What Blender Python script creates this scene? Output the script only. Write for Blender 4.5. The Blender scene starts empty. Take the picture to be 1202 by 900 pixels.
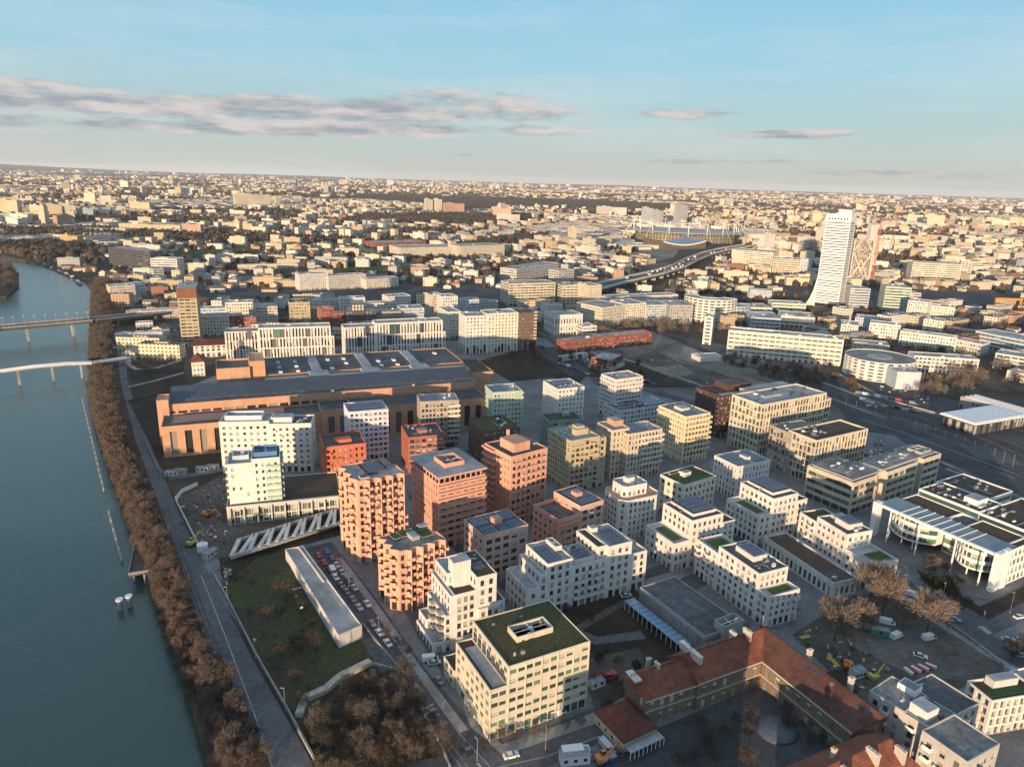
import bpy, math, random
from mathutils import Vector, Matrix
from mathutils.geometry import tessellate_polygon
R_ = math.radians
random.seed(7)
scene = bpy.context.scene
# ------------------------------------------------------------------ camera
CAM_H = 150.0; FPX = 842.0; ROLL = R_(1.7); HORIZON = 210.0
PITCH = math.atan((450-HORIZON)*math.cos(ROLL)/FPX)
cp, sp = math.cos(PITCH), math.sin(PITCH)
FW = Vector((0, cp, -sp)); RT0 = Vector((1, 0, 0)); UP0 = Vector((0, sp, cp))
RT = RT0*math.cos(ROLL) + UP0*math.sin(ROLL)
UP = UP0*math.cos(ROLL) - RT0*math.sin(ROLL)
cd = bpy.data.cameras.new('camera'); cam = bpy.data.objects.new('camera', cd)
scene.collection.objects.link(cam); scene.camera = cam
cam.matrix_world = Matrix(((RT.x, UP.x, -FW.x, 0), (RT.y, UP.y, -FW.y, 0), (RT.z, UP.z, -FW.z, CAM_H), (0, 0, 0, 1)))
cd.sensor_width = 36; cd.lens = FPX/1202*36; cd.clip_start = 1; cd.clip_end = 90000
# ------------------------------------------------------------------ light
SUN_AZ, SUN_EL = 200.0, 5.6          # azimuth clockwise from the view direction
world = bpy.data.worlds.new('World'); scene.world = world; world.use_nodes = True
sd = bpy.data.lights.new('sun', 'SUN'); so = bpy.data.objects.new('sun', sd); scene.collection.objects.link(so)
sdir = Vector((math.sin(R_(SUN_AZ))*math.cos(R_(SUN_EL)), math.cos(R_(SUN_AZ))*math.cos(R_(SUN_EL)), math.sin(R_(SUN_EL))))
so.rotation_euler = sdir.to_track_quat('Z', 'Y').to_euler(); so.location = sdir*500
sd.energy = 4.5; sd.angle = R_(0.6); sd.color = (1.0, .70, .42)
scene.view_settings.view_transform = 'Standard'; scene.view_settings.look = 'None'
scene.view_settings.exposure = 0.75; scene.view_settings.gamma = 1.0; scene.view_settings.use_curve_mapping = False
SKY_STRENGTH = 0.15
HAZE = 2.4e-5

def build_world():
    nt = world.node_tree; N = nt.nodes; L = nt.links
    for n in list(N): N.remove(n)
    out = N.new('ShaderNodeOutputWorld'); bg = N.new('ShaderNodeBackground'); L.new(bg.outputs[0], out.inputs[0])
    sky = N.new('ShaderNodeTexSky'); sky.sky_type = 'NISHITA'; sky.sun_disc = False
    sky.sun_elevation = R_(SUN_EL); sky.sun_rotation = R_(SUN_AZ)
    sky.air_density = 1.0; sky.dust_density = 1.2; sky.ozone_density = 2.0; sky.altitude = 100
    bg.inputs[1].default_value = SKY_STRENGTH
    tc = N.new('ShaderNodeTexCoord'); sep = N.new('ShaderNodeSeparateXYZ'); L.new(tc.outputs['Generated'], sep.inputs[0])
    def M(op, a, b=None, c=None, clamp=False):
        m = N.new('ShaderNodeMath'); m.operation = op; m.use_clamp = clamp
        for i, v in enumerate((a, b, c)):
            if v is None: continue
            if isinstance(v, (int, float)): m.inputs[i].default_value = v
            else: L.new(v, m.inputs[i])
        return m.outputs[0]
    az = M('DEGREES', M('ARCTAN2', sep.outputs[0], sep.outputs[1]))
    el = M('DEGREES', M('ARCSINE', sep.outputs[2]))
    comb = N.new('ShaderNodeCombineXYZ'); L.new(az, comb.inputs[0]); L.new(el, comb.inputs[1])
    def noise(sx, sy, det, rough, off=0.0):
        mp = N.new('ShaderNodeMapping'); mp.inputs['Scale'].default_value = (sx, sy, 1); mp.inputs['Location'].default_value = (off, off*.7, off)
        L.new(comb.outputs[0], mp.inputs[0]); n = N.new('ShaderNodeTexNoise'); n.inputs['Scale'].default_value = 1
        n.inputs['Detail'].default_value = det; n.inputs['Roughness'].default_value = rough; L.new(mp.outputs[0], n.inputs['Vector']); return n.outputs[0]
    n1 = noise(.17, .85, 7, .6, 3.1); n2 = noise(.9, 2.6, 5, .6, 8.4)
    nz = M('ADD', M('MULTIPLY', M('SUBTRACT', n1, .5), 3.4), M('MULTIPLY', M('SUBTRACT', n2, .5), 1.3))
    def blob(a0, e0, wa, we, tilt=0.0, k=1.0):
        da = M('DIVIDE', M('SUBTRACT', az, a0), wa)
        ee = M('SUBTRACT', M('SUBTRACT', el, e0), M('MULTIPLY', M('SUBTRACT', az, a0), tilt))
        de = M('DIVIDE', ee, we)
        return M('MULTIPLY', M('SUBTRACT', 1.0, M('ADD', M('MULTIPLY', da, da), M('MULTIPLY', de, de))), k), ee
    def pxae(x, y):
        d = (FW*FPX + RT*(x-601) + UP*(450-y)).normalized()
        return math.degrees(math.atan2(d.x, d.y)), math.degrees(math.asin(d.z))
    def bl(x, y, hw, hh, tilt=0.0, k=1.0):
        a, e = pxae(x, y); return blob(a, e, hw/FPX*57.3, hh/FPX*57.3, tilt, k)
    specs = [(340, 128, 330, 17, .02, 1.2), (150, 122, 260, 12, .04, 1.1), (380, 152, 330, 9, .03, 1.1), (60, 145, 200, 9, .03, 1.0), (560, 118, 90, 16, .03, .9),
             (810, 134, 62, 8, .0, 1.0), (925, 158, 80, 5.5, .02, 1.1), (1015, 135, 50, 5, 0, .6), (545, 182, 45, 3, 0, .8), (820, 190, 120, 4, .02, .75), (30, 100, 60, 8, .02, .8), (1060, 205, 120, 5, 0, .6)]
    mask = None; sh = None
    for s in specs:
        m, ee = bl(*s); mask = m if mask is None else M('MAXIMUM', mask, m)
    m = M('ADD', mask, nz)
    # edge: feather
    cov = M('MULTIPLY', M('SMOOTHSTEP', m, .1, .85) if False else M('DIVIDE', M('SUBTRACT', m, .15), .75, clamp=True), M('DIVIDE', M('ADD', mask, .55), .6, clamp=True), clamp=True)
    cov = M('MULTIPLY', cov, .85)
    # sun-tinted upper side of the clouds
    n3 = noise(.30, .75, 6, .6, 3.05); 
    comb2 = N.new('ShaderNodeCombineXYZ'); L.new(M('ADD', az, .5), comb2.inputs[0]); L.new(M('ADD', el, .55), comb2.inputs[1])
    mp = N.new('ShaderNodeMapping'); mp.inputs['Scale'].default_value = (.17, .85, 1); mp.inputs['Location'].default_value = (3.1, 2.17, 3.1)
    L.new(comb2.outputs[0], mp.inputs[0]); nn = N.new('ShaderNodeTexNoise'); nn.inputs['Scale'].default_value = 1; nn.inputs['Detail'].default_value = 7; nn.inputs['Roughness'].default_value = .6
    L.new(mp.outputs[0], nn.inputs['Vector'])
    lit = M('ADD', .42, M('MULTIPLY', M('SUBTRACT', n1, nn.outputs[0]), 4.5), clamp=True)
    def mixc(f, a, b):
        x = N.new('ShaderNodeMix'); x.data_type = 'RGBA'
        for i, v in ((0, f), (6, a), (7, b)):
            if isinstance(v, tuple): x.inputs[i].default_value = v
            elif isinstance(v, (int, float)): x.inputs[i].default_value = v
            else: L.new(v, x.inputs[i])
        return x.outputs[2]
    K = 1/ SKY_STRENGTH / 2**scene.view_settings.exposure
    ccol = mixc(lit, (.33*K, .36*K, .42*K, 1), (.72*K, .64*K, .61*K, 1))
    # thin high cirrus streaks
    ci = noise(.045, .33, 6, .62, 1.7); cov2 = M('MULTIPLY', M('DIVIDE', M('SUBTRACT', ci, .44), .3, clamp=True), .34)
    grad = N.new('ShaderNodeValToRGB'); cr = grad.color_ramp
    L.new(M('DIVIDE', el, 60.0, clamp=True), grad.inputs[0])
    stops = [(0, (.58, .60, .56)), (.03, (.53, .61, .60)), (.08, (.43, .61, .66)), (.13, (.36, .63, .76)), (.22, (.28, .58, .80)), (.5, (.34, .54, .76)), (1, (.36, .52, .70))]
    while len(cr.elements) < len(stops): cr.elements.new(.5)
    for e_, (p, c) in zip(cr.elements, stops): e_.position = p; e_.color = (*c, 1)
    gm = N.new('ShaderNodeMix'); gm.data_type = 'RGBA'; gm.blend_type = 'MULTIPLY'; gm.inputs[0].default_value = 1
    L.new(grad.outputs[0], gm.inputs[6]); gm.inputs[7].default_value = (K, K, K, 1)
    base0 = mixc(.9, sky.outputs[0], gm.outputs[2])
    sx, sy = math.sin(R_(SUN_AZ)), math.cos(R_(SUN_AZ)); dt = M('ADD', M('MULTIPLY', sep.outputs[0], sx), M('MULTIPLY', sep.outputs[1], sy))
    gl = M('MULTIPLY', M('POWER', M('MAXIMUM', dt, 0.0), 3.0), M('SUBTRACT', 1.0, M('DIVIDE', M('ABSOLUTE', el), 55.0, clamp=True)))
    gw = N.new('ShaderNodeMix'); gw.data_type = 'RGBA'; gw.blend_type = 'ADD'; L.new(gl, gw.inputs[0]); L.new(base0, gw.inputs[6]); gw.inputs[7].default_value = (.30*K, .22*K, .16*K, 1); base = gw.outputs[2]
    c1 = mixc(cov2, base, (.78*K, .80*K, .80*K, 1))
    c2 = mixc(cov, c1, ccol)
    L.new(c2, bg.inputs[0])
build_world()
# ------------------------------------------------------------------ pixel <-> ground helpers
def P(x, y, z=0.0):
    d = FW*FPX + RT*(x-601) + UP*(450-y)
    return Vector((0, 0, CAM_H)) + d*((z-CAM_H)/d.z)
def Q(p):
    v = Vector(p) - Vector((0, 0, CAM_H)); w = v.dot(FW)
    return 601+FPX*v.dot(RT)/w, 450-FPX*v.dot(UP)/w
def hgt(bx, by, ty):
    g = P(bx, by); lo, hi = 0, 400
    for _ in range(40):
        m = (lo+hi)/2
        if Q((g.x, g.y, m))[1] > ty: lo = m
        else: hi = m
    return lo
def azdir(az): a = R_(az); return Vector((math.sin(a), math.cos(a), 0))
# ------------------------------------------------------------------ object helpers
col = scene.collection
def link(o): col.objects.link(o); return o
def tag(o, label=None, cat=None, group=None, kind=None):
    if label: o['label'] = label
    if cat: o['category'] = cat
    if group: o['group'] = group
    if kind: o['kind'] = kind
    return o
def empty(name, loc=(0, 0, 0), rz=0.0, label=None, cat=None, group=None):
    o = bpy.data.objects.new(name, None); link(o); o.location = loc; o.rotation_euler = (0, 0, rz); o.empty_display_size = 1
    return tag(o, label, cat, group)
class MB:
    def __init__(s): s.v = []; s.f = []; s.m = []; s.mats = []
    def mi(s, mat):
        if mat not in s.mats: s.mats.append(mat)
        return s.mats.index(mat)
    def face(s, pts, mat):
        i = len(s.v); s.v.extend([tuple(p) for p in pts]); s.f.append(tuple(range(i, i+len(pts)))); s.m.append(s.mi(mat))
    def mesh_(s, vs, fs, mat):
        i = len(s.v); s.v.extend([tuple(p) for p in vs]); k = s.mi(mat)
        for f in fs: s.f.append(tuple(a+i for a in f)); s.m.append(k)
    def box(s, x0, y0, z0, x1, y1, z1, mat, bottom=False, top=None):
        v = [(x0, y0, z0), (x1, y0, z0), (x1, y1, z0), (x0, y1, z0), (x0, y0, z1), (x1, y0, z1), (x1, y1, z1), (x0, y1, z1)]
        f = [(0, 1, 5, 4), (1, 2, 6, 5), (2, 3, 7, 6), (3, 0, 4, 7)]
        if bottom: f.append((3, 2, 1, 0))
        s.mesh_(v, f, mat); s.mesh_([v[4], v[5], v[6], v[7]], [(0, 1, 2, 3)], top or mat)
    def obox(s, a, b, w, z0, z1, mat, z0b=None, z1b=None):
        """box along the segment a-b (2D), width w; optional other heights at b"""
        a = Vector((a[0], a[1])); b = Vector((b[0], b[1])); t = (b-a); 
        if t.length < 1e-6: return
        t.normalize(); n = Vector((-t.y, t.x))*w/2
        z0b = z0 if z0b is None else z0b; z1b = z1 if z1b is None else z1b
        v = [(*(a-n), z0), (*(b-n), z0b), (*(b+n), z0b), (*(a+n), z0), (*(a-n), z1), (*(b-n), z1b), (*(b+n), z1b), (*(a+n), z1)]
        s.mesh_(v, [(0, 1, 5, 4), (1, 2, 6, 5), (2, 3, 7, 6), (3, 0, 4, 7), (4, 5, 6, 7), (3, 2, 1, 0)], mat)
    def tube(s, a, b, r0, r1, mat, n=6):
        a = Vector(a); b = Vector(b); d = (b-a)
        if d.length < 1e-6: return
        d.normalize(); x = d.orthogonal().normalized(); y = d.cross(x); vs = []
        for c, r in ((a, r0), (b, r1)):
            for k in range(n):
                th = 2*math.pi*k/n; vs.append(c + (x*math.cos(th)+y*math.sin(th))*r)
        fs = [(k, (k+1) % n, n+(k+1) % n, n+k) for k in range(n)] + [tuple(range(n, 2*n)), tuple(range(n-1, -1, -1))]
        s.mesh_(vs, fs, mat)
    def prism(s, poly, z0, z1, mat, top=None, bottom=False):
        n = len(poly); vs = [(p[0], p[1], z0) for p in poly] + [(p[0], p[1], z1) for p in poly]
        s.mesh_(vs, [(k, (k+1) % n, n+(k+1) % n, n+k) for k in range(n)], mat)
        s.mesh_([(p[0], p[1], z1) for p in poly], [tuple(range(n))], top or mat)
        if bottom: s.mesh_([(p[0], p[1], z0) for p in poly], [tuple(range(n-1, -1, -1))], mat)
    def data(s, name):
        me = bpy.data.meshes.new(name); me.from_pydata(s.v, [], s.f)
        for m in s.mats: me.materials.append(m)
        me.polygons.foreach_set('material_index', s.m); me.update(); return me
    def build(s, name, parent=None, loc=(0, 0, 0), rz=0.0):
        o = bpy.data.objects.new(name, s.data(name)); link(o); o.location = loc; o.rotation_euler = (0, 0, rz)
        if parent is not None: o.parent = parent
        return o
def inst(name, me, parent=None, loc=(0, 0, 0), rz=0.0, sc=None):
    o = bpy.data.objects.new(name, me); link(o); o.location = loc; o.rotation_euler = (0, 0, rz)
    if sc is not None: o.scale = sc if isinstance(sc, tuple) else (sc, sc, sc)
    if parent is not None: o.parent = parent
    return o
def inset(poly, d):
    n = len(poly); out = []
    for i in range(n):
        p0 = Vector(poly[i-1][:2]); p = Vector(poly[i][:2]); p1 = Vector(poly[(i+1) % n][:2])
        a = (p-p0).normalized(); b = (p1-p).normalized(); na = Vector((-a.y, a.x)); nb = Vector((-b.y, b.x))
        m = na+nb
        if m.length < 1e-4: m = na
        m.normalize(); c = max(.35, m.dot(na)); q = p+m*d/c; out.append((q.x, q.y))
    return out
def inpoly(x, y, poly):
    c = False; n = len(poly); j = n-1
    for i in range(n):
        xi, yi = poly[i][0], poly[i][1]; xj, yj = poly[j][0], poly[j][1]
        if (yi > y) != (yj > y) and x < (xj-xi)*(y-yi)/(yj-yi)+xi: c = not c
        j = i
    return c
# ------------------------------------------------------------------ materials
MATS = {}
def mat(name, c, rough=.85, var=.12, scale=.6, metal=0.0, spec=.35, bump=0.0, c2=None, sc2=None, wear=.0):
    """plain painted/mineral surface: base colour broken up by two noises in object space"""
    if name in MATS: return MATS[name]
    m = bpy.data.materials.new(name); m.use_nodes = True; nt = m.node_tree; N = nt.nodes; L = nt.links; b = N['Principled BSDF']
    b.inputs['Roughness'].default_value = rough; b.inputs['Metallic'].default_value = metal; b.inputs['Specular IOR Level'].default_value = spec
    tc = N.new('ShaderNodeTexCoord'); n = N.new('ShaderNodeTexNoise'); n.inputs['Scale'].default_value = scale; n.inputs['Detail'].default_value = 5; n.inputs['Roughness'].default_value = .65
    L.new(tc.outputs['Object'], n.inputs['Vector'])
    r = N.new('ShaderNodeValToRGB'); L.new(n.outputs[0], r.inputs[0]); cr = r.color_ramp
    lo = tuple(max(0, v*(1-var)) for v in c); hi = tuple(min(1, v*(1+var)) for v in c)
    cr.elements[0].position = .32; cr.elements[0].color = (*lo, 1); cr.elements[1].position = .68; cr.elements[1].color = (*(c2 or hi), 1)
    last = r.outputs[0]
    if wear:
        n2 = N.new('ShaderNodeTexNoise'); n2.inputs['Scale'].default_value = scale*.13; n2.inputs['Detail'].default_value = 6; L.new(tc.outputs['Object'], n2.inputs['Vector'])
        mx = N.new('ShaderNodeMix'); mx.data_type = 'RGBA'; mx.blend_type = 'MULTIPLY'; mx.inputs[0].default_value = wear
        r2 = N.new('ShaderNodeValToRGB'); L.new(n2.outputs[0], r2.inputs[0]); r2.color_ramp.elements[0].position = .35; r2.color_ramp.elements[0].color = (.35, .35, .35, 1); r2.color_ramp.elements[1].position = .65
        L.new(last, mx.inputs[6]); L.new(r2.outputs[0], mx.inputs[7]); last = mx.outputs[2]
    L.new(last, b.inputs['Base Color'])
    if bump:
        bp = N.new('ShaderNodeBump'); bp.inputs['Strength'].default_value = bump; bp.inputs['Distance'].default_value = .2; L.new(n.outputs[0], bp.inputs['Height']); L.new(bp.outputs[0], b.inputs['Normal'])
    MATS[name] = m; return m
def wallmat(name, c, joint=3.05):
    """facade panels: weather streaks running down, faint tone change from panel to panel, thin joints"""
    if name in MATS: return MATS[name]
    m = bpy.data.materials.new(name); m.use_nodes = True; nt = m.node_tree; N = nt.nodes; L = nt.links; b = N['Principled BSDF']; b.inputs['Roughness'].default_value = .88; b.inputs['Specular IOR Level'].default_value = .25
    tc = N.new('ShaderNodeTexCoord'); sp_ = N.new('ShaderNodeSeparateXYZ'); L.new(tc.outputs['Object'], sp_.inputs[0])
    def nz(sc, det=5):
        mp = N.new('ShaderNodeMapping'); mp.inputs['Scale'].default_value = sc; L.new(tc.outputs['Object'], mp.inputs[0]); n = N.new('ShaderNodeTexNoise'); n.inputs['Scale'].default_value = 1; n.inputs['Detail'].default_value = det; n.inputs['Roughness'].default_value = .65; L.new(mp.outputs[0], n.inputs['Vector']); return n.outputs[0]
    def M(op, a_, b_=None, cl=False):
        q = N.new('ShaderNodeMath'); q.operation = op; q.use_clamp = cl
        for i, v in enumerate((a_, b_)):
            if v is None: continue
            if isinstance(v, (int, float)): q.inputs[i].default_value = v
            else: L.new(v, q.inputs[i])
        return q.outputs[0]
    st_ = nz((1.1, 1.1, .09)); bl = nz((.09, .09, .12), 3)
    fx = M('FLOOR', M('DIVIDE', M('ADD', sp_.outputs[0], sp_.outputs[1]), 2.75)); fz = M('FLOOR', M('DIVIDE', M('SUBTRACT', sp_.outputs[2], .85), joint)); cb = N.new('ShaderNodeCombineXYZ'); L.new(fx, cb.inputs[0]); L.new(fz, cb.inputs[1]); wn = N.new('ShaderNodeTexWhiteNoise'); wn.noise_dimensions = '2D'; L.new(cb.outputs[0], wn.inputs['Vector'])
    jt = M('LESS_THAN', M('FRACT', M('DIVIDE', M('SUBTRACT', sp_.outputs[2], .85), joint)), .035)
    v = M('ADD', M('ADD', M('MULTIPLY', M('SUBTRACT', st_, .5), .42), M('MULTIPLY', M('SUBTRACT', bl, .5), .45)), M('MULTIPLY', M('SUBTRACT', wn.outputs[0], .5), .10))
    v = M('SUBTRACT', M('ADD', v, .97), M('MULTIPLY', jt, .22))
    mx = N.new('ShaderNodeMix'); mx.data_type = 'RGBA'; mx.blend_type = 'MULTIPLY'; mx.inputs[0].default_value = 1; mx.inputs[6].default_value = (*c, 1); cc = N.new('ShaderNodeCombineColor'); [L.new(v, cc.inputs[i]) for i in range(3)]; L.new(cc.outputs[0], mx.inputs[7]); L.new(mx.outputs[2], b.inputs['Base Color'])
    MATS[name] = m; return m
def farmat(name, c, fl=3.0, bay=3.2, gw=.45, gh=.42):
    """wall whose windows are only a pixel or less: openings as a procedural grid along the wall"""
    if name in MATS: return MATS[name]
    m = bpy.data.materials.new(name); m.use_nodes = True; nt = m.node_tree; N = nt.nodes; L = nt.links; b = N['Principled BSDF']
    b.inputs['Roughness'].default_value = .85; b.inputs['Specular IOR Level'].default_value = .25
    g = N.new('ShaderNodeNewGeometry'); s = N.new('ShaderNodeSeparateXYZ'); L.new(g.outputs['Position'], s.inputs[0]); sn = N.new('ShaderNodeSeparateXYZ'); L.new(g.outputs['Normal'], sn.inputs[0])
    def M(op, a, b_=None, clamp=False):
        q = N.new('ShaderNodeMath'); q.operation = op; q.use_clamp = clamp
        for i, v in enumerate((a, b_)):
            if v is None: continue
            if isinstance(v, (int, float)): q.inputs[i].default_value = v
            else: L.new(v, q.inputs[i])
        return q.outputs[0]
    t = M('SUBTRACT', M('MULTIPLY', s.outputs[1], sn.outputs[0]), M('MULTIPLY', s.outputs[0], sn.outputs[1]))
    wx = M('LESS_THAN', M('FRACT', M('DIVIDE', t, bay)), gw); wz = M('LESS_THAN', M('FRACT', M('DIVIDE', s.outputs[2], fl)), gh)
    w = M('MULTIPLY', M('MULTIPLY', wx, wz), M('LESS_THAN', M('ABSOLUTE', sn.outputs[2]), .3))
    n = N.new('ShaderNodeTexNoise'); n.inputs['Scale'].default_value = .012; n.inputs['Detail'].default_value = 3; L.new(g.outputs['Position'], n.inputs['Vector'])
    r = N.new('ShaderNodeValToRGB'); L.new(n.outputs[0], r.inputs[0]); r.color_ramp.elements[0].position = .3; r.color_ramp.elements[1].position = .7
    r.color_ramp.elements[0].color = (*[v*.8 for v in c], 1); r.color_ramp.elements[1].color = (*[min(1, v*1.15) for v in c], 1)
    mx = N.new('ShaderNodeMix'); mx.data_type = 'RGBA'; L.new(w, mx.inputs[0]); L.new(r.outputs[0], mx.inputs[6]); mx.inputs[7].default_value = (.05, .055, .06, 1)
    L.new(mx.outputs[2], b.inputs['Base Color']); MATS[name] = m; return m
def glassmat(name, c, rough=.12, alt=None):
    """window glass; every pane gets its own tone (curtains, blinds, empty rooms)"""
    if name in MATS: return MATS[name]
    m = bpy.data.materials.new(name); m.use_nodes = True; nt = m.node_tree; N = nt.nodes; L = nt.links; b = N['Principled BSDF']
    b.inputs['Roughness'].default_value = rough; b.inputs['Specular IOR Level'].default_value = .7
    oi = N.new('ShaderNodeObjectInfo'); r = N.new('ShaderNodeValToRGB'); L.new(oi.outputs['Random'], r.inputs[0]); cr = r.color_ramp; cr.interpolation = 'CONSTANT'
    alt = alt or [(.13, .13, .14), (.30, .27, .22), (.06, .075, .10)]
    cols = [(0, c), (.5, alt[2]), (.72, alt[0]), (.88, alt[1])]
    while len(cr.elements) < 4: cr.elements.new(.5)
    for e, (p, q) in zip(cr.elements, cols): e.position = p; e.color = (*q, 1)
    L.new(r.outputs[0], b.inputs['Base Color']); MATS[name] = m; return m
G_dark = glassmat('glass_dark', (.025, .03, .035)); G_green = glassmat('glass_green', (.03, .06, .05), alt=[(.10, .22, .14), (.14, .20, .14), (.05, .10, .09)])
G_blue = glassmat('glass_blue', (.03, .045, .07)); G_frame = mat('window_frame_dark', (.10, .10, .11), .5)
G_framew = mat('window_frame_white', (.7, .7, .68), .6)
W_white = wallmat('render_white', (.62, .60, .57)); W_cream = wallmat('render_cream', (.64, .60, .51)); W_pale = wallmat('concrete_pale', (.54, .52, .50)); W_flats = wallmat('render_warm_grey', (.44, .42, .40))
W_pink = wallmat('concrete_pink', (.60, .33, .245)); W_pink2 = wallmat('concrete_salmon', (.62, .33, .24)); W_rust = wallmat('panel_rust', (.27, .09, .06)); W_umber = wallmat('panel_umber', (.20, .10, .06)); W_rose = wallmat('concrete_rose', (.52, .36, .30))
W_orange = wallmat('panel_orange_red', (.50, .15, .085)); W_brick = wallmat('panel_brick_red', (.36, .12, .09)); W_lilac = wallmat('render_lilac_white', (.66, .64, .70))
W_gold = wallmat('panel_gold', (.44, .38, .25)); W_yellow = wallmat('panel_pale_yellow', (.62, .55, .38)); W_beige = wallmat('panel_beige', (.54, .48, .39))
W_taupe = wallmat('panel_taupe', (.36, .32, .27)); W_green = wallmat('panel_pale_green', (.42, .51, .44)); W_teal = wallmat('panel_teal', (.20, .31, .28)); W_mint = wallmat('panel_mint_white', (.60, .65, .60))
W_brown = wallmat('panel_dark_brown', (.15, .10, .08)); W_maroon = wallmat('panel_maroon', (.09, .055, .05)); W_blueg = wallmat('panel_blue_grey', (.46, .52, .58))
W_power = wallmat('stone_ochre_pink', (.50, .29, .19)); W_sand = wallmat('stone_sand', (.56, .51, .41)); W_grey = wallmat('concrete_grey', (.36, .36, .36)); W_dgrey = wallmat('panel_dark_grey', (.09, .09, .10))
RF_grey = mat('roof_gravel_grey', (.24, .24, .235), var=.35, scale=.7, wear=.7); RF_dark = mat('roof_bitumen', (.10, .105, .115), var=.35, scale=.35, wear=.7)
RF_light = mat('roof_membrane_light', (.36, .37, .39), var=.2, scale=.5, wear=.6); RF_green = mat('roof_sedum', (.035, .055, .015), var=.5, scale=1.2, c2=(.10, .085, .03)); RF_lawn = mat('roof_lawn', (.03, .075, .015), var=.3, scale=1.5)
RF_brown = mat('roof_planting_soil', (.07, .05, .035), var=.4, scale=1.0); M_metal = mat('galvanised_metal', (.42, .43, .45), .4, metal=.6, var=.1); M_white = mat('white_paint', (.75, .75, .74), .6, var=.05)
M_black = mat('black_rubber', (.02, .02, .02), .8)
def solarmat():
    m = bpy.data.materials.new('solar_cells'); m.use_nodes = True; nt = m.node_tree; N = nt.nodes; L = nt.links; b = N['Principled BSDF']
    b.inputs['Roughness'].default_value = .18; b.inputs['Specular IOR Level'].default_value = .6
    tc = N.new('ShaderNodeTexCoord'); br = N.new('ShaderNodeTexBrick'); br.offset = 0; br.inputs['Scale'].default_value = 1; br.inputs['Brick Width'].default_value = 1.7; br.inputs['Row Height'].default_value = 1.0; br.inputs['Mortar Size'].default_value = .05
    br.inputs['Color1'].default_value = (.012, .02, .06, 1); br.inputs['Color2'].default_value = (.018, .03, .085, 1); br.inputs['Mortar'].default_value = (.30, .32, .36, 1)
    L.new(tc.outputs['Object'], br.inputs['Vector']); L.new(br.outputs[0], b.inputs['Base Color']); return m
M_solar = solarmat()
# ------------------------------------------------------------------ facade generator
def ST(**k):
    d = dict(bay=3.0, fl=3.0, gf=3.8, w=1.25, h=1.75, sill=.65, gw=2.0, gh=2.9, top=.9, jit=0.0, depth=.28, glass=G_dark, frame=G_frame, margin=.6, balc=0.0, skip=0.0, blank=False, mull=True, fins=0)
    d.update(k); return d
WIN = {}
BLIND = mat('window_blind', (.42, .40, .36), .8, var=.1)
def window_mesh(w, h, st, bars=0, blind=0):
    key = (round(w, 2), round(h, 2), st['glass'].name, st['frame'].name, bars, blind)
    if key in WIN: return WIN[key]
    b = MB(); t = .07; x = w/2; z = h/2; y = -.06
    b.face([(-x, 0, -z), (x, 0, -z), (x, 0, z), (-x, 0, z)], st['glass'])
    def bar(x0, z0, x1, z1): b.face([(x0, y, z0), (x1, y, z0), (x1, y, z1), (x0, y, z1)], st['frame'])
    bar(-x, -z, x, -z+t); bar(-x, z-t, x, z); bar(-x, -z+t, -x+t, z-t); bar(x-t, -z+t, x, z-t)
    if blind: b.face([(-x+t, -.02, z-t-(2*z-2*t)*blind), (x-t, -.02, z-t-(2*z-2*t)*blind), (x-t, -.02, z-t), (-x+t, -.02, z-t)], BLIND)
    n = bars
    for k in range(1, n+1):
        xc = -x+2*x*k/(n+1); bar(xc-.035, -z+t, xc+.035, z-t)
    WIN[key] = b.data('window_mesh'); return WIN[key]
BALC = {}
def balcony_mesh(w, d, wm, rail=None):
    key = (round(w, 1), round(d, 1), wm.name, rail.name if rail else '')
    if key in BALC: return BALC[key]
    b = MB(); b.box(-w/2, -d, -.12, w/2, 0, .1, wm, bottom=True)
    rm = rail or wm
    b.box(-w/2, -d, .1, w/2, -d+.08, 1.1, rm); b.box(-w/2, -d+.08, .1, -w/2+.08, 0, 1.1, rm); b.box(w/2-.08, -d+.08, .1, w/2, 0, 1.1, rm)
    BALC[key] = b.data('balcony_mesh'); return BALC[key]
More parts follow.
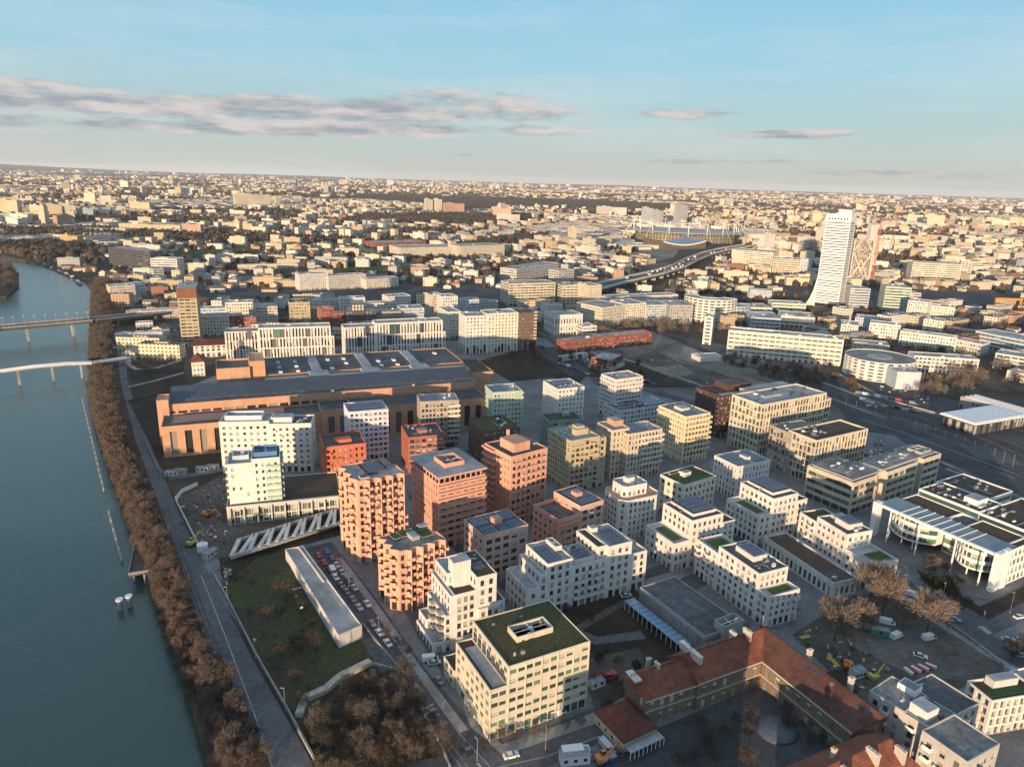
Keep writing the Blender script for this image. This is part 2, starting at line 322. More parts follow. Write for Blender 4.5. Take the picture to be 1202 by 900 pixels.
class Building:
    def __init__(s, name, label, loc, az, cat='building', group=None, wall=None, part='wall'):
        s.rz = R_(90-az); s.loc = Vector((loc[0], loc[1], 0)); s.root = empty(name, s.loc, s.rz, label, cat, group)
        s.M = Matrix.Translation(s.loc) @ Matrix.Rotation(s.rz, 4, 'Z'); s.wall = wall or W_white; s.w = MB(); s.r = MB(); s.wins = []; s.balcs = []; s.tiers = []
        s.roofparts = []
    def tier(s, poly, h, st=None, roof=None, wall=None, z0=0.0, par=.6, top=None):
        if len(poly) == 4 and not hasattr(poly[0], '__len__'):
            u0, v0, u1, v1 = poly; poly = [(u0, v0), (u1, v0), (u1, v1), (u0, v1)]
        s.tiers.append(dict(poly=poly, h=h, st=st, roof=roof or RF_grey, wall=wall or s.wall, z0=z0, par=par, top=top)); return s
    def wpos(s, x, y, z): return s.M @ Vector((x, y, z))
    def local(s, px, py, z): 
        v = s.M.inverted() @ P(px, py, z); return v.x, v.y
    def covered(s, x, y, z, me):
        for t in s.tiers:
            if t is me: continue
            if t['z0']-.01 < z < t['h']-.3 and inpoly(x, y, t['poly']): return True
        return False
    def facade(s, t, i, p, q, st):
        p = Vector(p); q = Vector(q); d = q-p; Ln = d.length; tv = d/Ln; n = Vector((tv.y, -tv.x)); wm = t['wall']; z0, z1 = t['z0'], t['h']
        mid = (p+q)/2; wp = s.wpos(mid.x, mid.y, (z0+z1)/2); wn = s.M.to_3x3() @ Vector((n.x, n.y, 0)); vd = (Vector((0, 0, CAM_H))-wp).normalized()
        facing = wn.dot(vd)
        def pt(a, z, off=0.0): c = p+tv*a+n*off; return (c.x, c.y, z)
        def quad(a0, a1, zz0, zz1, m=wm): s.w.face([pt(a0, zz0), pt(a1, zz0), pt(a1, zz1), pt(a0, zz1)], m)
        if st is None or st['blank'] or facing < -.12 or Ln < 1.6: quad(0, Ln, z0, z1); return
        mg = min(st['margin'], Ln*.15); n_b = max(1, round((Ln-2*mg)/st['bay'])); bw = (Ln-2*mg)/n_b
        rows = []; z = z0
        if st['gf'] > 0 and z0 < .1: rows.append((z, z+st['gf'], True)); z += st['gf']
        avail = z1-z-st['top']; nf = int(avail/st['fl']+.35)
        if nf < 0: quad(0, Ln, z0, z1); return
        if nf > 0:
            fl = avail/nf
            for k in range(nf): rows.append((z, z+fl, False)); z += fl
        if mg > 0: quad(0, mg, z0, z); quad(Ln-mg, Ln, z0, z)
        quad(0, Ln, z, z1)
        ang = math.atan2(n.y, n.x)+math.pi/2
        for ri, (a, b, g) in enumerate(rows):
            for k in range(n_b):
                x0 = mg+k*bw; x1 = x0+bw
                w = min(st['gw'] if g else st['w'], bw-.02); h = min(st['gh'] if g else st['h'], b-a-.1); sill = .1 if g else st['sill']
                if g: h = min(h, b-a-.5)
                cx = (x0+x1)/2 + (random.uniform(-1, 1)*st['jit'] if (bw-w)/2 > st['jit'] else 0)
                c = p+tv*cx+n*.4
                if s.covered(c.x, c.y, (a+b)/2, t) or random.random() < st['skip'] or w < .3:
                    quad(x0, x1, a, b); continue
                wx0, wx1, wz0, wz1 = cx-w/2, cx+w/2, a+sill, min(a+sill+h, b-.05); dp = st['depth']
                quad(x0, wx0, a, b); quad(wx1, x1, a, b); quad(wx0, wx1, a, wz0); quad(wx0, wx1, wz1, b)
                I = -dp
                s.w.face([pt(wx0, wz0), pt(wx1, wz0), pt(wx1, wz0, I), pt(wx0, wz0, I)], wm); s.w.face([pt(wx0, wz1, I), pt(wx1, wz1, I), pt(wx1, wz1), pt(wx0, wz1)], wm)
                s.w.face([pt(wx0, wz0), pt(wx0, wz0, I), pt(wx0, wz1, I), pt(wx0, wz1)], wm); s.w.face([pt(wx1, wz0, I), pt(wx1, wz0), pt(wx1, wz1), pt(wx1, wz1, I)], wm)
                cc = p+tv*cx+n*(-dp+.01)
                bars = st.get('bars', None)
                if bars is None: bars = 0 if w < 1.15 else max(1, int(w/1.4)-(0 if w < 4 else 0))
                wp_ = s.wpos(cc.x, cc.y, (wz0+wz1)/2); dist = (wp_-Vector((0, 0, CAM_H))).length
                s.wins.append((w*(wz1-wz0)*max(.05, facing)/dist**2, (cc.x, cc.y, (wz0+wz1)/2), ang, w, wz1-wz0, st, bars))
                if st['balc'] and not g and random.random() < st['balc']:
                    e = p+tv*cx; s.balcs.append((e.x, e.y, a+.02, ang, min(bw*.96, st.get('bw', 2.8)), st.get('bd', 1.3), st.get('bm', wm)))
    def pent(s, u0, v0, u1, v1, zb, h, wall=None, roof=None, name='plant_room'):
        b = MB(); wm = wall or s.wall; b.prism([(u0, v0), (u1, v0), (u1, v1), (u0, v1)], zb, zb+h, wm, top=None)
        b.prism(inset([(u0, v0), (u1, v0), (u1, v1), (u0, v1)], .25), zb+h, zb+h+.03, roof or RF_light); b.build(name, s.root); return s
    def solar(s, u0, v0, u1, v1, zb, rows=3, along='u'):
        """rows of tilted panels on a frame"""
        n = rows
        for k in range(n):
            b = MB()
            if along == 'u':
                a0 = v0+(v1-v0)*k/n; a1 = v0+(v1-v0)*(k+.86)/n; v = [(u0, a0, zb+.35), (u1, a0, zb+.35), (u1, a1, zb+.62), (u0, a1, zb+.62)]
            else:
                a0 = u0+(u1-u0)*k/n; a1 = u0+(u1-u0)*(k+.86)/n; v = [(a0, v0, zb+.62), (a1, v0, zb+.35), (a1, v1, zb+.35), (a0, v1, zb+.62)]
            b.face(v, M_solar); lo = [(x, y, z-.06) for x, y, z in v]; b.face(lo[::-1], M_metal)
            for i in range(4): b.face([lo[i], lo[(i+1) % 4], v[(i+1) % 4], v[i]], M_metal)
            cx, cy = (v[0][0]+v[2][0])/2, (v[0][1]+v[2][1])/2; b.box(cx-.1, cy-.1, zb-.02, cx+.1, cy+.1, zb+.42, M_metal)
            b.build('solar_panel', s.root)
        return s
    def frameroof(s, u0, v0, u1, v1, zb, h=1.6, wall=None):
        """open walled plant enclosure with machines inside"""
        b = MB(); wm = wall or s.wall; t = .3
        b.box(u0, v0, zb, u1, v0+t, zb+h, wm); b.box(u0, v1-t, zb, u1, v1, zb+h, wm); b.box(u0, v0+t, zb, u0+t, v1-t, zb+h, wm); b.box(u1-t, v0+t, zb, u1, v1-t, zb+h, wm)
        b.build('plant_enclosure', s.root)
        c = MB(); n = max(2, int((u1-u0)*(v1-v0)/14))
        c.box(u0+t, v0+t, zb, u1-t, v1-t, zb+.05, RF_dark)
        for k in range(n):
            x = random.uniform(u0+.8, u1-2); y = random.uniform(v0+.6, v1-1.6); c.box(x, y, zb+.05, x+random.uniform(.6, 1.6), y+random.uniform(.5, 1.1), zb+random.uniform(.5, h), random.choice([M_metal, M_white, RF_dark, RF_light]))
        c.box(u0+t, (v0+v1)/2-.1, zb+h*.6, u1-t, (v0+v1)/2+.1, zb+h*.7, M_white); c.box((u0+u1)/2-.1, v0+t, zb+h*.6, (u0+u1)/2+.1, v1-t, zb+h*.69, M_white)
        c.build('ventilation_plant', s.root); return s
    def vents(s, u0, v0, u1, v1, zb, n=4, big=1.0):
        for k in range(n):
            b = MB(); x = random.uniform(u0, u1); y = random.uniform(v0, v1); w = random.uniform(.5, 1.5)*big; d = random.uniform(.4, 1.0)*big; m = random.choice([M_metal, M_white, RF_light, RF_dark])
            b.box(x, y, zb-.02, x+w, y+d, zb+random.uniform(.4, 1.1), m)
            if random.random() < .3: b.tube((x+w/2, y+d/2, zb), (x+w/2, y+d/2, zb+1.7), .12, .12, M_metal)
            b.build('roof_vent', s.root)
        if n > 2 and u1-u0 > 3 and v1-v0 > 3:
            for k in range(1+n//5):
                b = MB(); x = random.uniform(u0, u1); y = random.uniform(v0, v1); l_ = random.uniform(.4, .8); 
                if k % 2: b.box(x, v0, zb, x+.25, v0+(v1-v0)*l_, zb+.28, M_metal)
                else: b.box(u0, y, zb, u0+(u1-u0)*l_, y+.25, zb+.28, M_metal)
                b.build('roof_duct', s.root)
        return s
    def green(s, u0, v0, u1, v1, zb, m=None):
        b = MB(); b.box(u0, v0, zb-.05, u1, v1, zb+.22, W_grey, top=m or RF_lawn); b.build('planting_bed', s.root); return s
    def bands(s, p, q, z0, z1, fl, d=1.2, wm=None, name='balcony', hh=1.0, rail=None):
        """continuous balcony along wall p-q at each floor"""
        p = Vector(p); q = Vector(q); tv = (q-p).normalized(); n = Vector((tv.y, -tv.x)); z = z0; Ln = (q-p).length; rm = rail or wm or s.wall
        while z < z1-.5:
            b = MB(); a = p; c = q
            b.obox(a+n*d/2, c+n*d/2, d, z-.15, z+.1, wm or s.wall)
            b.obox(a+n*(d-.06), c+n*(d-.06), .12, z+.1, z+hh, rm)
            for e, sg in ((a, 1), (c, -1)): b.obox(e+tv*.05*sg+n*.0, e+tv*.05*sg+n*(d-.12), .1, z+.1, z+hh, rm)
            b.build(name, s.root); z += fl
        return s
    def done(s):
        for t in s.tiers:
            poly = t['poly']; n = len(poly); st = t['st']
            for i in range(n):
                si = st[i % len(st)] if isinstance(st, (list, tuple)) else st
                s.facade(t, i, poly[i], poly[(i+1) % n], si)
            ins = inset(poly, .3); z1 = t['h']; par = t['par']
            for i in range(n):
                j = (i+1) % n; s.w.face([(*poly[i], z1), (*poly[j], z1), (*ins[j], z1), (*ins[i], z1)], t['top'] or t['wall'])
                s.w.face([(*ins[j], z1-par), (*ins[i], z1-par), (*ins[i], z1), (*ins[j], z1)], t['wall'])
            s.r.face([(*q, z1-par) for q in ins], t['roof'])
        s.w.build('wall', s.root); s.r.build('roof', s.root)
        s.wins.sort(key=lambda w: -w[0])
        for sc, l, a, w, h, st, bars in s.wins[:100]: inst('window', window_mesh(w, h, st, bars, random.choice((0, 0, 0, .3, .55, .9)) if w < 3 else 0), s.root, l, a)
        rest = s.wins[100:]
        if rest:
            b = MB()
            for sc, l, a, w, h, st, bars in rest:
                me = window_mesh(w, h, st, bars, random.choice((0, 0, 0, .3, .9)) if w < 3 else 0); ca, sa = math.cos(a), math.sin(a); base = len(b.v)
                for v in me.vertices: b.v.append((l[0]+v.co.x*ca-v.co.y*sa, l[1]+v.co.x*sa+v.co.y*ca, l[2]+v.co.z))
                for pl in me.polygons: b.f.append(tuple(base+k for k in pl.vertices)); b.m.append(b.mi(me.materials[pl.material_index]))
            tag(b.build('window', s.root), kind='stuff')
        bal = sorted(s.balcs, key=lambda t: (s.M @ Vector(t[:3])-Vector((0, 0, CAM_H))).length)
        for x, y, z, a, w, d, m in bal[:100]: inst('balcony', balcony_mesh(w, d, m), s.root, (x, y, z), a)
        if bal[100:]:
            b = MB()
            for x, y, z, a, w, d, m in bal[100:]:
                me = balcony_mesh(w, d, m); ca, sa = math.cos(a), math.sin(a); base = len(b.v)
                for v in me.vertices: b.v.append((x+v.co.x*ca-v.co.y*sa, y+v.co.x*sa+v.co.y*ca, z+v.co.z))
                for pl in me.polygons: b.f.append(tuple(base+k for k in pl.vertices)); b.m.append(b.mi(me.materials[pl.material_index]))
            tag(b.build('balcony', s.root), kind='stuff')
        FOOT.append([s.wpos(x, y, 0) for t in s.tiers for x, y in t['poly']])
        return s.root
FOOT = []
def fr3(N, L, R, h, az=None):
    """frame from three roof corners (near, left, right) seen at height h -> origin, azimuth of the right-hand front, lengths"""
    n = P(*N, h); l = P(*L, h); r = P(*R, h); u = r-n; v = l-n
    a1 = math.degrees(math.atan2(u.x, u.y)); a2 = math.degrees(math.atan2(v.x, v.y))+90
    if az is None: az = (a1*u.length+a2*v.length)/(u.length+v.length)
    du = azdir(az); dv = azdir(az-90)
    return n, az, max(2, u.dot(du)), max(2, v.dot(dv))
# ------------------------------------------------------------------ the new district: one building at a time
S_punch = ST(jit=.25); S_small = ST(w=1.0, h=1.5, bay=2.6, jit=.15)
S_white = ST(bay=2.75, fl=3.05, w=1.4, h=1.85,  gf=3.9, gw=1.7, gh=3.0, jit=.12, top=1.1)
def B3(name, label, N, L, R, h, wall, st, cat='building', az=None, **k):
    n, az, U, V = fr3(N, L, R, h, az); b = Building(name, label, n, az, cat, wall=wall, **k); b.U, b.V, b.h = U, V, h; b.st0 = st; return b
AP = 'apartment_block'; OF = 'office_building'
GRP = 'new district buildings'
# --- beige office with the planted roof (front)
b = Building(OF, 'beige office block with planted roof and west terrace nearest the camera', P(574, 870.4), 62, 'office building', wall=W_sand)
so_ = ST(bay=2.7, fl=3.05, gf=3.7, w=2.15, h=1.45, sill=.85, gw=2.3, gh=3.0, depth=.22, top=.6, glass=G_green, frame=W_sand, bars=0, margin=.3, skip=.03)
sol = ST(bay=3.2, fl=3.05, gf=3.7, w=2.1, h=1.6, sill=.8, gw=2.6, gh=3.0, depth=.22, top=.6, glass=G_green, frame=W_sand, bars=1, margin=.3, skip=.12)
b.tier((0, 0, 5.4, 23.5), 16.8, [so_, so_, so_, sol], roof=RF_brown, par=.5)
b.tier((5.4, 0, 32, 23.5), 22.6, [so_, so_, so_, sol], roof=RF_green, par=.25)
b.done(); b.frameroof(12.5, 8.5, 24.5, 14.5, 22.3, 1.9, W_sand)
m = MB(); m.box(1.4, 1.2, 16.25, 5.0, 20, 16.5, RF_light); m.build('roof_terrace', b.root)
m = MB()
for k in range(6): x_ = 5.7+k*5.2; m.box(x_-.14, -.2, 0, x_+.14, -.01, 22.2, W_sand)
m.box(.0, -.2, 0, .3, -.01, 16.3, W_sand)
m.build('pilaster', b.root); b.vents(8, 3, 28, 6, 22.4, 2, .8); b.vents(8, 18, 28, 21, 22.4, 2, .8)
m = MB(); m.box(5.2, 2, 16.3, 5.4, 22, 16.5, G_dark)
for k in range(7): m.box(5.18, 2.2+k*3, 17, 5.38, 4.2+k*3, 19.6, G_dark)
m.build('window', b.root)
b2 = Building('annex', 'low beige annex with planted roof at the foot of the planted-roof office', P(574, 870.4)+azdir(-28)*23.8, 62, 'building', wall=W_sand)
b2.tier((-.5, 0, 4, 8), 6.5, ST(bay=3, w=2.2, h=2, gf=0, fl=3.2, top=.1), roof=RF_brown, par=.3).done()
# --- white stepped block A
b = Building(AP, 'white stepped block with three terraces and a roof cube left of the planted-roof office', P(508, 769), 62, wall=W_white)
sA = ST(bay=2.6, fl=3.05, gf=3.6, w=1.45, h=2.1, sill=.55, gw=1.9, gh=2.8, top=.9, jit=.1, bars=1)
b.tier((0, 0, 4.4, 15), 4.2, sA, roof=RF_light); b.tier((4.4, 0, 6.2, 16), 13.4, sA, roof=RF_light); b.tier((1.2, 9.2, 4.4, 16), 7.4, sA)
b.tier((6.2, 0, 7.6, 17), 20.2, sA, roof=RF_light); b.tier((7.6, 6.5, 15.5, 17), 24.6, sA, roof=RF_light); b.tier((7.6, 0, 15.5, 6.5), 20.2, sA, roof=RF_brown)
b.tier((15.5, .01, 22.7, 17), 24.7, sA, roof=RF_green, par=.3); b.tier((22.7, .8, 26.5, 15), 13.2, sA, roof=RF_brown)
b.tier((15.9, -1.0, 24, 0.0), 13.3, sA, roof=RF_brown)
b.done(); b.pent(9.2, 4.8, 15.4, 9.2, 19.6, 9.2); b.solar(17, 5, 21, 9, 24.3, 2); b.vents(17, 10, 21, 14, 24.4, 3)
for k in range(4):
    for y in (2.5, 9.0): inst('balcony', balcony_mesh(3.2, 1.8, W_cream, M_metal), b.root, (4.4 if k == 0 else 4.4, y, 4.6+k*2.9 if k else 4.6), -math.pi/2)
# --- white stepped long block B
b = Building(AP, 'long white stepped block with solar roofs behind the planted-roof office', P(618.7, 722), 62, wall=W_white)
o = P(618.7, 690.7, 13.0); b.root.location = (o.x, o.y, 0); b.loc = Vector((o.x, o.y, 0)); b.M = Matrix.Translation(b.loc) @ Matrix.Rotation(b.rz, 4, 'Z')
sB = ST(bay=2.7, fl=3.05, gf=3.8, w=1.5, h=2.05, sill=.55, gw=2.0, gh=3.0, top=.9, jit=.1, bars=1)
b.tier((0, 0, 5.2, 16), 12.5, sB, roof=RF_light); b.tier((5.2, 0, 8.0, 16), 17, sB, roof=RF_light); b.tier((8, 0, 18.5, 16), 20.6, sB, roof=RF_light)
b.tier((18.5, 0, 34, 14), 17.2, [ST(**{**sB, 'balc': .6})], roof=RF_light); b.tier((34, 0, 44.5, 16), 21.5, sB, roof=RF_light); b.tier((44.5, 0, 52, 15), 16.0, sB, roof=RF_grey)
b.tier((30, 1.5, 34, 16), 21.5, sB, roof=RF_brown)
b.done(); b.solar(9, 2, 15, 13, 20.1, 3); b.solar(22, 2, 28, 8, 18.6, 3); b.solar(37, 2, 43, 13, 21.0, 4); b.frameroof(15.2, 7, 18, 14, 20.1, 2.2); b.vents(19, 8, 28, 12, 16.8, 5); b.pent(20, 1.4, 29, 8.6, 16.6, 1.8, roof=RF_light)
b.pent(34.3, 12, 37, 15, 21, 2.0)
# --- white F, G
def stepped(label, base, U, V, hi, lo, r, green=True, hr=None, **k):
    b = Building(AP, label, P(*base), 62, wall=W_white); sF = ST(**{**S_white, **k})
    b.tier((0, 0, .26*U, V), lo, [sF, sF, sF, ST(**{**sF, 'balc': .12})], roof=RF_light); b.tier((.26*U, 0, .78*U, V), hi, sF, roof=RF_dark); b.tier((.78*U, 0, U, V*.9), hr or r, sF, roof=RF_green, par=.4)
    b.done(); b.green(.26*U*.25, V*.15, .26*U*.8, V*.8, lo-.55, RF_lawn)
    b.solar(.38*U, V*.22, .72*U, V*.92, hi+.9, 4, 'u'); b.pent(.36*U, V*.18, .74*U, V*.95, hi-.6, 1.3, roof=RF_dark)
    b.vents(.28*U, 1, .34*U, V*.8, hi-.5, 3); return b
stepped('white stepped block with solar roof, rear one of the two stepped twins', (886.5, 641), 29, 19.5, 21.0, 14.3, 17.2)
stepped('white stepped block with solar roof, the stepped twin nearer the grey hall', (788, 671), 32, 18, 20.9, 12.5, 16.6)
# --- white H (grass roofs, long side to the left)
b = Building(AP, 'white block with two grass roof terraces directly behind the red-roofed school', P(897.3, 737.3), 65, wall=W_white)
sH = ST(bay=2.75, fl=3.0, gf=3.6, w=1.35, h=1.65, sill=.7, gw=1.7, gh=2.9, jit=.1, top=.8)
sHl = ST(**{**sH, 'gf': 3.6, 'w': 1.4})
b.tier((0, 0, 14.6, 5.6), 12.6, [ST(**{**sH, 'balc': .1}), sH, sH, sHl], roof=RF_light); b.tier((0, 5.6, 13.6, 27), 18.6, [sH, sH, sH, sHl], roof=RF_dark); b.tier((0, 27, 12.5, 39.5), 15.6-.2, [sH, sH, sH, ST(**{**sHl, 'balc': .25})], roof=RF_light)
b.done(); b.green(3, 1.2, 12.5, 4.4, 12.1); b.green(2.2, 29.5, 10.5, 37.5, 14.9); b.pent(4.5, 13.5, 11, 23, 18, 2.0); b.solar(4.8, 14, 10.6, 22.5, 19.9, 3); b.vents(2, 7, 11, 12, 18.1, 7)
# --- white I and its low annex
b = Building(AP, 'white block with plant room and grass terrace above the bare trees', P(1017, 695), 70, wall=W_white)
b.tier((0, 0, 13.5, 13.5), 12.0, [ST(**{**sH, 'balc': 0}), sH, sH, ST(**{**sH, 'balc': .3})], roof=RF_light); b.tier((0, 13.5, 13, 30), 18.0, sH, roof=RF_dark); b.tier((0, 30, 13, 40), 15.5, [sH, sH, sH, ST(**{**sH, 'balc': .3})], roof=RF_green)
b.done(); b.green(4, 2, 12.5, 8, 11.5); b.pent(4, 17, 11, 24.5, 17.4, 2.4); b.solar(4.5, 17.5, 10.5, 24, 19.7, 3); b.vents(2, 14.5, 10, 16, 17.5, 3); b.pent(6, 26, 11, 29, 17.4, 1.2, wall=W_sand)
b = Building('annex', 'low white annex with dark roof and tall windows beside the roof-cube block', P(976, 702.5), 68, wall=W_white)
b.tier((0, 0, 12, 39), 6.8, ST(bay=2.5, gf=0, fl=5.0, w=1.3, h=3.6, sill=.8, top=.9, bars=1), roof=RF_dark, par=.8).done()
b.green(1.5, 8, 10.5, 36, 6.0, RF_brown); b.vents(2, 1.5, 9, 5, 6, 3)
# --- white C: chamfered tower with set-back top
b = B3(AP, 'white and cream tower with chamfered corners, copper terrace and set-back top', (730.7, 589.3), (706, 572.5), (777.3, 578.7), 19.0, W_white, None)
sC = ST(**{**S_white, 'gf': 3.5, 'bay': 2.5, 'w': 1.1}); U, V = b.U, b.V; c = 3.0
b.tier([(c, 0), (U-c, 0), (U, c), (U, V-c), (U-c, V), (c, V), (0, V-c), (0, c)], 19.0, sC, roof=W_power); b.done()
b.tiers = []; b.w = MB(); b.r = MB(); b.wins = []; b.balcs = []
b.tier([(5, 4), (U*.78-1, 4), (U*.78, 5.5), (U*.78, V-2), (5, V-2), (3.6, V-3.5), (3.6, 5.4)], 23.6, ST(bay=2.6, gf=0, w=1.2, h=1.9, sill=.6, top=.7, fl=3.2), roof=RF_light, z0=18.4); b.done()
b.pent(8, 8, 12, 11, 23, 2.4); b.vents(6, 5, 14, 7, 23, 4)
# --- white D
b = B3(AP, 'cream and white block with a lawn roof and small roof hut', (803.2, 569.3), (773.3, 556.5), (842.7, 558.7), 18.5, W_cream, None)
b.tier((0, 0, b.U, b.V), 18.5, [ST(**{**S_white, 'balc': .05}), S_white, S_white, ST(**{**S_white, 'bay': 3.6, 'w': 1.8})], roof=RF_green, par=.4).done(); b.pent(b.U*.35, b.V*.45, b.U*.55, b.V*.65, 18, 2.2); b.green(2, 2, b.U-2, b.V*.38, 18.1, RF_lawn); b.vents(3, b.V*.6, b.U-3, b.V-2, 18.1, 3)
# --- white E
b = B3(AP, 'white block with tall narrow windows below the beige gridded office', (866.7, 547.3), (837.3, 534), (905.9, 539.9), 18.1, W_white, None)
b.tier((0, 0, b.U, b.V), 18.1, ST(bay=2.2, fl=3.1, gf=3.6, w=.9, h=2.1, sill=.4, gw=1.2, gh=2.9), roof=RF_light).done(); b.solar(1.5, 1.5, b.U*.45, b.V-1.5, 17.6, 4); b.solar(b.U*.62, 2, b.U-1.5, b.V-2, 17.6, 3); b.pent(b.U*.48, b.V*.3, b.U*.6, b.V*.6, 17.5, 1.8)
# --- pink pair with zigzag fronts
def zigzag(label, N, L, R, h, steps_u, steps_v, greenroof, wall):
    n, az, U, V = fr3(N, L, R, h); b = Building('zigzag_tower', label, n, az-0, 'residential tower', wall=wall)
    poly = []; du = U/steps_u; amp = 1.9; dv = V/steps_v
    for k in range(steps_u): poly += [(k*du, 0), (k*du+du*.5, -amp*.1), (k*du+du*.82, -amp)]
    poly += [(U, 0), (U, V*.5), (U-1.5, V*.5), (U-1.5, V), (0, V)]
    for k in range(steps_v): poly += [(-amp*1.2, V-(k+.2)*dv), (-.1, V-(k+.75)*dv)]
    poly = poly[1:] if False else poly
    out = []
    for p in poly:
        if not out or (Vector(p)-Vector(out[-1])).length > .05: out.append(p)
    st = ST(bay=2.9, fl=3.0, gf=4.2, w=1.35, h=2.1, sill=.3, gw=1.9, gh=3.6, top=1.1, depth=.3, balc=.6, bd=1.3, bw=2.6, bm=wall, bars=1, margin=.4)
    b.tier(out, h, st, roof=RF_grey if greenroof else RF_light); b.done(); b.U, b.V = U, V
    return b
b = zigzag('tall salmon pink tower with zigzag balconies beside the car-lined street', (420.3, 564.3), (401.7, 545.7), (475, 553.8), 36.0, 4, 3, False, W_pink2)
b.frameroof(b.U*.25, b.V*.25, b.U*.75, b.V*.8, 35.4, 1.3, W_dgrey); b.pent(b.U*.4, b.V*.8, b.U*.62, b.V*1.0, 35.4, 1.4, W_grey, RF_dark); b.pent(b.U*.02+1, .5, b.U*.2+1, 3.5, 35.4, 1.3, W_grey, RF_dark); b.solar(b.U*.3, b.V*.3, b.U*.7, b.V*.75, 36.2, 3)
b = zigzag('shorter salmon pink tower with zigzag balconies and planted roof beds', (469, 647), (446, 629.6), (524, 632), 24.1, 4, 3, True, W_pink2)
for (x0, y0, x1, y1) in ((.3, .62, .45, .95), (.12, .62, .27, .95), (.62, .3, .86, .65), (.6, .72, .8, .98)): b.green(b.U*x0, b.V*y0, b.U*x1, b.V*y1, 24.2, RF_lawn)
b.pent(b.U*.42, b.V*.35, b.U*.58, b.V*.7, 23.6, 1.5, W_grey); b.pent(b.U*.75, b.V*.8, b.U*.95, b.V*.98, 23.6, 1.4, W_grey)
# --- pink tower 2
b = B3('tower_block', 'pink tower with stacked balcony bands, light flat roof and open roof box', (514.7, 560), (488.8, 534.7), (566.7, 545.9), 33.0, W_rose, None, 'residential tower'); U, V = b.U, b.V
sp = ST(bay=2.3, fl=3.05, gf=4, w=.9, h=2.1, sill=.35, gw=1.5, gh=3.2, top=.3, frame=G_frame); spr = ST(bay=3.4, fl=3.05, gf=4, w=2.3, h=1.6, sill=.8, top=.3, gw=2.6, gh=3, bars=2)
b.tier((0, 0, U, V), 30.0, [spr, sp, sp, sp], roof=RF_grey, wall=W_pink); b.done()
b.bands((-.3, 0), (U, 0), 7.0, 30.0, 3.05, 1.1, W_pink, hh=.95); b.bands((U, 0), (U, V), 7.0, 30.0, 6.1, 1.2, W_pink)
m = MB()
for k in range(9): m.box(k*U/9+.3, .2, 30, k*U/9+.7, .6, 32.2, W_pink)
for k in range(9): m.box(.2, k*V/9+.3, 30, .6, k*V/9+.7, 32.2, W_pink)
m.box(2.2, 2.2, 30, U-2.2, V-2.2, 32.2, G_dark); m.build('colonnade', b.root)
m = MB(); m.box(-.5, -.5, 32.2, U+.5, V+.5, 33.0, W_pink, bottom=True, top=RF_light); m.build('roof_slab', b.root)
b.frameroof(U*.3, V*.28, U*.72, V*.68, 33.0, 1.9, W_pink)
# --- pink tower 3
b = B3('tower_block', 'tallest pink tower with arched balcony grid and a chimney on its roof box', (600, 536), (568, 520), (643.5, 525.3), 34.0, W_pink, None, 'residential tower'); U, V = b.U, b.V
s3 = ST(bay=2.9, fl=3.05, gf=4, w=1.7, h=2.1, sill=.2, gw=2, gh=3.2, top=1.0, balc=.95, bd=.8, bw=2.2, bars=1); s3l = ST(bay=2.4, fl=3.05, gf=4, w=.7, h=1.6, sill=.7, top=1.0)
b.tier((0, 0, U, V), 34.0, [s3, s3, s3l, s3l], roof=RF_dark, wall=W_pink).done(); b.pent(U*.22, V*.2, U*.66, V*.72, 33.4, 4.2, W_pink, W_power); b.bands((0, V), (0, V*.55), 8, 34, 3.05, 1.6, W_pink); 
m = MB(); m.box(U*.45, V*.74, 33.4, U*.5, V*.8, 40, W_pink); m.build('chimney', b.root); b.vents(U*.7, 1, U*.9, V*.9, 33.5, 4)
# --- rose block with solar roof
b = B3(AP, 'rose brown six-storey block with dark solar roof and square roof hut', (568, 628.8), (542.7, 609.3), (621.3, 616), 21.5, W_rose, None); U, V = b.U, b.V
sr = ST(bay=3.6, fl=3.1, gf=3.8, w=2.5, h=1.9, sill=.6, gw=2.4, gh=3, bars=2, top=1.6, glass=G_dark, balc=0); srl = ST(bay=3.3, fl=3.1, gf=3.8, w=1.5, h=1.6, sill=.8, top=1.6)
b.tier((0, 0, U, V), 21.5, [sr, sr, srl, srl], roof=RF_dark, par=.5).done(); b.pent(U*.42, V*.4, U*.6, V*.6, 21, 2.4, W_pink2)
for (x0, y0, x1, y1) in ((.05, .06, .38, .45), (.05, .52, .38, .94), (.64, .06, .95, .45), (.64, .52, .95, .94), (.41, .06, .61, .35), (.41, .66, .61, .94)): b.solar(U*x0, V*y0, U*x1, V*y1, 20.9, 2)
# --- rose two-level
b = B3(AP, 'rose brown block with a sunken corner terrace in its roof', (656, 610), (628.5, 589.5), (704.8, 592), 18.0, W_rose, None); U, V = b.U, b.V
b.tier((0, 0, U*.48, V*.95), 18.0, [sr, sr, srl, srl], roof=RF_dark, wall=W_pink2, par=1.6).tier((U*.48, 0, U, V), 21.0, [sr, sr, srl, srl], roof=RF_dark, wall=W_rose).done()
b.solar(U*.55, V*.1, U*.95, V*.9, 20.5, 3); b.pent(U*.66, V*.45, U*.8, V*.65, 20.4, 2.2, W_pink2); b.bands((0, 0), (U*.48, 0), 15, 17, 3, 1.0, W_pink2)
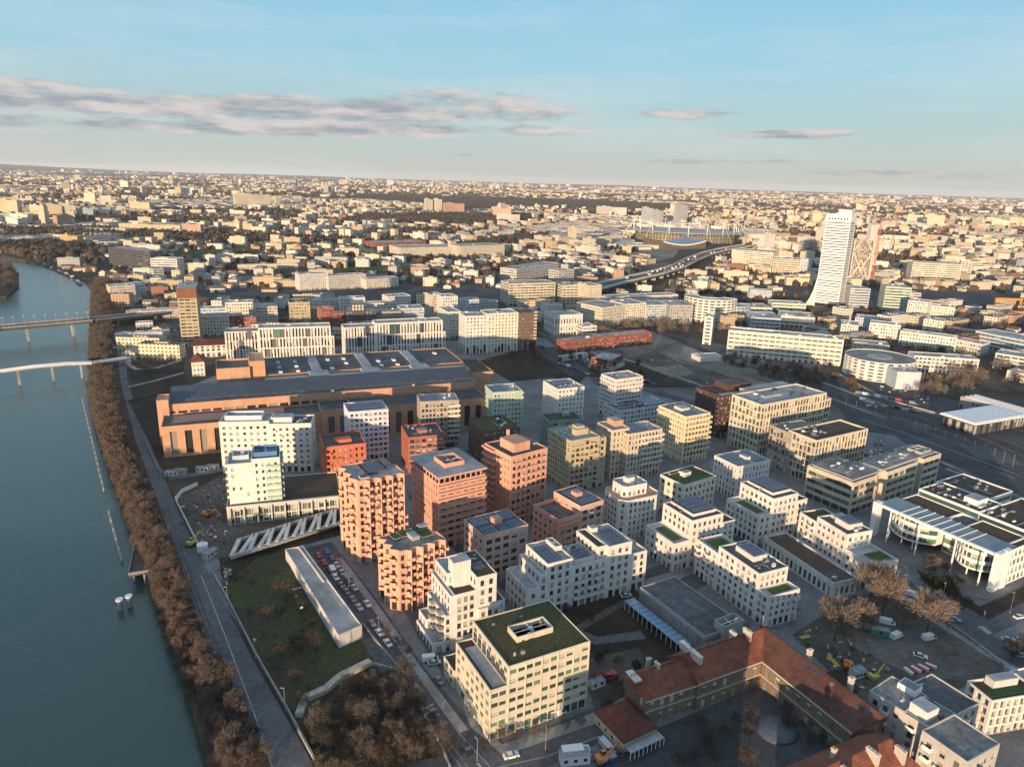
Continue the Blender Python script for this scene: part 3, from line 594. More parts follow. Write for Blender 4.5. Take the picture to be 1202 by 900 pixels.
# --- gold tower
b = B3('tower_block', 'golden panelled tower with grooved facades and a stepped roof', (669.9, 517.3), (641.3, 502.7), (715, 510.7), 28.0, W_gold, None, 'residential tower'); U, V = b.U, b.V
sg = ST(bay=2.1, fl=3.0, gf=4, w=1.0, h=1.9, sill=.5, gw=1.4, gh=3, top=.8, depth=.35); sgr = ST(bay=3.0, fl=3.0, gf=4, w=1.9, h=1.9, sill=.3, gw=2, gh=3, top=.8, balc=.5, bd=.9, bw=2.4, bars=1)
b.tier((0, 0, U*.8, V), 28.0, [sgr, sgr, sg, sg], roof=RF_light, par=1.0).tier((U*.8, .6, U, V), 26.5, [sgr, sgr, sg, sg], roof=RF_light).done(); b.pent(U*.35, V*.35, U*.7, V*.7, 27, 3.0, W_gold); b.pent(U*.42, V*.42, U*.63, V*.63, 30, 1.2, W_gold); b.vents(2, 2, U*.3, V-3, 27.1, 4)
# --- beige balcony tower
b = B3('tower_block', 'cream tower with wraparound balconies between the golden and yellow towers', (737.3, 509.3), (720.5, 499), (776.5, 502), 25.5, W_beige, None, 'residential tower'); U, V = b.U, b.V
sb = ST(bay=2.2, fl=3.0, gf=4, w=1.2, h=2.0, sill=.2, gw=1.5, gh=3, top=.5); sbl = ST(bay=1.5, fl=3.0, gf=4, w=.7, h=1.9, sill=.4, gw=.9, gh=3, top=.5)
b.tier((0, 0, U, V), 25.5, [sb, sb, sbl, sbl], roof=RF_light).done(); b.bands((U*.4, 0), (U+.9, 0), 7, 25.5, 3, 1.0, W_cream); b.bands((U, 0), (U, V), 7, 25.5, 3, .9, W_cream); b.solar(2, 2, U*.6, V-2, 25, 3); b.vents(U*.6, 2, U-3, V-2, 25, 4)
b = B3(AP, 'narrow cream block with rusty roof hut joined behind the cream balcony tower', (719, 505), (705, 494.7), (736, 500), 27, W_beige, None); U, V = b.U, b.V
b.tier((0, 0, U, V), 27, [sb, sb, sbl, sbl], roof=RF_light).done(); b.pent(U*.5, V*.4, U*1.0, V*.9, 26.4, 3.0, W_power)
# --- yellow tower
b = B3('tower_block', 'pale yellow tower with shining balconies at the east end of the row', (805.3, 488.8), (769.3, 476), (838, 485.3), 27.9, W_yellow, None, 'residential tower'); U, V = b.U, b.V
sy = ST(bay=2.4, fl=3.0, gf=4, w=1.5, h=1.9, sill=.2, gw=1.5, gh=3, top=.5); syl = ST(bay=1.9, fl=3.0, gf=4, w=.8, h=1.6, sill=.6, gw=.9, gh=3, top=.5)
b.tier((0, 0, U, V), 27.9, [sy, sy, syl, syl], roof=RF_light).done(); b.bands((U*.12, 0), (U+.9, 0), 7, 27.9, 3, 1.2, W_yellow); b.bands((U, 0), (U, V), 7, 27.9, 3, 1.2, W_yellow); b.bands((0, V), (0, V*.72), 16, 27.9, 3, 1.3, W_yellow)
b.pent(U*.3, V*.4, U*.6, V*.7, 27.3, 1.6, W_yellow); b.solar(2, 2, U*.6, V*.32, 27.4, 2); b.solar(2, V*.74, U*.8, V-2, 27.4, 2); b.vents(U*.65, 3, U-3, V-3, 27.4, 4)
# --- back row towers
def tower(name, label, N, L, R, h, wall, stf, stl, roofm=RF_light, par=.7, cat='residential tower', **k):
    b = B3(name, label, N, L, R, h, wall, None, cat, **k); b.tier((0, 0, b.U, b.V), h, [stf, stf, stl, stl], roof=roofm, par=par).done(); return b
sw = ST(bay=2.6, fl=2.95, gf=4, w=1.2, h=1.4, sill=.9, top=.8); swl = ST(bay=2.2, fl=2.95, gf=4, w=.8, h=1.3, sill=.9, top=.8, skip=.25)
b = tower('tower_block', 'lilac white tower with balcony bands behind the orange block', (408.8, 483.5), (404, 472.8), (455.5, 479.2), 28.5, W_lilac, ST(bay=2.4, fl=2.9, gf=4, w=1.6, h=1.5, sill=.8, top=.8), swl, RF_light, .5)
b.solar(2, 3, b.U-2, b.V-3, 28.3, 4); b.bands((b.U*.45, 0), (b.U, 0), 7, 28, 2.9, .9, W_lilac)
b = tower('tower_block', 'taupe tower with gridded windows and one sunlit edge before the power hall', (493.3, 471.2), (488, 462.7), (539.2, 469.3), 28.5, W_taupe, ST(bay=2.2, fl=2.95, gf=4, w=1.4, h=1.8, sill=.5, top=1.2), swl, RF_light)
b.solar(2, 2, b.U*.5, b.V-2, 28, 3); b.vents(b.U*.6, 2, b.U-3, b.V-2, 27.9, 4); b.bands((b.U*.72, 0), (b.U+.6, 0), 7, 28, 2.95, .9, W_cream)
b = tower('tower_block', 'pale green tower right of the old power hall', (578.7, 460.5), (564.8, 452), (615.2, 459.2), 26.5, W_green, ST(bay=2.3, fl=2.95, gf=4, w=1.1, h=1.4, sill=.8, top=.9), ST(bay=2.6, fl=2.95, gf=4, w=.7, h=1.2, top=.9, skip=.2), RF_light)
b.bands((b.U*.75, 0), (b.U+.5, 0), 7, 26, 2.95, .9, W_green); b.solar(2, 2, b.U*.5, b.V-2, 26, 3); b.vents(b.U*.6, 2, b.U-3, b.V-2, 26, 4)
b = tower('tower_block', 'square bright white tower with small dark windows right of the green tower', (654.7, 456.5), (635.5, 446.7), (687.5, 454), 27.5, W_white, sw, swl, RF_light); b.vents(2, 2, b.U-3, b.V-3, 27, 6); b.solar(3, b.V*.5, b.U-4, b.V-2, 27, 2)
b = tower('tower_block', 'white tower with rounded balcony bands beside the rail cutting', (723, 445.3), (702.7, 438.7), (757.3, 441.9), 28, W_white, ST(bay=2.8, fl=2.95, gf=4, w=1.6, h=1.7, sill=.3, top=.9), sw, RF_light)
b.bands((0, 0), (b.U, 0), 7, 27, 2.95, 1.0, W_white); b.bands((b.U, 0), (b.U, b.V), 7, 27, 2.95, 1.0, W_white); b.bands((0, b.V), (0, 0), 7, 27, 2.95, .8, W_white); b.vents(2, 2, b.U-3, b.V-3, 27.4, 6)
b = tower(AP, 'low blue white block with cluttered roof in front of the rounded balcony tower', (727.5, 482), (706.7, 473.5), (786.7, 474), 19, W_blueg, ST(bay=2.6, fl=3, gf=4, w=1.5, h=1.5), sw, RF_dark, .5); b.vents(2, 2, b.U-4, b.V-3, 18.5, 12, 1.5)
b.solar(b.U*.6, 2, b.U-2, b.V-2, 18.6, 2)
b = tower(AP, 'teal green block with a sunken roof court behind the golden tower', (644, 494), (632.5, 485), (685.3, 492), 20, W_teal, ST(bay=2.6, fl=3, gf=4, w=1.5, h=1.5), sw, RF_green, 1.0); b.pent(b.U*.55, b.V*.5, b.U*.75, b.V*.75, 19.4, 1.8, W_teal); b.green(3, 2, b.U*.45, b.V-3, 19.1)
b = tower(AP, 'dark brown block with planted roof behind the two pink towers', (567.2, 505.9), (552.8, 490.7), (608, 500), 20, W_brown, ST(bay=2.6, fl=3, gf=4, w=1.5, h=1.6), sw, RF_green, .6); b.vents(b.U*.5, 2, b.U-3, b.V-3, 19.5, 8, 1.4)
b = tower(AP, 'brick red block with one bright side and metal bands', (479.2, 513.3), (465.9, 499.5), (523.5, 511.2), 20, W_brick, ST(bay=3, fl=3, gf=4, w=2.2, h=1.7, sill=.6), ST(bay=2.4, fl=3, gf=4, w=.8, h=1.4, skip=.3), RF_dark, .9)
b.bands((0, 0), (b.U, 0), 7, 19, 3, .5, W_grey, hh=.3); b.pent(b.U*.35, b.V*.35, b.U*.6, b.V*.6, 19.2, 1.3, W_orange); b.vents(2, 2, b.U-3, b.V-3, 19.3, 5)
b = tower(AP, 'vivid orange red block with a sunken roof court left of the zigzag tower', (380.5, 524.8), (372, 509.9), (430, 520.5), 21.5, W_orange, ST(bay=2.7, fl=3, gf=4.5, w=1.1, h=1.8, sill=.5, gw=2.5, gh=3.8, balc=.25, bd=.8), ST(bay=2.4, fl=3, gf=4.5, w=1.0, h=1.8, sill=.5, gw=2, gh=3.8), RF_dark, .8)
b.pent(b.U*.3, b.V*.3, b.U*.7, b.V*.55, 20.7, 1.6, W_orange, W_orange); b.green(2, b.V*.6, b.U-2, b.V-2, 20.7, RF_brown)
# --- maroon block
b = tower(OF, 'dark maroon office block with a black roof box left of the gridded office', (846, 465), (820.8, 453.3), (893, 457), 27, W_maroon, ST(bay=2, fl=3.3, gf=4, w=1.1, h=2.3), sw, RF_brown, .8, cat='office building'); b.pent(b.U*.4, b.V*.4, b.U*.95, b.V*.95, 26.4, 4, W_maroon, RF_dark); b.pent(3, 2, b.U*.5, b.V*.25, 26.3, .5, W_grey, RF_light)
# --- gridded beige office J + K
sJ = ST(bay=2.6, fl=3.9, gf=4.6, w=2.05, h=3.3, sill=.35, gw=2.0, gh=4.0, top=.9, depth=.5, glass=G_dark, frame=W_sand, bars=1, margin=.3); sJl = ST(**{**sJ, 'glass': G_green})
b = B3(OF, 'big beige gridded office with a blue grey roof', (894.7, 474.8), (859.5, 462.5), (970.7, 460.7), 31, W_sand, None, 'office building'); U, V = b.U, b.V
b.tier((0, 0, U, V), 31, [sJ, sJ, sJ, sJl], roof=RF_light, par=.9).tier((U, 2, U+8, V-3), 26, sJ, roof=RF_dark).done(); b.vents(4, 3, U-5, V-3, 30.2, 12, 2); b.pent(U*.25, V*.45, U*.5, V*.6, 30.1, 1.0, W_grey)
m = MB(); m.box(U*.28, V, 0, U*.95, V+9, 30.5, W_sand, top=RF_light); m.build('rear_wing', b.root)
b = B3(OF, 'lower beige gridded office with a planted dark roof in front of the blue-roofed one', (958.7, 516.7), (927, 504.2), (1017.9, 502.5), 24.5, W_sand, None, 'office building'); U, V = b.U, b.V
b.tier((0, 0, U, V), 24.5, [sJ, sJ, sJ, sJ], roof=RF_brown, par=.9).done(); b.vents(2, V*.3, U*.45, V-2, 23.8, 10, 1.6)
b3 = B3(OF, 'recessed grey beige wing linking the two gridded offices', (929, 507.5), (906.7, 496.7), (968, 500), 24, W_taupe, None, 'office building')
b3.tier((0, 0, b3.U*.9, b3.V), 23.5, sJ, roof=RF_grey).done(); b3.vents(2, 2, b3.U*.6, b3.V-3, 23, 6, 1.5)
# --- banded office L
sL = ST(bay=5.2, fl=3.7, gf=3.9, w=4.95, h=2.1, sill=.7, gw=4.4, gh=3, top=1.0, depth=.5, glass=G_green, frame=G_frame, bars=3, margin=.8)
b = B3(OF, 'long office with beige bands, ribbon windows and a gravel roof beside the railway', (1003.5, 562), (943, 543), (1113, 531), 19, W_beige, None, 'office building'); U, V = b.U, b.V
b.tier((0, 0, U*.26, V), 17, sL, roof=RF_grey, par=.5, wall=wallmat('stone_salmon_lit', (.56, .45, .36))).tier((U*.26, 2.5, U*.36, V*.7), 16.5, ST(**{**sL, 'top': 1}), roof=RF_dark).tier((U*.36, -.4, U*.72, V*.62), 17, sL, roof=RF_grey, par=.5).tier((U*.72, 1.5, U*.78, V*.5), 16.5, sL, roof=RF_dark).tier((U*.78, -.8, U, V*.6), 17.5, sL, roof=RF_grey, par=.5).done()  # warm light on the near end is put into its salmon wall colour
m = MB(); m.box(1.5, 1.8, 16.4, U*.3, V-1.8, 17.6, W_grey, top=RF_grey); m.box(U*.34, 1.8, 16.5, U-2, V*.5, 17.8, W_grey, top=RF_grey); m.box(U*.3, 3, 16.5, U*.34, V*.5, 17.5, W_grey); m.build('roof_canopy', b.root)
b.vents(4, 5, U*.25, V-4, 17.5, 12, 1.8); b.vents(U*.4, 4, U*.9, V*.4, 17.7, 14, 1.8); b.frameroof(U*.83, 3, U*.96, V*.42, 17.7, 1.6, W_grey); 
# --- grey school hall, canopy, tower
b = Building('hall', 'grey slatted hall with a broad flat roof behind the red-roofed school', P(828, 766), 60, wall=W_grey)
o = P(828, 746.7, 8.5); b.root.location = (o.x, o.y, 0); b.loc = Vector((o.x, o.y, 0)); b.M = Matrix.Translation(b.loc) @ Matrix.Rotation(b.rz, 4, 'Z')
l = b.local(750.7, 690.7, 8.5); r_ = b.local(788, 675.2, 8.5); VV = (l[1]+r_[1])/2; UU = r_[0]-l[0]
b.tier((0, 0, UU, VV), 8.5, ST(bay=.9, gf=0, fl=7, w=.5, h=6.4, sill=.6, top=.9, depth=.35, margin=.2, bars=0, frame=W_grey, glass=G_blue), roof=RF_dark, par=.35).done()
b.frameroof(UU-10, -1.5, UU-1, 3.0, 8.4, 2.6, W_grey)
m = MB(); m.box(UU-10, -1.5, 0, UU-1, 3.0, 8.4, W_grey); m.build('stair_tower', b.root)
m = MB(); m.box(-6, 4, 3.6, -1.6, VV+1, 3.8, mat('canopy_glass_blue', (.16, .28, .42), .2, var=.1), bottom=True)
for k in range(13): m.box(-6.1, 4+k*(VV-3.2)/12, 3.8, -1.5, 4.12+k*(VV-3.2)/12, 3.9, M_white); m.box(-6, 4+k*(VV-3.4)/12, 0, -5.85, 4.15+k*(VV-3.4)/12, 3.6, M_white)
m.build('glass_canopy', b.root)
# --- long low pavilion with concrete roof
pts = [P(334.7, 644, 5), P(397.3, 745.3, 5), P(424.8, 733.3, 5), P(355.5, 640, 5)]
b = Building('pavilion', 'long low concrete pavilion with puddled flat roof beside the dark lawn', (pts[1].x, pts[1].y), 62, wall=W_pale)
a = [tuple((b.M.inverted() @ Vector((p.x, p.y, 0)))[:2]) for p in pts]; poly = [a[1], a[2], a[3], a[0]]
b.tier(poly, 5, ST(blank=True), roof=mat('roof_wet_concrete', (.26, .27, .26), .5, var=.25, scale=.12, c2=(.42, .43, .42)), par=.7, wall=W_pale).done()
m = MB(); q0 = Vector(a[3]).lerp(Vector(a[0]), .22); q1 = Vector(a[2]).lerp(Vector(a[1]), .22)
m.obox(Vector(poly[2]).lerp(Vector(poly[3]), .25), Vector(poly[2]).lerp(Vector(poly[3]), .25)+(Vector(poly[1])-Vector(poly[2]))*.48, .4, 4.3, 5.0, W_white); m.build('parapet', b.root)
b.vents(-8, 20, -2, 40, 4.4, 4, .8)
# --- big white block and pale green tower on the glass podium
b = Building(AP, 'broad white slab with square windows in front of the ochre power hall', P(368, 553), 82, wall=W_white)
h = hgt(368, 553, 496.5); l = b.local(264.8, 488, h); r_ = b.local(361.3, 484, h); UW = -l[0]
b.tier((l[0], 0, l[0]*.46, 14), h+1.5, ST(bay=3.5, fl=3.05, gf=4, w=1.4, h=1.5, top=1.6, balc=0), roof=RF_light, par=.7).tier((l[0]*.46, .01, 0, 14), h, ST(bay=3.2, fl=3.05, gf=4, w=1.25, h=1.4, top=1.5, balc=.25, bd=.8, bw=2), roof=RF_dark, par=.9).done()
b.pent(l[0]*.45, 3, l[0]*.22, 10, h-.9, 3.2); b.frameroof(l[0]*.95, 3, l[0]*.55, 11, h+1, 2.5, W_lilac); b.vents(l[0]*.2, 2, -3, 11, h-.8, 6, 1.5)
b = Building(AP, 'pale mint tower with green balconies standing on the glazed podium', P(272, 613), 72, wall=W_mint)
hT = hgt(272, 613, 545); R0 = b.local(328.5, 537, hT); U = R0[0]
sm_ = ST(bay=2.6, fl=3, gf=0, w=1.0, h=1.5, top=1.2, glass=G_green); 
b.tier((0, 0, U*.46, 15), hT, ST(**{**sm_, 'skip': .45}), roof=RF_light, z0=8.5).tier((U*.46, .01, U, 15), hT+1.5, [ST(**{**sm_, 'bay': 2.4}), sm_, sm_, sm_], roof=RF_dark, z0=8.5).done()
b.bands((U*.72, 0), (U, 0), 10, hT, 3, 1.1, W_green); b.bands((U, 0), (U, 15), 10, hT, 3, 1.2, W_green); b.bands((0, 15), (0, 4), 10, hT, 3, 1.2, W_mint); b.frameroof(U*.5, 3, U*.95, 12, hT+.9, 2.4, mat('blue_glass_screen', (.10, .22, .42), .3)); b.frameroof(2, 6, U*.4, 13, hT-.6, 2, W_blueg)
b = Building('podium', 'glazed podium with columns and planted deck under the mint tower', P(279, 615), 72, wall=W_pale)
R0 = b.local(399, 588, 0); U = R0[0]
b.tier((-4, 0, U, 30), 8.3, ST(bay=2.4, fl=3.4, gf=0, w=2.1, h=3.0, sill=.2, top=1.0, glass=G_green, frame=W_sand, depth=.4), roof=RF_brown, par=.5).done(); b.green(U*.52, 3, U-3, 16, 7.8, RF_brown)
m = MB()
for k in range(9): m.box(-3+k*(U+2)/8.2, -.9, 0, -2.4+k*(U+2)/8.2, -.3, 8.3, W_pale)
m.box(-4, -1.1, 8.3, U, 0, 9.1, W_pale); m.build('colonnade', b.root)
# ------------------------------------------------------------------ ground, river, roads
def gmat(name, c1, c2, s1=.02, s2=.4, rough=.95, c3=None, bump=0, spec=.2, mixf=.5, pos=(.38, .62)):
    if name in MATS: return MATS[name]
    m = bpy.data.materials.new(name); m.use_nodes = True; nt = m.node_tree; N = nt.nodes; L = nt.links; b = N['Principled BSDF']; b.inputs['Roughness'].default_value = rough; b.inputs['Specular IOR Level'].default_value = spec
    g = N.new('ShaderNodeNewGeometry'); n1 = N.new('ShaderNodeTexNoise'); n1.inputs['Scale'].default_value = s1; n1.inputs['Detail'].default_value = 8; n1.inputs['Roughness'].default_value = .65; L.new(g.outputs['Position'], n1.inputs['Vector'])
    n2 = N.new('ShaderNodeTexNoise'); n2.inputs['Scale'].default_value = s2; n2.inputs['Detail'].default_value = 6; n2.inputs['Roughness'].default_value = .7; L.new(g.outputs['Position'], n2.inputs['Vector'])
    r = N.new('ShaderNodeValToRGB'); L.new(n1.outputs[0], r.inputs[0]); r.color_ramp.elements[0].position = pos[0]; r.color_ramp.elements[0].color = (*c1, 1); r.color_ramp.elements[1].position = pos[1]; r.color_ramp.elements[1].color = (*c2, 1)
    if c3: e = r.color_ramp.elements.new(.5); e.color = (*c3, 1)
    r2 = N.new('ShaderNodeValToRGB'); L.new(n2.outputs[0], r2.inputs[0]); r2.color_ramp.elements[0].position = .3; r2.color_ramp.elements[0].color = (.45, .45, .45, 1); r2.color_ramp.elements[1].position = .7; r2.color_ramp.elements[1].color = (1.25, 1.25, 1.25, 1)
    mx = N.new('ShaderNodeMix'); mx.data_type = 'RGBA'; mx.blend_type = 'MULTIPLY'; mx.inputs[0].default_value = mixf*1.4; L.new(r.outputs[0], mx.inputs[6]); L.new(r2.outputs[0], mx.inputs[7]); L.new(mx.outputs[2], b.inputs['Base Color'])
    if bump:
        bp = N.new('ShaderNodeBump'); bp.inputs['Strength'].default_value = bump; bp.inputs['Distance'].default_value = .5; L.new(n2.outputs[0], bp.inputs['Height']); L.new(bp.outputs[0], b.inputs['Normal'])
    MATS[name] = m; return m
GM_land = gmat('land_mixed', (.075, .06, .045), (.15, .125, .10), .004, .06, c3=(.05, .045, .03))
GM_pave = gmat('district_paving', (.15, .15, .155), (.24, .235, .23), .05, .7)
GM_dirt = gmat('site_dirt', (.075, .062, .052), (.15, .13, .11), .045, .5, bump=.4)
GM_asph = gmat('asphalt', (.08, .082, .088), (.14, .14, .145), .03, .5); GM_asphd = gmat('asphalt_dark', (.05, .052, .06), (.09, .092, .10), .03, .4)
GM_road = gmat('old_asphalt_light', (.11, .112, .12), (.17, .17, .175), .05, .6)
GM_grass = gmat('rough_grass', (.075, .058, .042), (.07, .095, .03), .05, .6, c3=(.07, .075, .036), bump=1.0, mixf=.7); GM_scrub = gmat('scrub_soil', (.03, .024, .016), (.06, .048, .034), .05, .8, bump=.5)
GM_bank = gmat('bank_soil', (.05, .036, .026), (.095, .07, .05), .05, .7, bump=.5); GM_lightsoil = gmat('quarry_soil', (.16, .14, .12), (.30, .26, .21), .02, .3)
GM_rail = gmat('ballast', (.11, .095, .08), (.19, .17, .15), .02, .6); GM_conc = gmat('pale_concrete', (.26, .25, .24), (.38, .37, .35), .08, .8); GM_green = gmat('mown_grass', (.04, .065, .02), (.06, .09, .03), .02, .4)
river_px = [(262, 905), (240, 852), (205, 765), (185, 705), (165, 655), (150, 605), (128, 545), (112, 495), (104, 455), (105, 415), (107, 375), (107, 345), (99, 332), (76, 322), (45, 312), (0, 303), (-60, 298), (-200, 300), (-420, 345), (-800, 480), (-900, 700), (-420, 1040), (120, 1300), (330, 1180)]
WZ = -4.0
river = [P(x, y, WZ) for x, y in river_px]
riv2 = [(p.x, p.y) for p in river]
hole = [tuple(p) for p in inset(riv2, -5.0)]
FAR = 26000
outer = [(-FAR, -1500), (FAR, -1500), (FAR, FAR), (-FAR, FAR)]
tri = tessellate_polygon([[Vector((x, y, 0)) for x, y in outer], [Vector((x, y, 0)) for x, y in hole[::-1]]])
vs = [(x, y, 0) for x, y in outer]+[(x, y, 0) for x, y in hole[::-1]]
m = MB()
for t in tri:
    a, b_, c = [Vector(vs[i]) for i in t]
    t = t if (b_-a).cross(c-a).z > 0 else t[::-1]
    m.face([vs[i] for i in t], GM_land)
tag(m.build('ground'), kind='structure')
m = MB(); n = len(riv2)
for i in range(n): j = (i+1) % n; m.face([(*riv2[i], WZ-1.0), (*riv2[j], WZ-1.0), (*hole[j], 0), (*hole[i], 0)][::-1], GM_bank); 
tag(m.build('river_bank'), kind='structure')
wm = bpy.data.materials.new('river_water'); wm.use_nodes = True; nt = wm.node_tree; b_ = nt.nodes['Principled BSDF']; b_.inputs['Base Color'].default_value = (.042, .078, .064, 1); b_.inputs['Roughness'].default_value = .16; b_.inputs['Specular IOR Level'].default_value = .5; b_.inputs['IOR'].default_value = 1.5
g = nt.nodes.new('ShaderNodeNewGeometry'); bump_in = None
for sc_, st_, dst in ((.30, .9, .12), (.06, .25, .3), (1.0, .6, .06)):
    nn = nt.nodes.new('ShaderNodeTexNoise'); nn.inputs['Scale'].default_value = sc_; nn.inputs['Detail'].default_value = 4; nn.inputs['Roughness'].default_value = .6; mp = nt.nodes.new('ShaderNodeMapping'); mp.inputs['Rotation'].default_value = (0, 0, .4); mp.inputs['Scale'].default_value = (1, 1.8, 1)
    nt.links.new(g.outputs['Position'], mp.inputs[0]); nt.links.new(mp.outputs[0], nn.inputs['Vector']); bp = nt.nodes.new('ShaderNodeBump'); bp.inputs['Strength'].default_value = st_; bp.inputs['Distance'].default_value = dst*1.6; nt.links.new(nn.outputs[0], bp.inputs['Height'])
    if bump_in: nt.links.new(bump_in, bp.inputs['Normal'])
    bump_in = bp.outputs[0]
nt.links.new(bump_in, b_.inputs['Normal'])
m = MB(); wp = inset(riv2, -4.0); tri = tessellate_polygon([[Vector((x, y, 0)) for x, y in wp]])
for t in tri:
    a, c, d = [Vector((*wp[i], WZ)) for i in t]
    m.face([a, c, d] if (c-a).cross(d-a).z > 0 else [a, d, c], wm)
tag(m.build('river'), kind='structure')
PZ = [0.0]
def patch(name, px, mt, z=None, world_=False):
    if z is None: PZ[0] += .006; z = .03+PZ[0]
    pts = [Vector((x, y, 0)) if world_ else P(x, y) for x, y in px]; pts = [(p.x, p.y) for p in pts]
    ar = sum(pts[i][0]*pts[(i+1) % len(pts)][1]-pts[(i+1) % len(pts)][0]*pts[i][1] for i in range(len(pts)))
    if ar < 0: pts = pts[::-1]
    m = MB()
    for t in tessellate_polygon([[Vector((x, y, 0)) for x, y in pts]]):
        a, c, d = [Vector((*pts[i], z)) for i in t]; m.face([a, c, d] if (c-a).cross(d-a).z > 0 else [a, d, c], mt)
    return tag(m.build(name), kind='structure')
def strip(name, px, w, mt, z=None, world_=False):
    """road of constant width along a centre line"""
    if z is None: PZ[0] += .006; z = .03+PZ[0]
    c = [Vector((x, y)) if world_ else P(x, y).xy for x, y in px]; Ls = []; Rs = []
    for i, p in enumerate(c):
        t = (c[min(i+1, len(c)-1)]-c[max(i-1, 0)]).normalized(); n = Vector((-t.y, t.x))*w/2; Ls.append(p+n); Rs.append(p-n)
    m = MB()
    for i in range(len(c)-1): m.face([(*Rs[i], z), (*Rs[i+1], z), (*Ls[i+1], z), (*Ls[i], z)], mt)
    return tag(m.build(name), kind='structure')
patch('district_ground', [(205, 585), (330, 540), (180, 470), (330, 410), (620, 395), (900, 425), (1080, 560), (1210, 640), (1300, 900), (1250, 1100), (560, 1100), (395, 900), (250, 690)], GM_pave)
patch('riverside_strip', [(252, 930), (175, 660), (118, 500), (106, 420), (109, 340), (128, 335), (140, 420), (165, 500), (225, 620), (320, 930)], GM_bank)
patch('quay_road', [(296, 930), (255, 800), (212, 660), (186, 590), (160, 520), (142, 450), (136, 400), (146, 400), (150, 450), (172, 510), (205, 590), (236, 655), (300, 780), (358, 880), (384, 930)], GM_road)
M_line = gmat('worn_white_paint', (.30, .30, .30), (.5, .5, .48), .5, 2)
strip('lane_marking', [(330, 930), (296, 830), (262, 740), (236, 675)], .3, M_line); strip('tram_track', [(318, 930), (286, 840), (250, 745), (222, 670), (196, 595)], .35, GM_asphd); strip('tram_track', [(310, 930), (279, 840), (244, 745), (217, 670), (191, 595)], .35, GM_asphd)
patch('grass_slope', [(262, 690), (300, 655), (335, 645), (398, 748), (440, 742), (470, 780), (350, 850), (300, 770)], GM_grass)
patch('scrub_ground', [(356, 850), (385, 812), (436, 780), (476, 785), (540, 885), (560, 960), (380, 960)], GM_scrub)
patch('scrub_ground', [(255, 640), (262, 690), (300, 655), (335, 645), (400, 628), (398, 612), (330, 622)], GM_scrub)
patch('site_ground', [(205, 588), (265, 555), (400, 575), (400, 612), (330, 640), (258, 655), (235, 650)], GM_dirt)
patch('site_ground', [(150, 470), (190, 455), (230, 460), (195, 500), (190, 545), (168, 505)], GM_scrub)
strip('street', [(372, 640), (430, 720), (475, 790), (530, 860), (590, 940)], 13, GM_asph); strip('street', [(480, 915), (600, 895), (700, 850), (790, 815)], 12, GM_asph); strip('street', [(400, 570), (445, 650), (500, 740), (540, 800)], 7, GM_asph)
strip('pavement', [(398, 655), (445, 718), (490, 785), (545, 858)], 2.6, GM_conc); strip('pavement', [(540, 800), (560, 850), (590, 880), (700, 842), (760, 812)], 4, GM_conc)
strip('street', [(600, 700), (700, 735), (800, 690), (960, 610)], 9, GM_asph); strip('street', [(470, 560), (560, 660), (620, 700)], 9, GM_asph); strip('street', [(640, 610), (740, 680), (830, 650), (950, 600)], 8, GM_asph)
patch('school_garden', [(600, 720), (745, 690), (800, 760), (755, 812), (700, 840), (690, 760)], GM_scrub); patch('school_garden', [(680, 775), (750, 760), (765, 800), (700, 838)], GM_dirt)
strip('garden_path', [(655, 732), (700, 752), (755, 745)], 4.5, GM_road); strip('garden_path', [(640, 760), (745, 700)], 3.0, GM_dirt)
patch('school_courtyard', [(700, 900), (760, 860), (900, 800), (1010, 870), (900, 960), (700, 980)], GM_asphd)
patch('site_ground', [(930, 745), (1000, 700), (1060, 690), (1160, 745), (1180, 790), (1060, 830), (1035, 850)], GM_dirt); patch('site_ground', [(1010, 730), (1100, 745), (1150, 790), (1090, 800), (1000, 760)], gmat('site_dust', (.10, .09, .08), (.19, .17, .15), .06, .5))
strip('road', [(1040, 668), (1085, 708), (1130, 735), (1180, 765), (1240, 795)], 9, GM_asph); strip('road', [(1135, 735), (1170, 722), (1210, 703), (1260, 680)], 13, GM_asph)
strip('pavement', [(1060, 700), (1100, 730), (1150, 762), (1200, 792)], 3, GM_conc)
strip('crossing_marking', [(1150, 735), (1162, 744)], 2.2, M_line)
patch('office_forecourt', [(1030, 650), (1090, 665), (1160, 705), (1100, 690), (1060, 680)], GM_pave); patch('hedge_bed', [(1075, 668), (1150, 712), (1175, 702), (1215, 682), (1215, 700), (1160, 728), (1085, 684)], GM_scrub)
patch('work_ground', [(640, 395), (760, 386), (900, 415), (1010, 440), (1010, 500), (880, 470), (700, 452)], gmat('work_ground', (.10, .09, .08), (.20, .18, .155), .02, .15, c3=(.12, .11, .105)))
patch('railway_yard', [(905, 432), (1010, 430), (1120, 470), (1210, 500), (1300, 640), (1150, 600), (1015, 520), (985, 480)], GM_asphd)
strip('lane_marking', [(1010, 492), (1060, 508), (1120, 530), (1202, 560)], .5, M_line); strip('lane_marking', [(1170, 554), (1190, 561)], .5, M_line); strip('footway', [(1110, 550), (1202, 585)], 2, GM_conc)
for k in range(5): strip('rail_track', [(620+k*4, 360+k*3), (720+k*6, 425+k*4), (830+k*8, 480+k*5), (1000+k*12, 560+k*5)], 1.6, GM_rail)
patch('earthworks', [(700, 385), (770, 390), (860, 430), (905, 455), (840, 450), (780, 440), (740, 420)], GM_lightsoil); patch('construction_yard', [(715, 425), (770, 412), (850, 440), (880, 452), (820, 458), (740, 432)], GM_dirt)
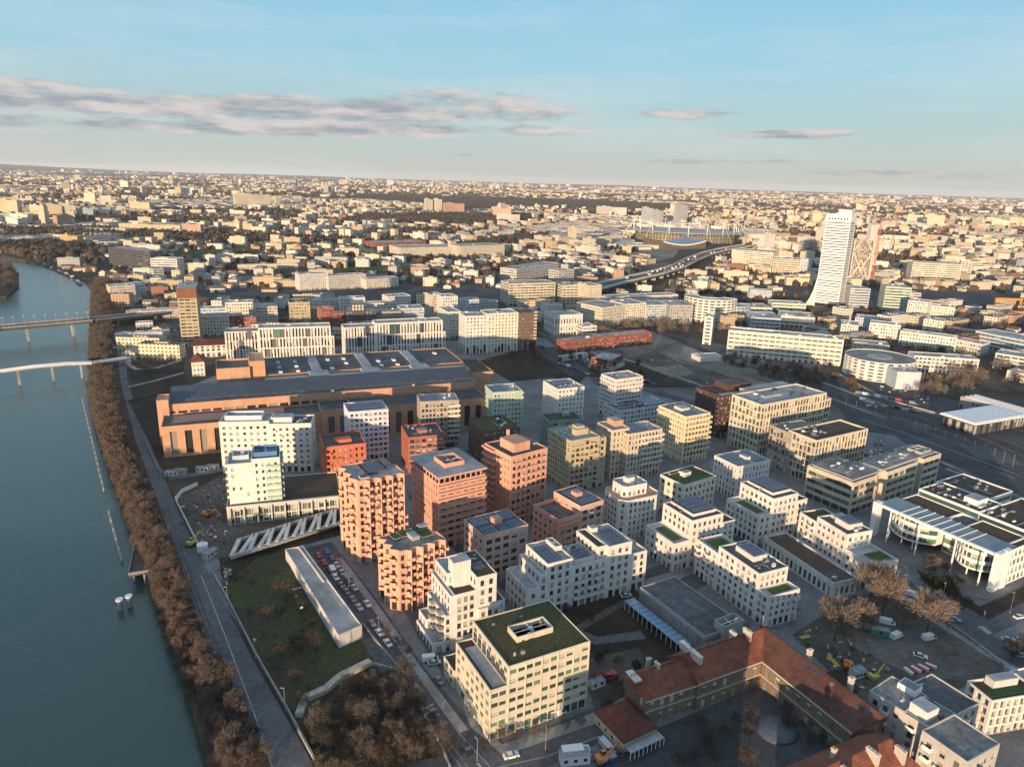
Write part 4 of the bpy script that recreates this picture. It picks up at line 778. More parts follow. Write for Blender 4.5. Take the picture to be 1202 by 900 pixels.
for k, (q_, w_) in enumerate((([(712, 402), (780, 408), (860, 436), (905, 452)], 5), ([(700, 412), (760, 430), (830, 455)], 3), ([(740, 398), (800, 425), (880, 446)], 4), ([(668, 402), (730, 428), (800, 452)], 4), ([(880, 440), (960, 462), (1040, 492)], 4), ([(1000, 470), (1100, 486), (1130, 492)], 5), ([(1030, 520), (1100, 540), (1210, 590)], 4))): strip('dirt_track', q_, w_, GM_lightsoil if k % 2 == 0 else GM_conc)
for k in range(6): strip('rail_track', [(930+k*14, 448-k*1.2), (1010+k*16, 478-k), (1100+k*20, 512-k), (1210+k*24, 560)], 1.5, GM_rail)
for (q_, g_) in (([(905, 470), (960, 478), (985, 500), (940, 492)], GM_dirt), ([(1040, 488), (1090, 492), (1100, 506), (1050, 500)], GM_dirt), ([(1120, 520), (1180, 530), (1202, 548), (1150, 540)], GM_asph), ([(760, 432), (800, 428), (815, 440), (775, 446)], GM_lightsoil), ([(650, 430), (690, 440), (680, 450), (640, 442)], GM_scrub), ([(1000, 505), (1050, 512), (1075, 530), (1020, 530)], GM_pave)): patch('yard_patch', q_, g_)
patch('cutting', [(560, 425), (625, 405), (740, 425), (820, 455), (760, 455), (680, 440), (600, 448)], GM_scrub); strip('road', [(632, 390), (690, 425), (735, 450), (830, 478)], 8, GM_asph); patch('hardstanding', [(625, 408), (650, 408), (700, 440), (668, 442)], GM_asphd)
strip('road', [(760, 385), (860, 425), (930, 450), (1000, 470), (1100, 500)], 9, GM_asphd); strip('concrete_kerb', [(860, 412), (930, 436), (1000, 462), (1040, 478)], 3, GM_conc)
patch('rail_corridor', [(230, 358), (640, 352), (760, 345), (700, 330), (480, 335), (230, 340)], GM_asphd)
for k in range(4): strip('rail_track', [(860, 337.5+k*3.2), (1000, 346+k*3.6), (1202, 351+k*4)], 3.2, GM_rail); strip('rail_track', [(240, 346.5+k*2), (480, 341.5+k*2.2), (700, 336+k*2.2)], 3, GM_rail)
patch('sports_field', [(330, 318), (470, 312), (490, 318), (345, 326)], GM_green); patch('playing_field', [(196, 298), (290, 290), (310, 296), (210, 306)], GM_green)
patch('rail_corridor', [(860, 335), (1202, 345), (1202, 372), (1000, 362), (860, 350)], GM_asphd); patch('field', [(1085, 430), (1125, 425), (1150, 445), (1100, 455)], GM_green)
patch('open_ground', [(690, 312), (760, 292), (800, 290), (790, 303), (730, 316)], GM_lightsoil)
patch('plaza', [(150, 425), (215, 425), (220, 455), (160, 470)], GM_scrub)
strip('ramp_loop', [(152, 420), (150, 428), (160, 434), (185, 432), (210, 424), (216, 416)], 4, GM_conc); strip('ramp_loop', [(150, 455), (180, 448), (216, 438)], 3, GM_conc)
strip('road', [(108, 380), (230, 362), (420, 352), (640, 352)], 12, GM_asph)
for q_ in ([(470, 800), (520, 872), (560, 925)], [(492, 795), (540, 862), (580, 905)], [(560, 906), (640, 888), (720, 858), (790, 824)], [(1046, 664), (1092, 704), (1136, 731)], [(1120, 745), (1175, 775), (1240, 806)]): strip('kerb', q_, .35, GM_conc, z=.13)
for q_ in ([(500, 838), (512, 832)], [(497, 832), (509, 826)], [(503, 844), (515, 838)], [(560, 895), (566, 902)], [(1096, 716), (1106, 710)], [(1092, 712), (1102, 706)]): strip('crossing_marking', q_, .6, M_line, z=.14)
for q_ in ([(492, 822), (560, 915)], [(445, 760), (480, 808)], [(1060, 685), (1125, 738)], [(1145, 745), (1215, 782)]): strip('lane_marking', q_, .15, M_line, z=.135)
# ------------------------------------------------------------------ old power hall
def onfront(A, B, D, H, name, label, cat, wall=None, **k):
    """building whose long front runs between two ground pixels A -> B; depth D away from the camera"""
    a = P(*A); c = P(*B); d = c-a; az = math.degrees(math.atan2(d.x, d.y)); b = Building(name, label, a, az, cat, wall=wall, **k); b.U = d.length; b.V = D; b.h = H; return b
b = onfront((193, 537.5), (571, 500), 60, 12, 'power_hall', 'long ochre stone power hall with tall dark windows and a blue grey roof band', 'industrial building', W_power)
U = b.U; h1 = hgt(193, 537.5, 501); 
sP = ST(bay=7.4, fl=h1-2.2, gf=0, w=3.6, h=h1-4.6, sill=1.4, top=2.0, depth=.9, bars=3, margin=2, glass=G_dark)
i270 = b.local(268, 500, h1)[0]; i372 = b.local(376, 480, h1)[0]; i405 = b.local(412, 478, h1)[0]
b.tier((0, 0, i270, 22), h1, sP, roof=RF_dark, par=.5).tier((i270, 5, i372, 22), h1-1, sP, roof=RF_dark, par=.5).tier((i372, 2, i405, 22), h1+1, sP, roof=RF_dark).tier((i405, 0, U, 22), h1+1, sP, roof=RF_dark, par=.5)
h2 = h1+5.5
b.tier((0, 22, U, 30), h2, [ST(bay=6, fl=3.4, gf=0, w=4.6, h=1.9, sill=.3, top=1.4, depth=.5, bars=2) , ST(blank=True), ST(blank=True), ST(blank=True)], roof=RF_dark, z0=h1-.9, par=.2)
b.tier((-3, 20, 3, 32), h2+3.5, ST(blank=True), roof=W_power); b.done()
m = MB(); m.mesh_([(3, 29, h2-.2), (U, 29, h2-.2), (U, 46, h2+4), (3, 46, h2+4), (3, 46, 0), (U, 46, 0), (3, 29, 0), (U, 29, 0)], [(0, 1, 2, 3), (3, 2, 5, 4), (1, 7, 5, 2), (0, 3, 4, 6)], mat('slate_blue_roof', (.05, .065, .09), .5, var=.2, scale=.2, wear=.3)); m.build('roof', b.root)
m = MB()
for k in range(int(U/8)): m.box(4+k*8, 29.2, h2-.1, 4.25+k*8, 29.5, h2+.5, M_metal)
for f in (.5, .77): m.box(U*f, 21.4, 2, U*f+1.6, 22, h2+1.5, W_power)
m.build('roof_cresting', b.root)
m = MB(); m.box(i270*.15, 6, h1-.4, i270*1.9, 16, h1+.6, RF_dark, top=mat('rooflight_glass', (.07, .10, .15), .2)); m.build('rooflight', b.root)
# rear terrace and great dark roof
b2 = Building('turbine_hall', 'broad dark flat roofed turbine hall with white roof vents behind the power hall', b.wpos(0, 47, 0), 0, 'industrial building', wall=W_power)
b2.rz = b.rz; b2.root.rotation_euler.z = b.rz; b2.M = Matrix.Translation(b2.loc) @ Matrix.Rotation(b2.rz, 4, 'Z')
hh = h2+2; x0 = b2.local(312, 450, hh)[0]; x1 = b2.local(553, 432, hh)[0]; y1 = b2.local(400, 415, hh)[1]
b2.tier((x0, 2, x1, 18), hh-1, ST(blank=True), roof=W_sand, par=1.0).tier((x0, 18, x1, y1), hh, ST(blank=True), roof=RF_dark, par=.5, wall=W_power).tier((x1, 0, x1+16, y1*.6), hh-3, ST(blank=True), roof=RF_brown, wall=W_power).done()
for k in range(11):
    for j in range(3):
        if random.random() < .3: continue
        u = x0+6+(x1-x0-12)*(k+.3)/11; v = 22+(y1-26)*j/3; m = MB(); m.box(u, v, hh-.52, u+2.2, v+4.2, hh+.5, M_white, top=RF_light); m.build('roof_vent', b2.root)
for k in (1, 2, 3): u = x0+(x1-x0)*k/4; b2.pent(u-3, 19, u+3, y1-3, hh-.52, 1.0, RF_light); b2.pent(u-6, 6, u+6, 17, hh-1.9, 3, W_blueg)
b3 = onfront((282, 466), (346, 461), 26, 22, 'boiler_house', 'tall plain ochre boiler house block with three slit windows', 'industrial building', W_power)
p3 = P(282, 466); b3.tier((0, 0, 0, 0), 0) if False else None
o3 = b3.M.inverted() @ P(253+22, 458); 
# rebuild with exact corners: front-left (275,458 base)
HB = h2+9
u0 = b3.local(253.5, 433, HB)[0]; v0 = b3.local(253.5, 433, HB)[1]; u1 = b3.local(293, 430, HB)[0]; u2 = b3.local(310, 422, HB+2)[0]
b3.tier((u0, v0, u1, v0+24), HB, ST(blank=True), roof=RF_dark, par=1.2).tier((u1, v0+2, u2, v0+26), HB+3, ST(blank=True), roof=W_power, par=.5).done()
m = MB()
for k in range(4): m.box(u0+(u1-u0)*(.42+k*.09), v0-.12, HB-20, u0+(u1-u0)*(.46+k*.09), v0+.01, HB-11, G_dark)
m.box(u0+(u1-u0)*.8, v0-.12, HB-20, u0+(u1-u0)*.9, v0+.01, HB-12, G_dark)
for k in range(3): m.box(u0+(u1-u0)*(.42+k*.09), v0-.12, HB-9, u0+(u1-u0)*(.46+k*.09), v0+.01, HB-5, G_dark)
m.box(u0+(u1-u0)*.77, v0-.12, HB-9, u0+(u1-u0)*.9, v0+.01, HB-5.5, G_dark); m.build('window', b3.root)
# small house with red roof, white villa
def house(name, label, A, B, D, H, wall, roofm, rise=3.0, cat='house', nb=None, group=None, st=None, hip=.0):
    b = onfront(A, B, D, H, name, label, cat, wall, group=group); U = b.U
    b.tier((0, 0, U, D), H, st or ST(bay=2.8, gf=0, fl=3, top=.5, w=1, h=1.5), roof=roofm, par=.1).done()
    m = MB(); e = .5; hx = hip
    if U >= D: vs = [(-e, -e, H), (U+e, -e, H), (U+e, D+e, H), (-e, D+e, H), (hx*D, D/2, H+rise), (U-hx*D, D/2, H+rise)]; fs = [(0, 1, 5, 4), (2, 3, 4, 5), (3, 0, 4), (1, 2, 5)]
    else: vs = [(-e, -e, H), (U+e, -e, H), (U+e, D+e, H), (-e, D+e, H), (U/2, hx*U, H+rise), (U/2, D-hx*U, H+rise)]; fs = [(0, 1, 4), (1, 2, 5, 4), (2, 3, 5), (3, 0, 4, 5)]
    m.mesh_(vs, fs, roofm); m.build('pitched_roof', b.root); return b
def tilemat(name, c):
    m = mat(name, c, .8, var=.35, scale=.45, wear=.65); nt = m.node_tree; N = nt.nodes; L = nt.links; b = N['Principled BSDF']; src = b.inputs['Base Color'].links[0].from_socket
    tc = N.new('ShaderNodeTexCoord'); sp_ = N.new('ShaderNodeSeparateXYZ'); L.new(tc.outputs['Object'], sp_.inputs[0]); q = N.new('ShaderNodeMath'); q.operation = 'DIVIDE'; L.new(sp_.outputs[2], q.inputs[0]); q.inputs[1].default_value = .42; fr_ = N.new('ShaderNodeMath'); fr_.operation = 'FRACT'; L.new(q.outputs[0], fr_.inputs[0])
    mr = N.new('ShaderNodeMapRange'); mr.inputs[3].default_value = .72; mr.inputs[4].default_value = 1.12; L.new(fr_.outputs[0], mr.inputs[0]); cc = N.new('ShaderNodeCombineColor'); [L.new(mr.outputs[0], cc.inputs[i]) for i in range(3)]; mx = N.new('ShaderNodeMix'); mx.data_type = 'RGBA'; mx.blend_type = 'MULTIPLY'; mx.inputs[0].default_value = 1; L.new(src, mx.inputs[6]); L.new(cc.outputs[0], mx.inputs[7]); L.new(mx.outputs[2], b.inputs['Base Color']); return m
T_red = tilemat('roof_tile_red', (.17, .05, .035)); T_orange = tilemat('roof_tile_orange', (.25, .085, .05)); T_brown_shade = tilemat('roof_tile_brown_shade', (.12, .052, .038)); T_slate = mat('roof_slate', (.09, .10, .12), .6, var=.2)  # the brown tile serves ridge caps and carries painted shade on one wing
house('villa', 'small white villa with red hipped roof at the corner of the power hall lawn', (226, 442), (241, 441), 14, 11, W_white, T_red, 5, hip=.3)
house('studio_hall', 'white hall with long red roof left of the white finned slab', (228, 420), (268, 418), 22, 10, W_white, T_red, 3.5, 'building', st=ST(bay=4, gf=4.5, gw=2.4, gh=3.5, fl=3, top=.5, w=2))
# ------------------------------------------------------------------ white finned slabs
def finned(label, A, B, D, top_y):
    b = onfront(A, B, D, 0, 'finned_slab', label, 'building', W_white); H = hgt(*A, top_y); U = b.U
    st = ST(bay=2.55, fl=(H-1.2)/3-.01, gf=0, w=1.35, h=(H-1.2)/3-.9, sill=.45, top=.8, depth=.9, bars=0, margin=.8)
    b.tier((0, 0, U*.30, D), H-2.5, st, roof=RF_light).tier((U*.30, 0, U*.97, D), H, st, roof=RF_light).tier((U*.97, 0, U, D), H*.66, st, roof=RF_light).done()
    m = MB(); f = (H-1.2)/3
    for x, lv in ((.2, 2), (.12, 1), (.42, 1), (.5, 2), (.36, 0), (.74, 2), (.7, 1), (.88, 0)): m.box(U*x, -.08, lv*f+.6, U*x+3.4, -.02, lv*f+f-.5, G_dark)
    m.box(U*.44, -.12, 2*f+.4, U*.44+4.5, -.09, 3*f-.3, G_green); m.build('loggia', b.root); b.vents(4, 3, U-6, D-3, H-.7, 8, 2); return b
finned('left white slab with tall vertical fins behind the power hall', (266, 422), (393, 417), 16, 386)
finned('right white slab with tall vertical fins and green glass bays', (405, 421), (523, 414), 16, 381)
# ------------------------------------------------------------------ mid-distance buildings, each placed by its own front
def blk(label, A, B, D, top_y, wall, st=None, name='building', cat='building', roof=None, steps=None, group=None, v=3, par=.5):
    b = onfront(A, B, D, 0, name, label, cat, wall, group=group); H = max(3, hgt(*A, top_y)); U = b.U; b.h = H
    st = st or ST(bay=3.2, fl=3.1, gf=3.5, w=1.6, h=1.6, gw=2, gh=2.6, top=.6, depth=.3, bars=0)
    if steps:
        for (f0, f1, g0, g1, k) in steps: b.tier((U*f0, D*g0, U*f1, D*g1), H*k, st, roof=roof or RF_light, par=par)
    else: b.tier((0, 0, U, D), H, st, roof=roof or RF_light, par=par)
    b.done()
    if v: b.vents(1.5, 1.5, U-3, D-3, H-par, v, 2.2)
    return b
sR = ST(bay=5, fl=3.3, gf=3.5, w=4.7, h=1.5, sill=.9, top=.8, bars=2, gw=4, gh=2.5); sD = ST(bay=2.6, fl=3, gf=3.5, w=1.4, h=1.65, top=.8, bars=0); sS = ST(bay=2.6, fl=3, gf=4, w=1.8, h=1.4, sill=.8, top=.8, bars=0, balc=0)
b = blk('slim golden tower with a brown crown near the road bridge', (214, 408), (236, 407), 34, 338, W_gold, ST(bay=5, fl=3.1, gf=4, w=3.9, h=1.35, sill=.9, top=9, bars=2), 'tower_block', 'residential tower', RF_light)
m = MB(); m.box(-.3, -.3, b.h-9, b.U+.3, 34.3, b.h+.02, W_umber, top=RF_light); m.build('crown', b.root)
blk('sand coloured block with square windows right of the golden tower', (236, 396), (270, 395), 16, 371, W_cream, sD); blk('orange brick block between the sand and brown blocks', (270, 394), (287, 393), 16, 371, W_rust, sD)
blk('narrow brown block left of the flat-roofed copper block', (287, 393), (302, 392), 16, 373, W_brick, sS); blk('pale row with dark openings behind the sand coloured block', (236, 378), (268, 377), 14, 362, W_blueg, sS)
blk('cream top-lit block with orange window bays behind the brick block', (266, 379), (299, 378), 16, 355, W_cream, sD); blk('brown slatted block with bright upper floor facing the court', (301, 386), (327, 385), 22, 360, W_beige, sS)
blk('copper coloured block with flat pale roof across the court', (341, 383), (365, 382), 22, 355, W_gold, sS, roof=RF_dark, v=8); blk('grey brown wing behind the copper block', (365, 380), (390, 379), 18, 362, W_rose, sD)
blk('brick block with a white gable behind the finned slabs', (378, 385), (393, 384), 14, 362, W_brick, sD); blk('orange brick corner block beside the black lattice block', (390, 386), (405, 385), 14, 367, W_rust, sD)
blk('long cream block with white top storey behind the brick corner', (368, 366), (401, 365), 14, 352, W_cream, sD); blk('white block with bright flat top left of the black lattice block', (400, 368), (429, 367), 15, 350, W_white, sD)
b = blk('black lattice fronted block with a raised patterned corner', (406, 386), (442, 385), 20, 365, W_dgrey, ST(bay=3.2, fl=3, gf=3, w=1.6, h=1.7, top=.6, glass=glassmat('glass_pale', (.30, .30, .28), .4), bars=0)); 
m = MB(); m.box(b.U*.2, -.5, 0, b.U*.62, 18, b.h*1.45, W_dgrey, top=RF_light)
for k in range(4):
    for j in range(2): m.box(b.U*.23+k*b.U*.1, -.56, b.h*(1.04+j*.17), b.U*.23+k*b.U*.1+1.7, -.5, b.h*(1.15+j*.17), W_cream)
m.build('raised_corner', b.root)
blk('olive slatted block with an orange lit attic right of the black block', (442, 383), (471, 382), 20, 366, W_taupe, sS); blk('silver block with set-back glass top', (471, 381), (498, 380), 22, 362, W_blueg, sS, steps=[(0, 1, 0, 1, .75), (.3, .95, .2, .8, 1.0)] if False else None)
blk('bright white cube with terrace beside the silver block', (456, 366), (482, 364), 18, 348, W_white, sD); blk('pale low block behind the olive block', (430, 370), (462, 369), 14, 356, W_cream, sD)
# corner tower group
for i, (A, B_, D, ty, wl, lb) in enumerate([((506, 376), (520, 375), 18, 346, W_sand, 'cream tower with orange side at the left of the corner cluster'), ((519, 384), (537, 383), 18, 348, W_white, 'white stepped tower in the corner cluster'), ((526, 398), (541, 397), 30, 366, W_cream, 'cream wing with a dark glazed flank in the corner cluster'), ((540, 378), (562, 377), 18, 352, W_blueg, 'pale blue block in the corner cluster')]):
    blk(lb, A, B_, D, ty, wl, sD)
b = onfront((546, 416), (629, 411), 20, 0, 'apartment_block', 'long white block with a dotted window grid and dark brown end above tall arcades', 'apartment block', W_white); H = hgt(546, 416, 371); U = b.U
sG = ST(bay=3.0, fl=3.0, gf=9, gw=2.3, gh=8, w=1.3, h=1.5, top=.8, bars=0)
b.tier((0, 0, U*.3, 20), H, sG, roof=RF_light).tier((U*.3, 0, U*.73, 20), H+1.5, sG, roof=RF_light, wall=W_cream).tier((U*.73, 0, U, 20), H+1, sG, roof=RF_dark, wall=W_brown).done(); b.vents(3, 3, U-5, 15, H+1, 10, 2.4)
for k in range(9): inst('balcony', balcony_mesh(2.6, 1.3, W_sand), b.root, (U-1.8, 0, 11+k*3), 0)
# glazed twin offices and neighbours
blk('left green glazed office near the railway with warm end wall', (597, 359), (651, 357), 30, 333, W_sand, sR, 'office_building', 'office building', RF_light, v=8); blk('right green glazed office near the railway', (659, 358), (692, 357), 30, 335, W_sand, sR, 'office_building', 'office building', RF_light, v=8); blk('narrow tan end tower of the glazed offices', (690, 361), (705, 360), 26, 335, W_sand, ST(bay=2.5, w=1, top=1), 'office_building', 'office building')
blk('white office with vertical slots and a set-back base', (650, 394), (683, 392), 24, 370, W_white, ST(bay=3, fl=6, gf=4, w=1.3, h=5, top=3, bars=0), 'office_building', 'office building'); blk('low white stepped wing right of the slotted office', (683, 396), (700, 395), 18, 383, W_white, sR); 
blk('rusty red curved row of studios with pale canopy, left part', (664, 416), (700, 411), 14, 401, W_rust, sD, 'studio_row', 'building'); blk('rusty red curved row of studios with pale canopy, right part', (700, 411), (764, 404), 14, 396, W_rust, sD, 'studio_row', 'building', v=5)
blk('orange timber hall with grey pitched roof edge and pale soil around', (693, 433), (716, 437), 26, 419, W_rust, ST(bay=3, fl=2.6, gf=0, w=2.2, h=1.8, top=.4), 'hall', 'building', RF_light)
house('workshop', 'tan gabled workshop joined to the orange timber hall', (716, 437), (733, 430), 20, 5, W_beige, T_slate, 2.5, 'building')
blk('row of low white site cabins by the earthworks', (660, 425), (690, 420), 6, 419, W_white, ST(bay=4, gf=0, fl=2.6, w=1.5, h=1.2, top=.2), 'site_cabin', 'cabin', v=0)
# round-fronted housing group left of the curved office
def ring(label, A, B, top_y, r0, r1, a0, a1, wall, st, name='building', cat='office building', k=14, roof=None):
    """curved building: arc of radius r1 (outer) to r0 (inner); A,B give centre ground pixel"""
    c = P(*A); az = 90; b = Building(name, label, c, az, cat, wall=wall); H = hgt(*B, top_y)
    pts = [(r1*math.cos(R_(a0+(a1-a0)*i/k)), r1*math.sin(R_(a0+(a1-a0)*i/k))) for i in range(k+1)]+[(r0*math.cos(R_(a1-(a1-a0)*i/k)), r0*math.sin(R_(a1-(a1-a0)*i/k))) for i in range(k+1)] if r0 > 0 else [(r1*math.cos(R_(a0+(a1-a0)*i/k)), r1*math.sin(R_(a0+(a1-a0)*i/k))) for i in range(k+1)]
    b.tier(pts, H, st, roof=roof or RF_light).done(); b.h = H; return b
blk('cream corner block with grey side facing bare trees', (706, 384), (733, 380), 40, 361, W_sand, sD); blk('sunlit cream block behind bare trees', (733, 380), (757, 378), 30, 357, W_cream, sD); blk('white and grey block behind bare trees', (757, 378), (785, 377), 30, 358, W_blueg, sS); blk('long white block with dark rear slots', (712, 362), (795, 358), 20, 349, W_white, sS, v=6); blk('grey block in the shade beside the curved office', (785, 380), (812, 380), 34, 358, W_grey, sD)
ring('curved white office with banded floors right of the housing group', (832, 374), (826, 400), 369, 14, 30, 150, 330, W_white, sR); blk('white banded tower end of the curved office', (824, 404), (834, 405), 22, 371, W_white, sR, 'office_building', 'office building'); ring('dark banded crescent behind the curved office', (846, 372), (850, 380), 362, 18, 32, 200, 350, W_blueg, sR)
blk('stepped pale office with terraces behind the crescent', (820, 366), (848, 366), 30, 352, W_pale, sR, 'office_building', 'office building')
b = blk('long cream office slab with ribbon windows behind the bare hedge', (852, 417), (986, 430), 18, 387, W_cream, ST(bay=5, fl=3.6, gf=3, w=4.2, h=1.3, sill=1.0, top=1.0, bars=1), 'office_building', 'office building', RF_light, v=8)
blk('low white site building with a red corner', (820, 425), (848, 424), 14, 419, W_white, ST(blank=True), v=2)
# atrium glass roofs & courtyards behind the cream slab
for i, (A, B_, D, ty, wl, lb) in enumerate([((880, 385), (915, 387), 40, 372, W_blueg, 'low glass roofed court behind the cream office slab'), ((915, 383), (955, 386), 34, 370, W_cream, 'cream stepped office left of the white tower foot'), ((870, 372), (905, 373), 30, 360, W_pale, 'pale office with barrel glass roof'), ((905, 366), (945, 368), 24, 355, W_cream, 'cream ribbed office with sloping roof'), ((985, 398), (1005, 400), 26, 380, W_cream, 'sunlit cream block right of the cream slab'), ((1002, 385), (1030, 388), 24, 372, W_blueg, 'grey white block under the lattice tower'),
  ((1000, 417), (1042, 421), 20, 402, W_sand, 'sand coloured low block behind the round car park'), ((1018, 398), (1054, 402), 16, 378, W_white, 'white block with small red signs'), ((1054, 405), (1120, 414), 14, 388, W_white, 'long white residence stepping down to the right'), ((1120, 412), (1150, 418), 16, 398, W_pale, 'pale end wing of the long white residence'),
  ((995, 363), (1018, 364), 30, 338, W_blueg, 'bluish glass office beside the lattice tower'), ((1035, 366), (1065, 368), 30, 336, W_green, 'yellow green glazed office block'), ((1062, 376), (1085, 379), 22, 352, W_white, 'white block with irregular black windows'), ((1085, 374), (1118, 377), 22, 358, W_cream, 'cream glazed block with a flat bright roof'), ((1082, 388), (1105, 391), 18, 374, W_cream, 'small stepped cream block'),
  ((1068, 330), (1125, 333), 30, 308, W_cream, 'white office with a black sloping crown in the east'), ((1124, 328), (1138, 329), 20, 306, W_sand, 'narrow tan block right of the black-crowned office'), ((858, 314), (905, 318), 50, 293, W_cream, 'broad cream office with grey glass front left of the white tower'), ((906, 320), (938, 322), 40, 303, W_sand, 'lower sand coloured wing of the broad cream office'), ((937, 320), (950, 321), 30, 304, W_blueg, 'glass ended block beside the white tower'),
  ((1142, 405), (1202, 418), 30, 388, W_blueg, 'large grey banded office at the right edge'), ((1165, 432), (1202, 438), 24, 414, W_white, 'white stepped block at the right edge below the banded office'), ((1180, 445), (1202, 450), 14, 434, W_white, 'white cottage row with orange roofs at the right edge'),
  ((1055, 352), (1080, 353), 20, 343, W_pale, 'low pale block right of the green glazed office'), ((1110, 392), (1160, 398), 16, 385, W_brick, 'low red roofed sheds east of the white residence'), ((880, 351), (905, 352), 16, 340, W_blueg, 'small glass pavilion by the tracks'),
  ((130, 352), (160, 350), 20, 336, W_sand, 'sand block with staggered windows by the bridge road'), ((160, 348), (172, 347), 24, 334, W_blueg, 'blue grey block beside the staggered window block'), ((150, 377), (225, 372), 12, 366, W_pale, 'low pale walled building along the bridge road'), ((160, 388), (180, 387), 10, 379, W_white, 'white depot block below the bridge road'), ((135, 400), (200, 396), 8, 392, W_blueg, 'long low white shed on the site by the river'),
  ((181, 330), (193, 329), 14, 316, W_white, 'small white tower in front of the black and white offices'), ((129, 312), (178, 318), 24, 290, W_dgrey, 'black topped office with white window bands near the river'), ((178, 320), (209, 321), 22, 303, W_white, 'lower white end of the black topped office'),
  ((352, 342), (386, 340), 18, 322, W_white, 'white five-storey block north of the railway'), ((386, 341), (430, 338), 18, 324, W_pale, 'pale long block north of the railway'), ((430, 340), (468, 337), 18, 328, W_cream, 'cream block with mansard edge north of the railway'),
  ((280, 318), (350, 316), 10, 311, W_sand, 'row of concrete pillared sheds beyond the sports field'), ((470, 302), (540, 300), 60, 291, W_sand, 'big sand coloured ribbed warehouse left'), ((540, 302), (592, 300), 50, 289, W_sand, 'big sand coloured ribbed warehouse right'), ((606, 331), (655, 322), 30, 316, W_pale, 'pale long office along the motorway'), ((440, 292), (500, 290), 50, 285, W_rust, 'low orange roofed market hall'),
  ((655, 338), (673, 336), 20, 318, W_pale, 'pale office with square grid by the motorway'), ((640, 375), (660, 374), 14, 358, W_cream, 'small cream block by the crossing')]):
    blk(lb, A, B_, D, ty, wl, sR if ('office' in lb) else sD, 'office_building' if 'office' in lb else 'building', 'office building' if 'office' in lb else 'building', v=3)
# round car park
b = ring('round car park with white banded decks beside the railway hedge', (1029, 440), (1000, 447), 424, 0, 27, 0, 360, W_white, ST(bay=4, fl=2.6, gf=0, w=3.9, h=1.3, sill=.9, top=.3, bars=0, depth=1.2), 'car_park', 'car park', 24, RF_grey)
m = MB(); m.prism([(10*math.cos(i*.5236), 10*math.sin(i*.5236)) for i in range(12)], b.h-.7, b.h-.1, RF_light); m.build('deck_ramp', b.root)
blk('rounded blank white annex of the round car park', (1050, 457), (1078, 458), 16, 436, W_blueg, ST(blank=True)); 
blk('white residence with angled glass balconies above the small green', (1070, 436), (1146, 441), 16, 417, W_white, ST(bay=3.4, fl=3.1, gf=4, w=2.4, h=1.7, top=.8, balc=.3), 'residence', 'apartment block', v=5)
# long station sheds + glass canopy station at right
b = blk('long grey station shed with white roof stripes at the right edge', (1125, 478), (1215, 505), 18, 465, W_grey, sD, 'station_shed', 'station', RF_dark, v=0)
m = MB()
for k in range(3): m.box(2, 2+k*5, b.h-.5, b.U-2, 3.6+k*5, b.h+.5, M_white)
m.build('roof_light', b.root)
b = B3('station_hall', 'glass walled station hall under a flat white panel roof', (1144.7, 497.3), (1102.5, 485.3), (1210, 488.8), 8.5, W_dgrey, None, 'station', az=None); U, V = b.U, b.V
b.tier((1, 1, U-1, V-1), 7.6, ST(bay=3, fl=6.6, gf=0, w=2.6, h=6, sill=.3, top=.6, bars=2), roof=RF_light).done(); m = MB(); m.box(-.8, -.8, 7.7, U+.8, V+.8, 8.6, M_white, bottom=True)
for i in range(9):
    for j in range(6): x = U*i/9+.4; y = V*j/6+.4; m.box(x, y, 8.6, x+U/9-.8, y+V/6-.8, 9.0, mat('etfe_white', (.62, .66, .70), .35))
m.build('roof_panel', b.root)
# ------------------------------------------------------------------ white tower with its neighbours
b = onfront((953, 360), (982, 363), 22, 0, 'white_tower', 'tall white ribbed tower with a flared foot, highest in the east', 'office tower', M_white) if False else None
pA = P(955, 359); pB = P(983, 362.5); d = pB-pA; azt = math.degrees(math.atan2(d.x, d.y)); bt = Building('office_tower', 'tallest white ribbed tower with a flared foot and a roof box', pA, azt, 'office tower', wall=M_white)
U = d.length; HT = hgt(955, 359, 251)
bt.tier((0, 0, U, 24), HT, ST(bay=40, fl=3.28, gf=6, w=60, h=1.25, sill=1.2, gw=30, gh=5, top=9, depth=.5, bars=12, margin=.7), roof=RF_light, par=1).done(); bt.pent(U*.42, 6, U*.95, 18, HT-1, 7, W_white)
m = MB()
for k in range(7): m.box(U*(.1+k*.12), -.06, HT-6.5, U*(.1+k*.12)+2.2, .01, HT-4.5, G_dark)
m.build('window', bt.root)
m = MB(); fl_ = [(-12, 0), (-7.5, 9), (-4, 20), (-1.5, 34), (0, 50), (0, 0)]; m.mesh_([(x, 2, z) for x, z in fl_]+[(x, 20, z) for x, z in fl_], [tuple(range(5, -1, -1)), tuple(range(6, 12))]+[(i, i+1, i+7, i+6) for i in range(4)], W_white); m.build('flared_foot', bt.root)
bx_ = blk('broad lattice fronted block beside the white tower with crossed braces', (996, 332), (1018, 333), 12, 282, W_taupe, ST(bay=3, fl=3.3, gf=4, w=2.2, h=2.2, top=.6, bars=0), 'tower_block', 'office tower', RF_dark)
m = MB(); Hh = bx_.h; U = bx_.U
def fbar(m, x0, z0, x1, z1, w, mt, y=-.5):
    a = Vector((x0, z0)); c = Vector((x1, z1)); t = (c-a).normalized(); n = Vector((-t.y, t.x))*w/2
    q = [a-n, c-n, c+n, a+n]; v = [(p.x, y, p.y) for p in q]+[(p.x, y+.5, p.y) for p in q]; m.mesh_(v, [(0, 1, 2, 3), (0, 4, 5, 1), (1, 5, 6, 2), (2, 6, 7, 3), (3, 7, 4, 0)], mt)
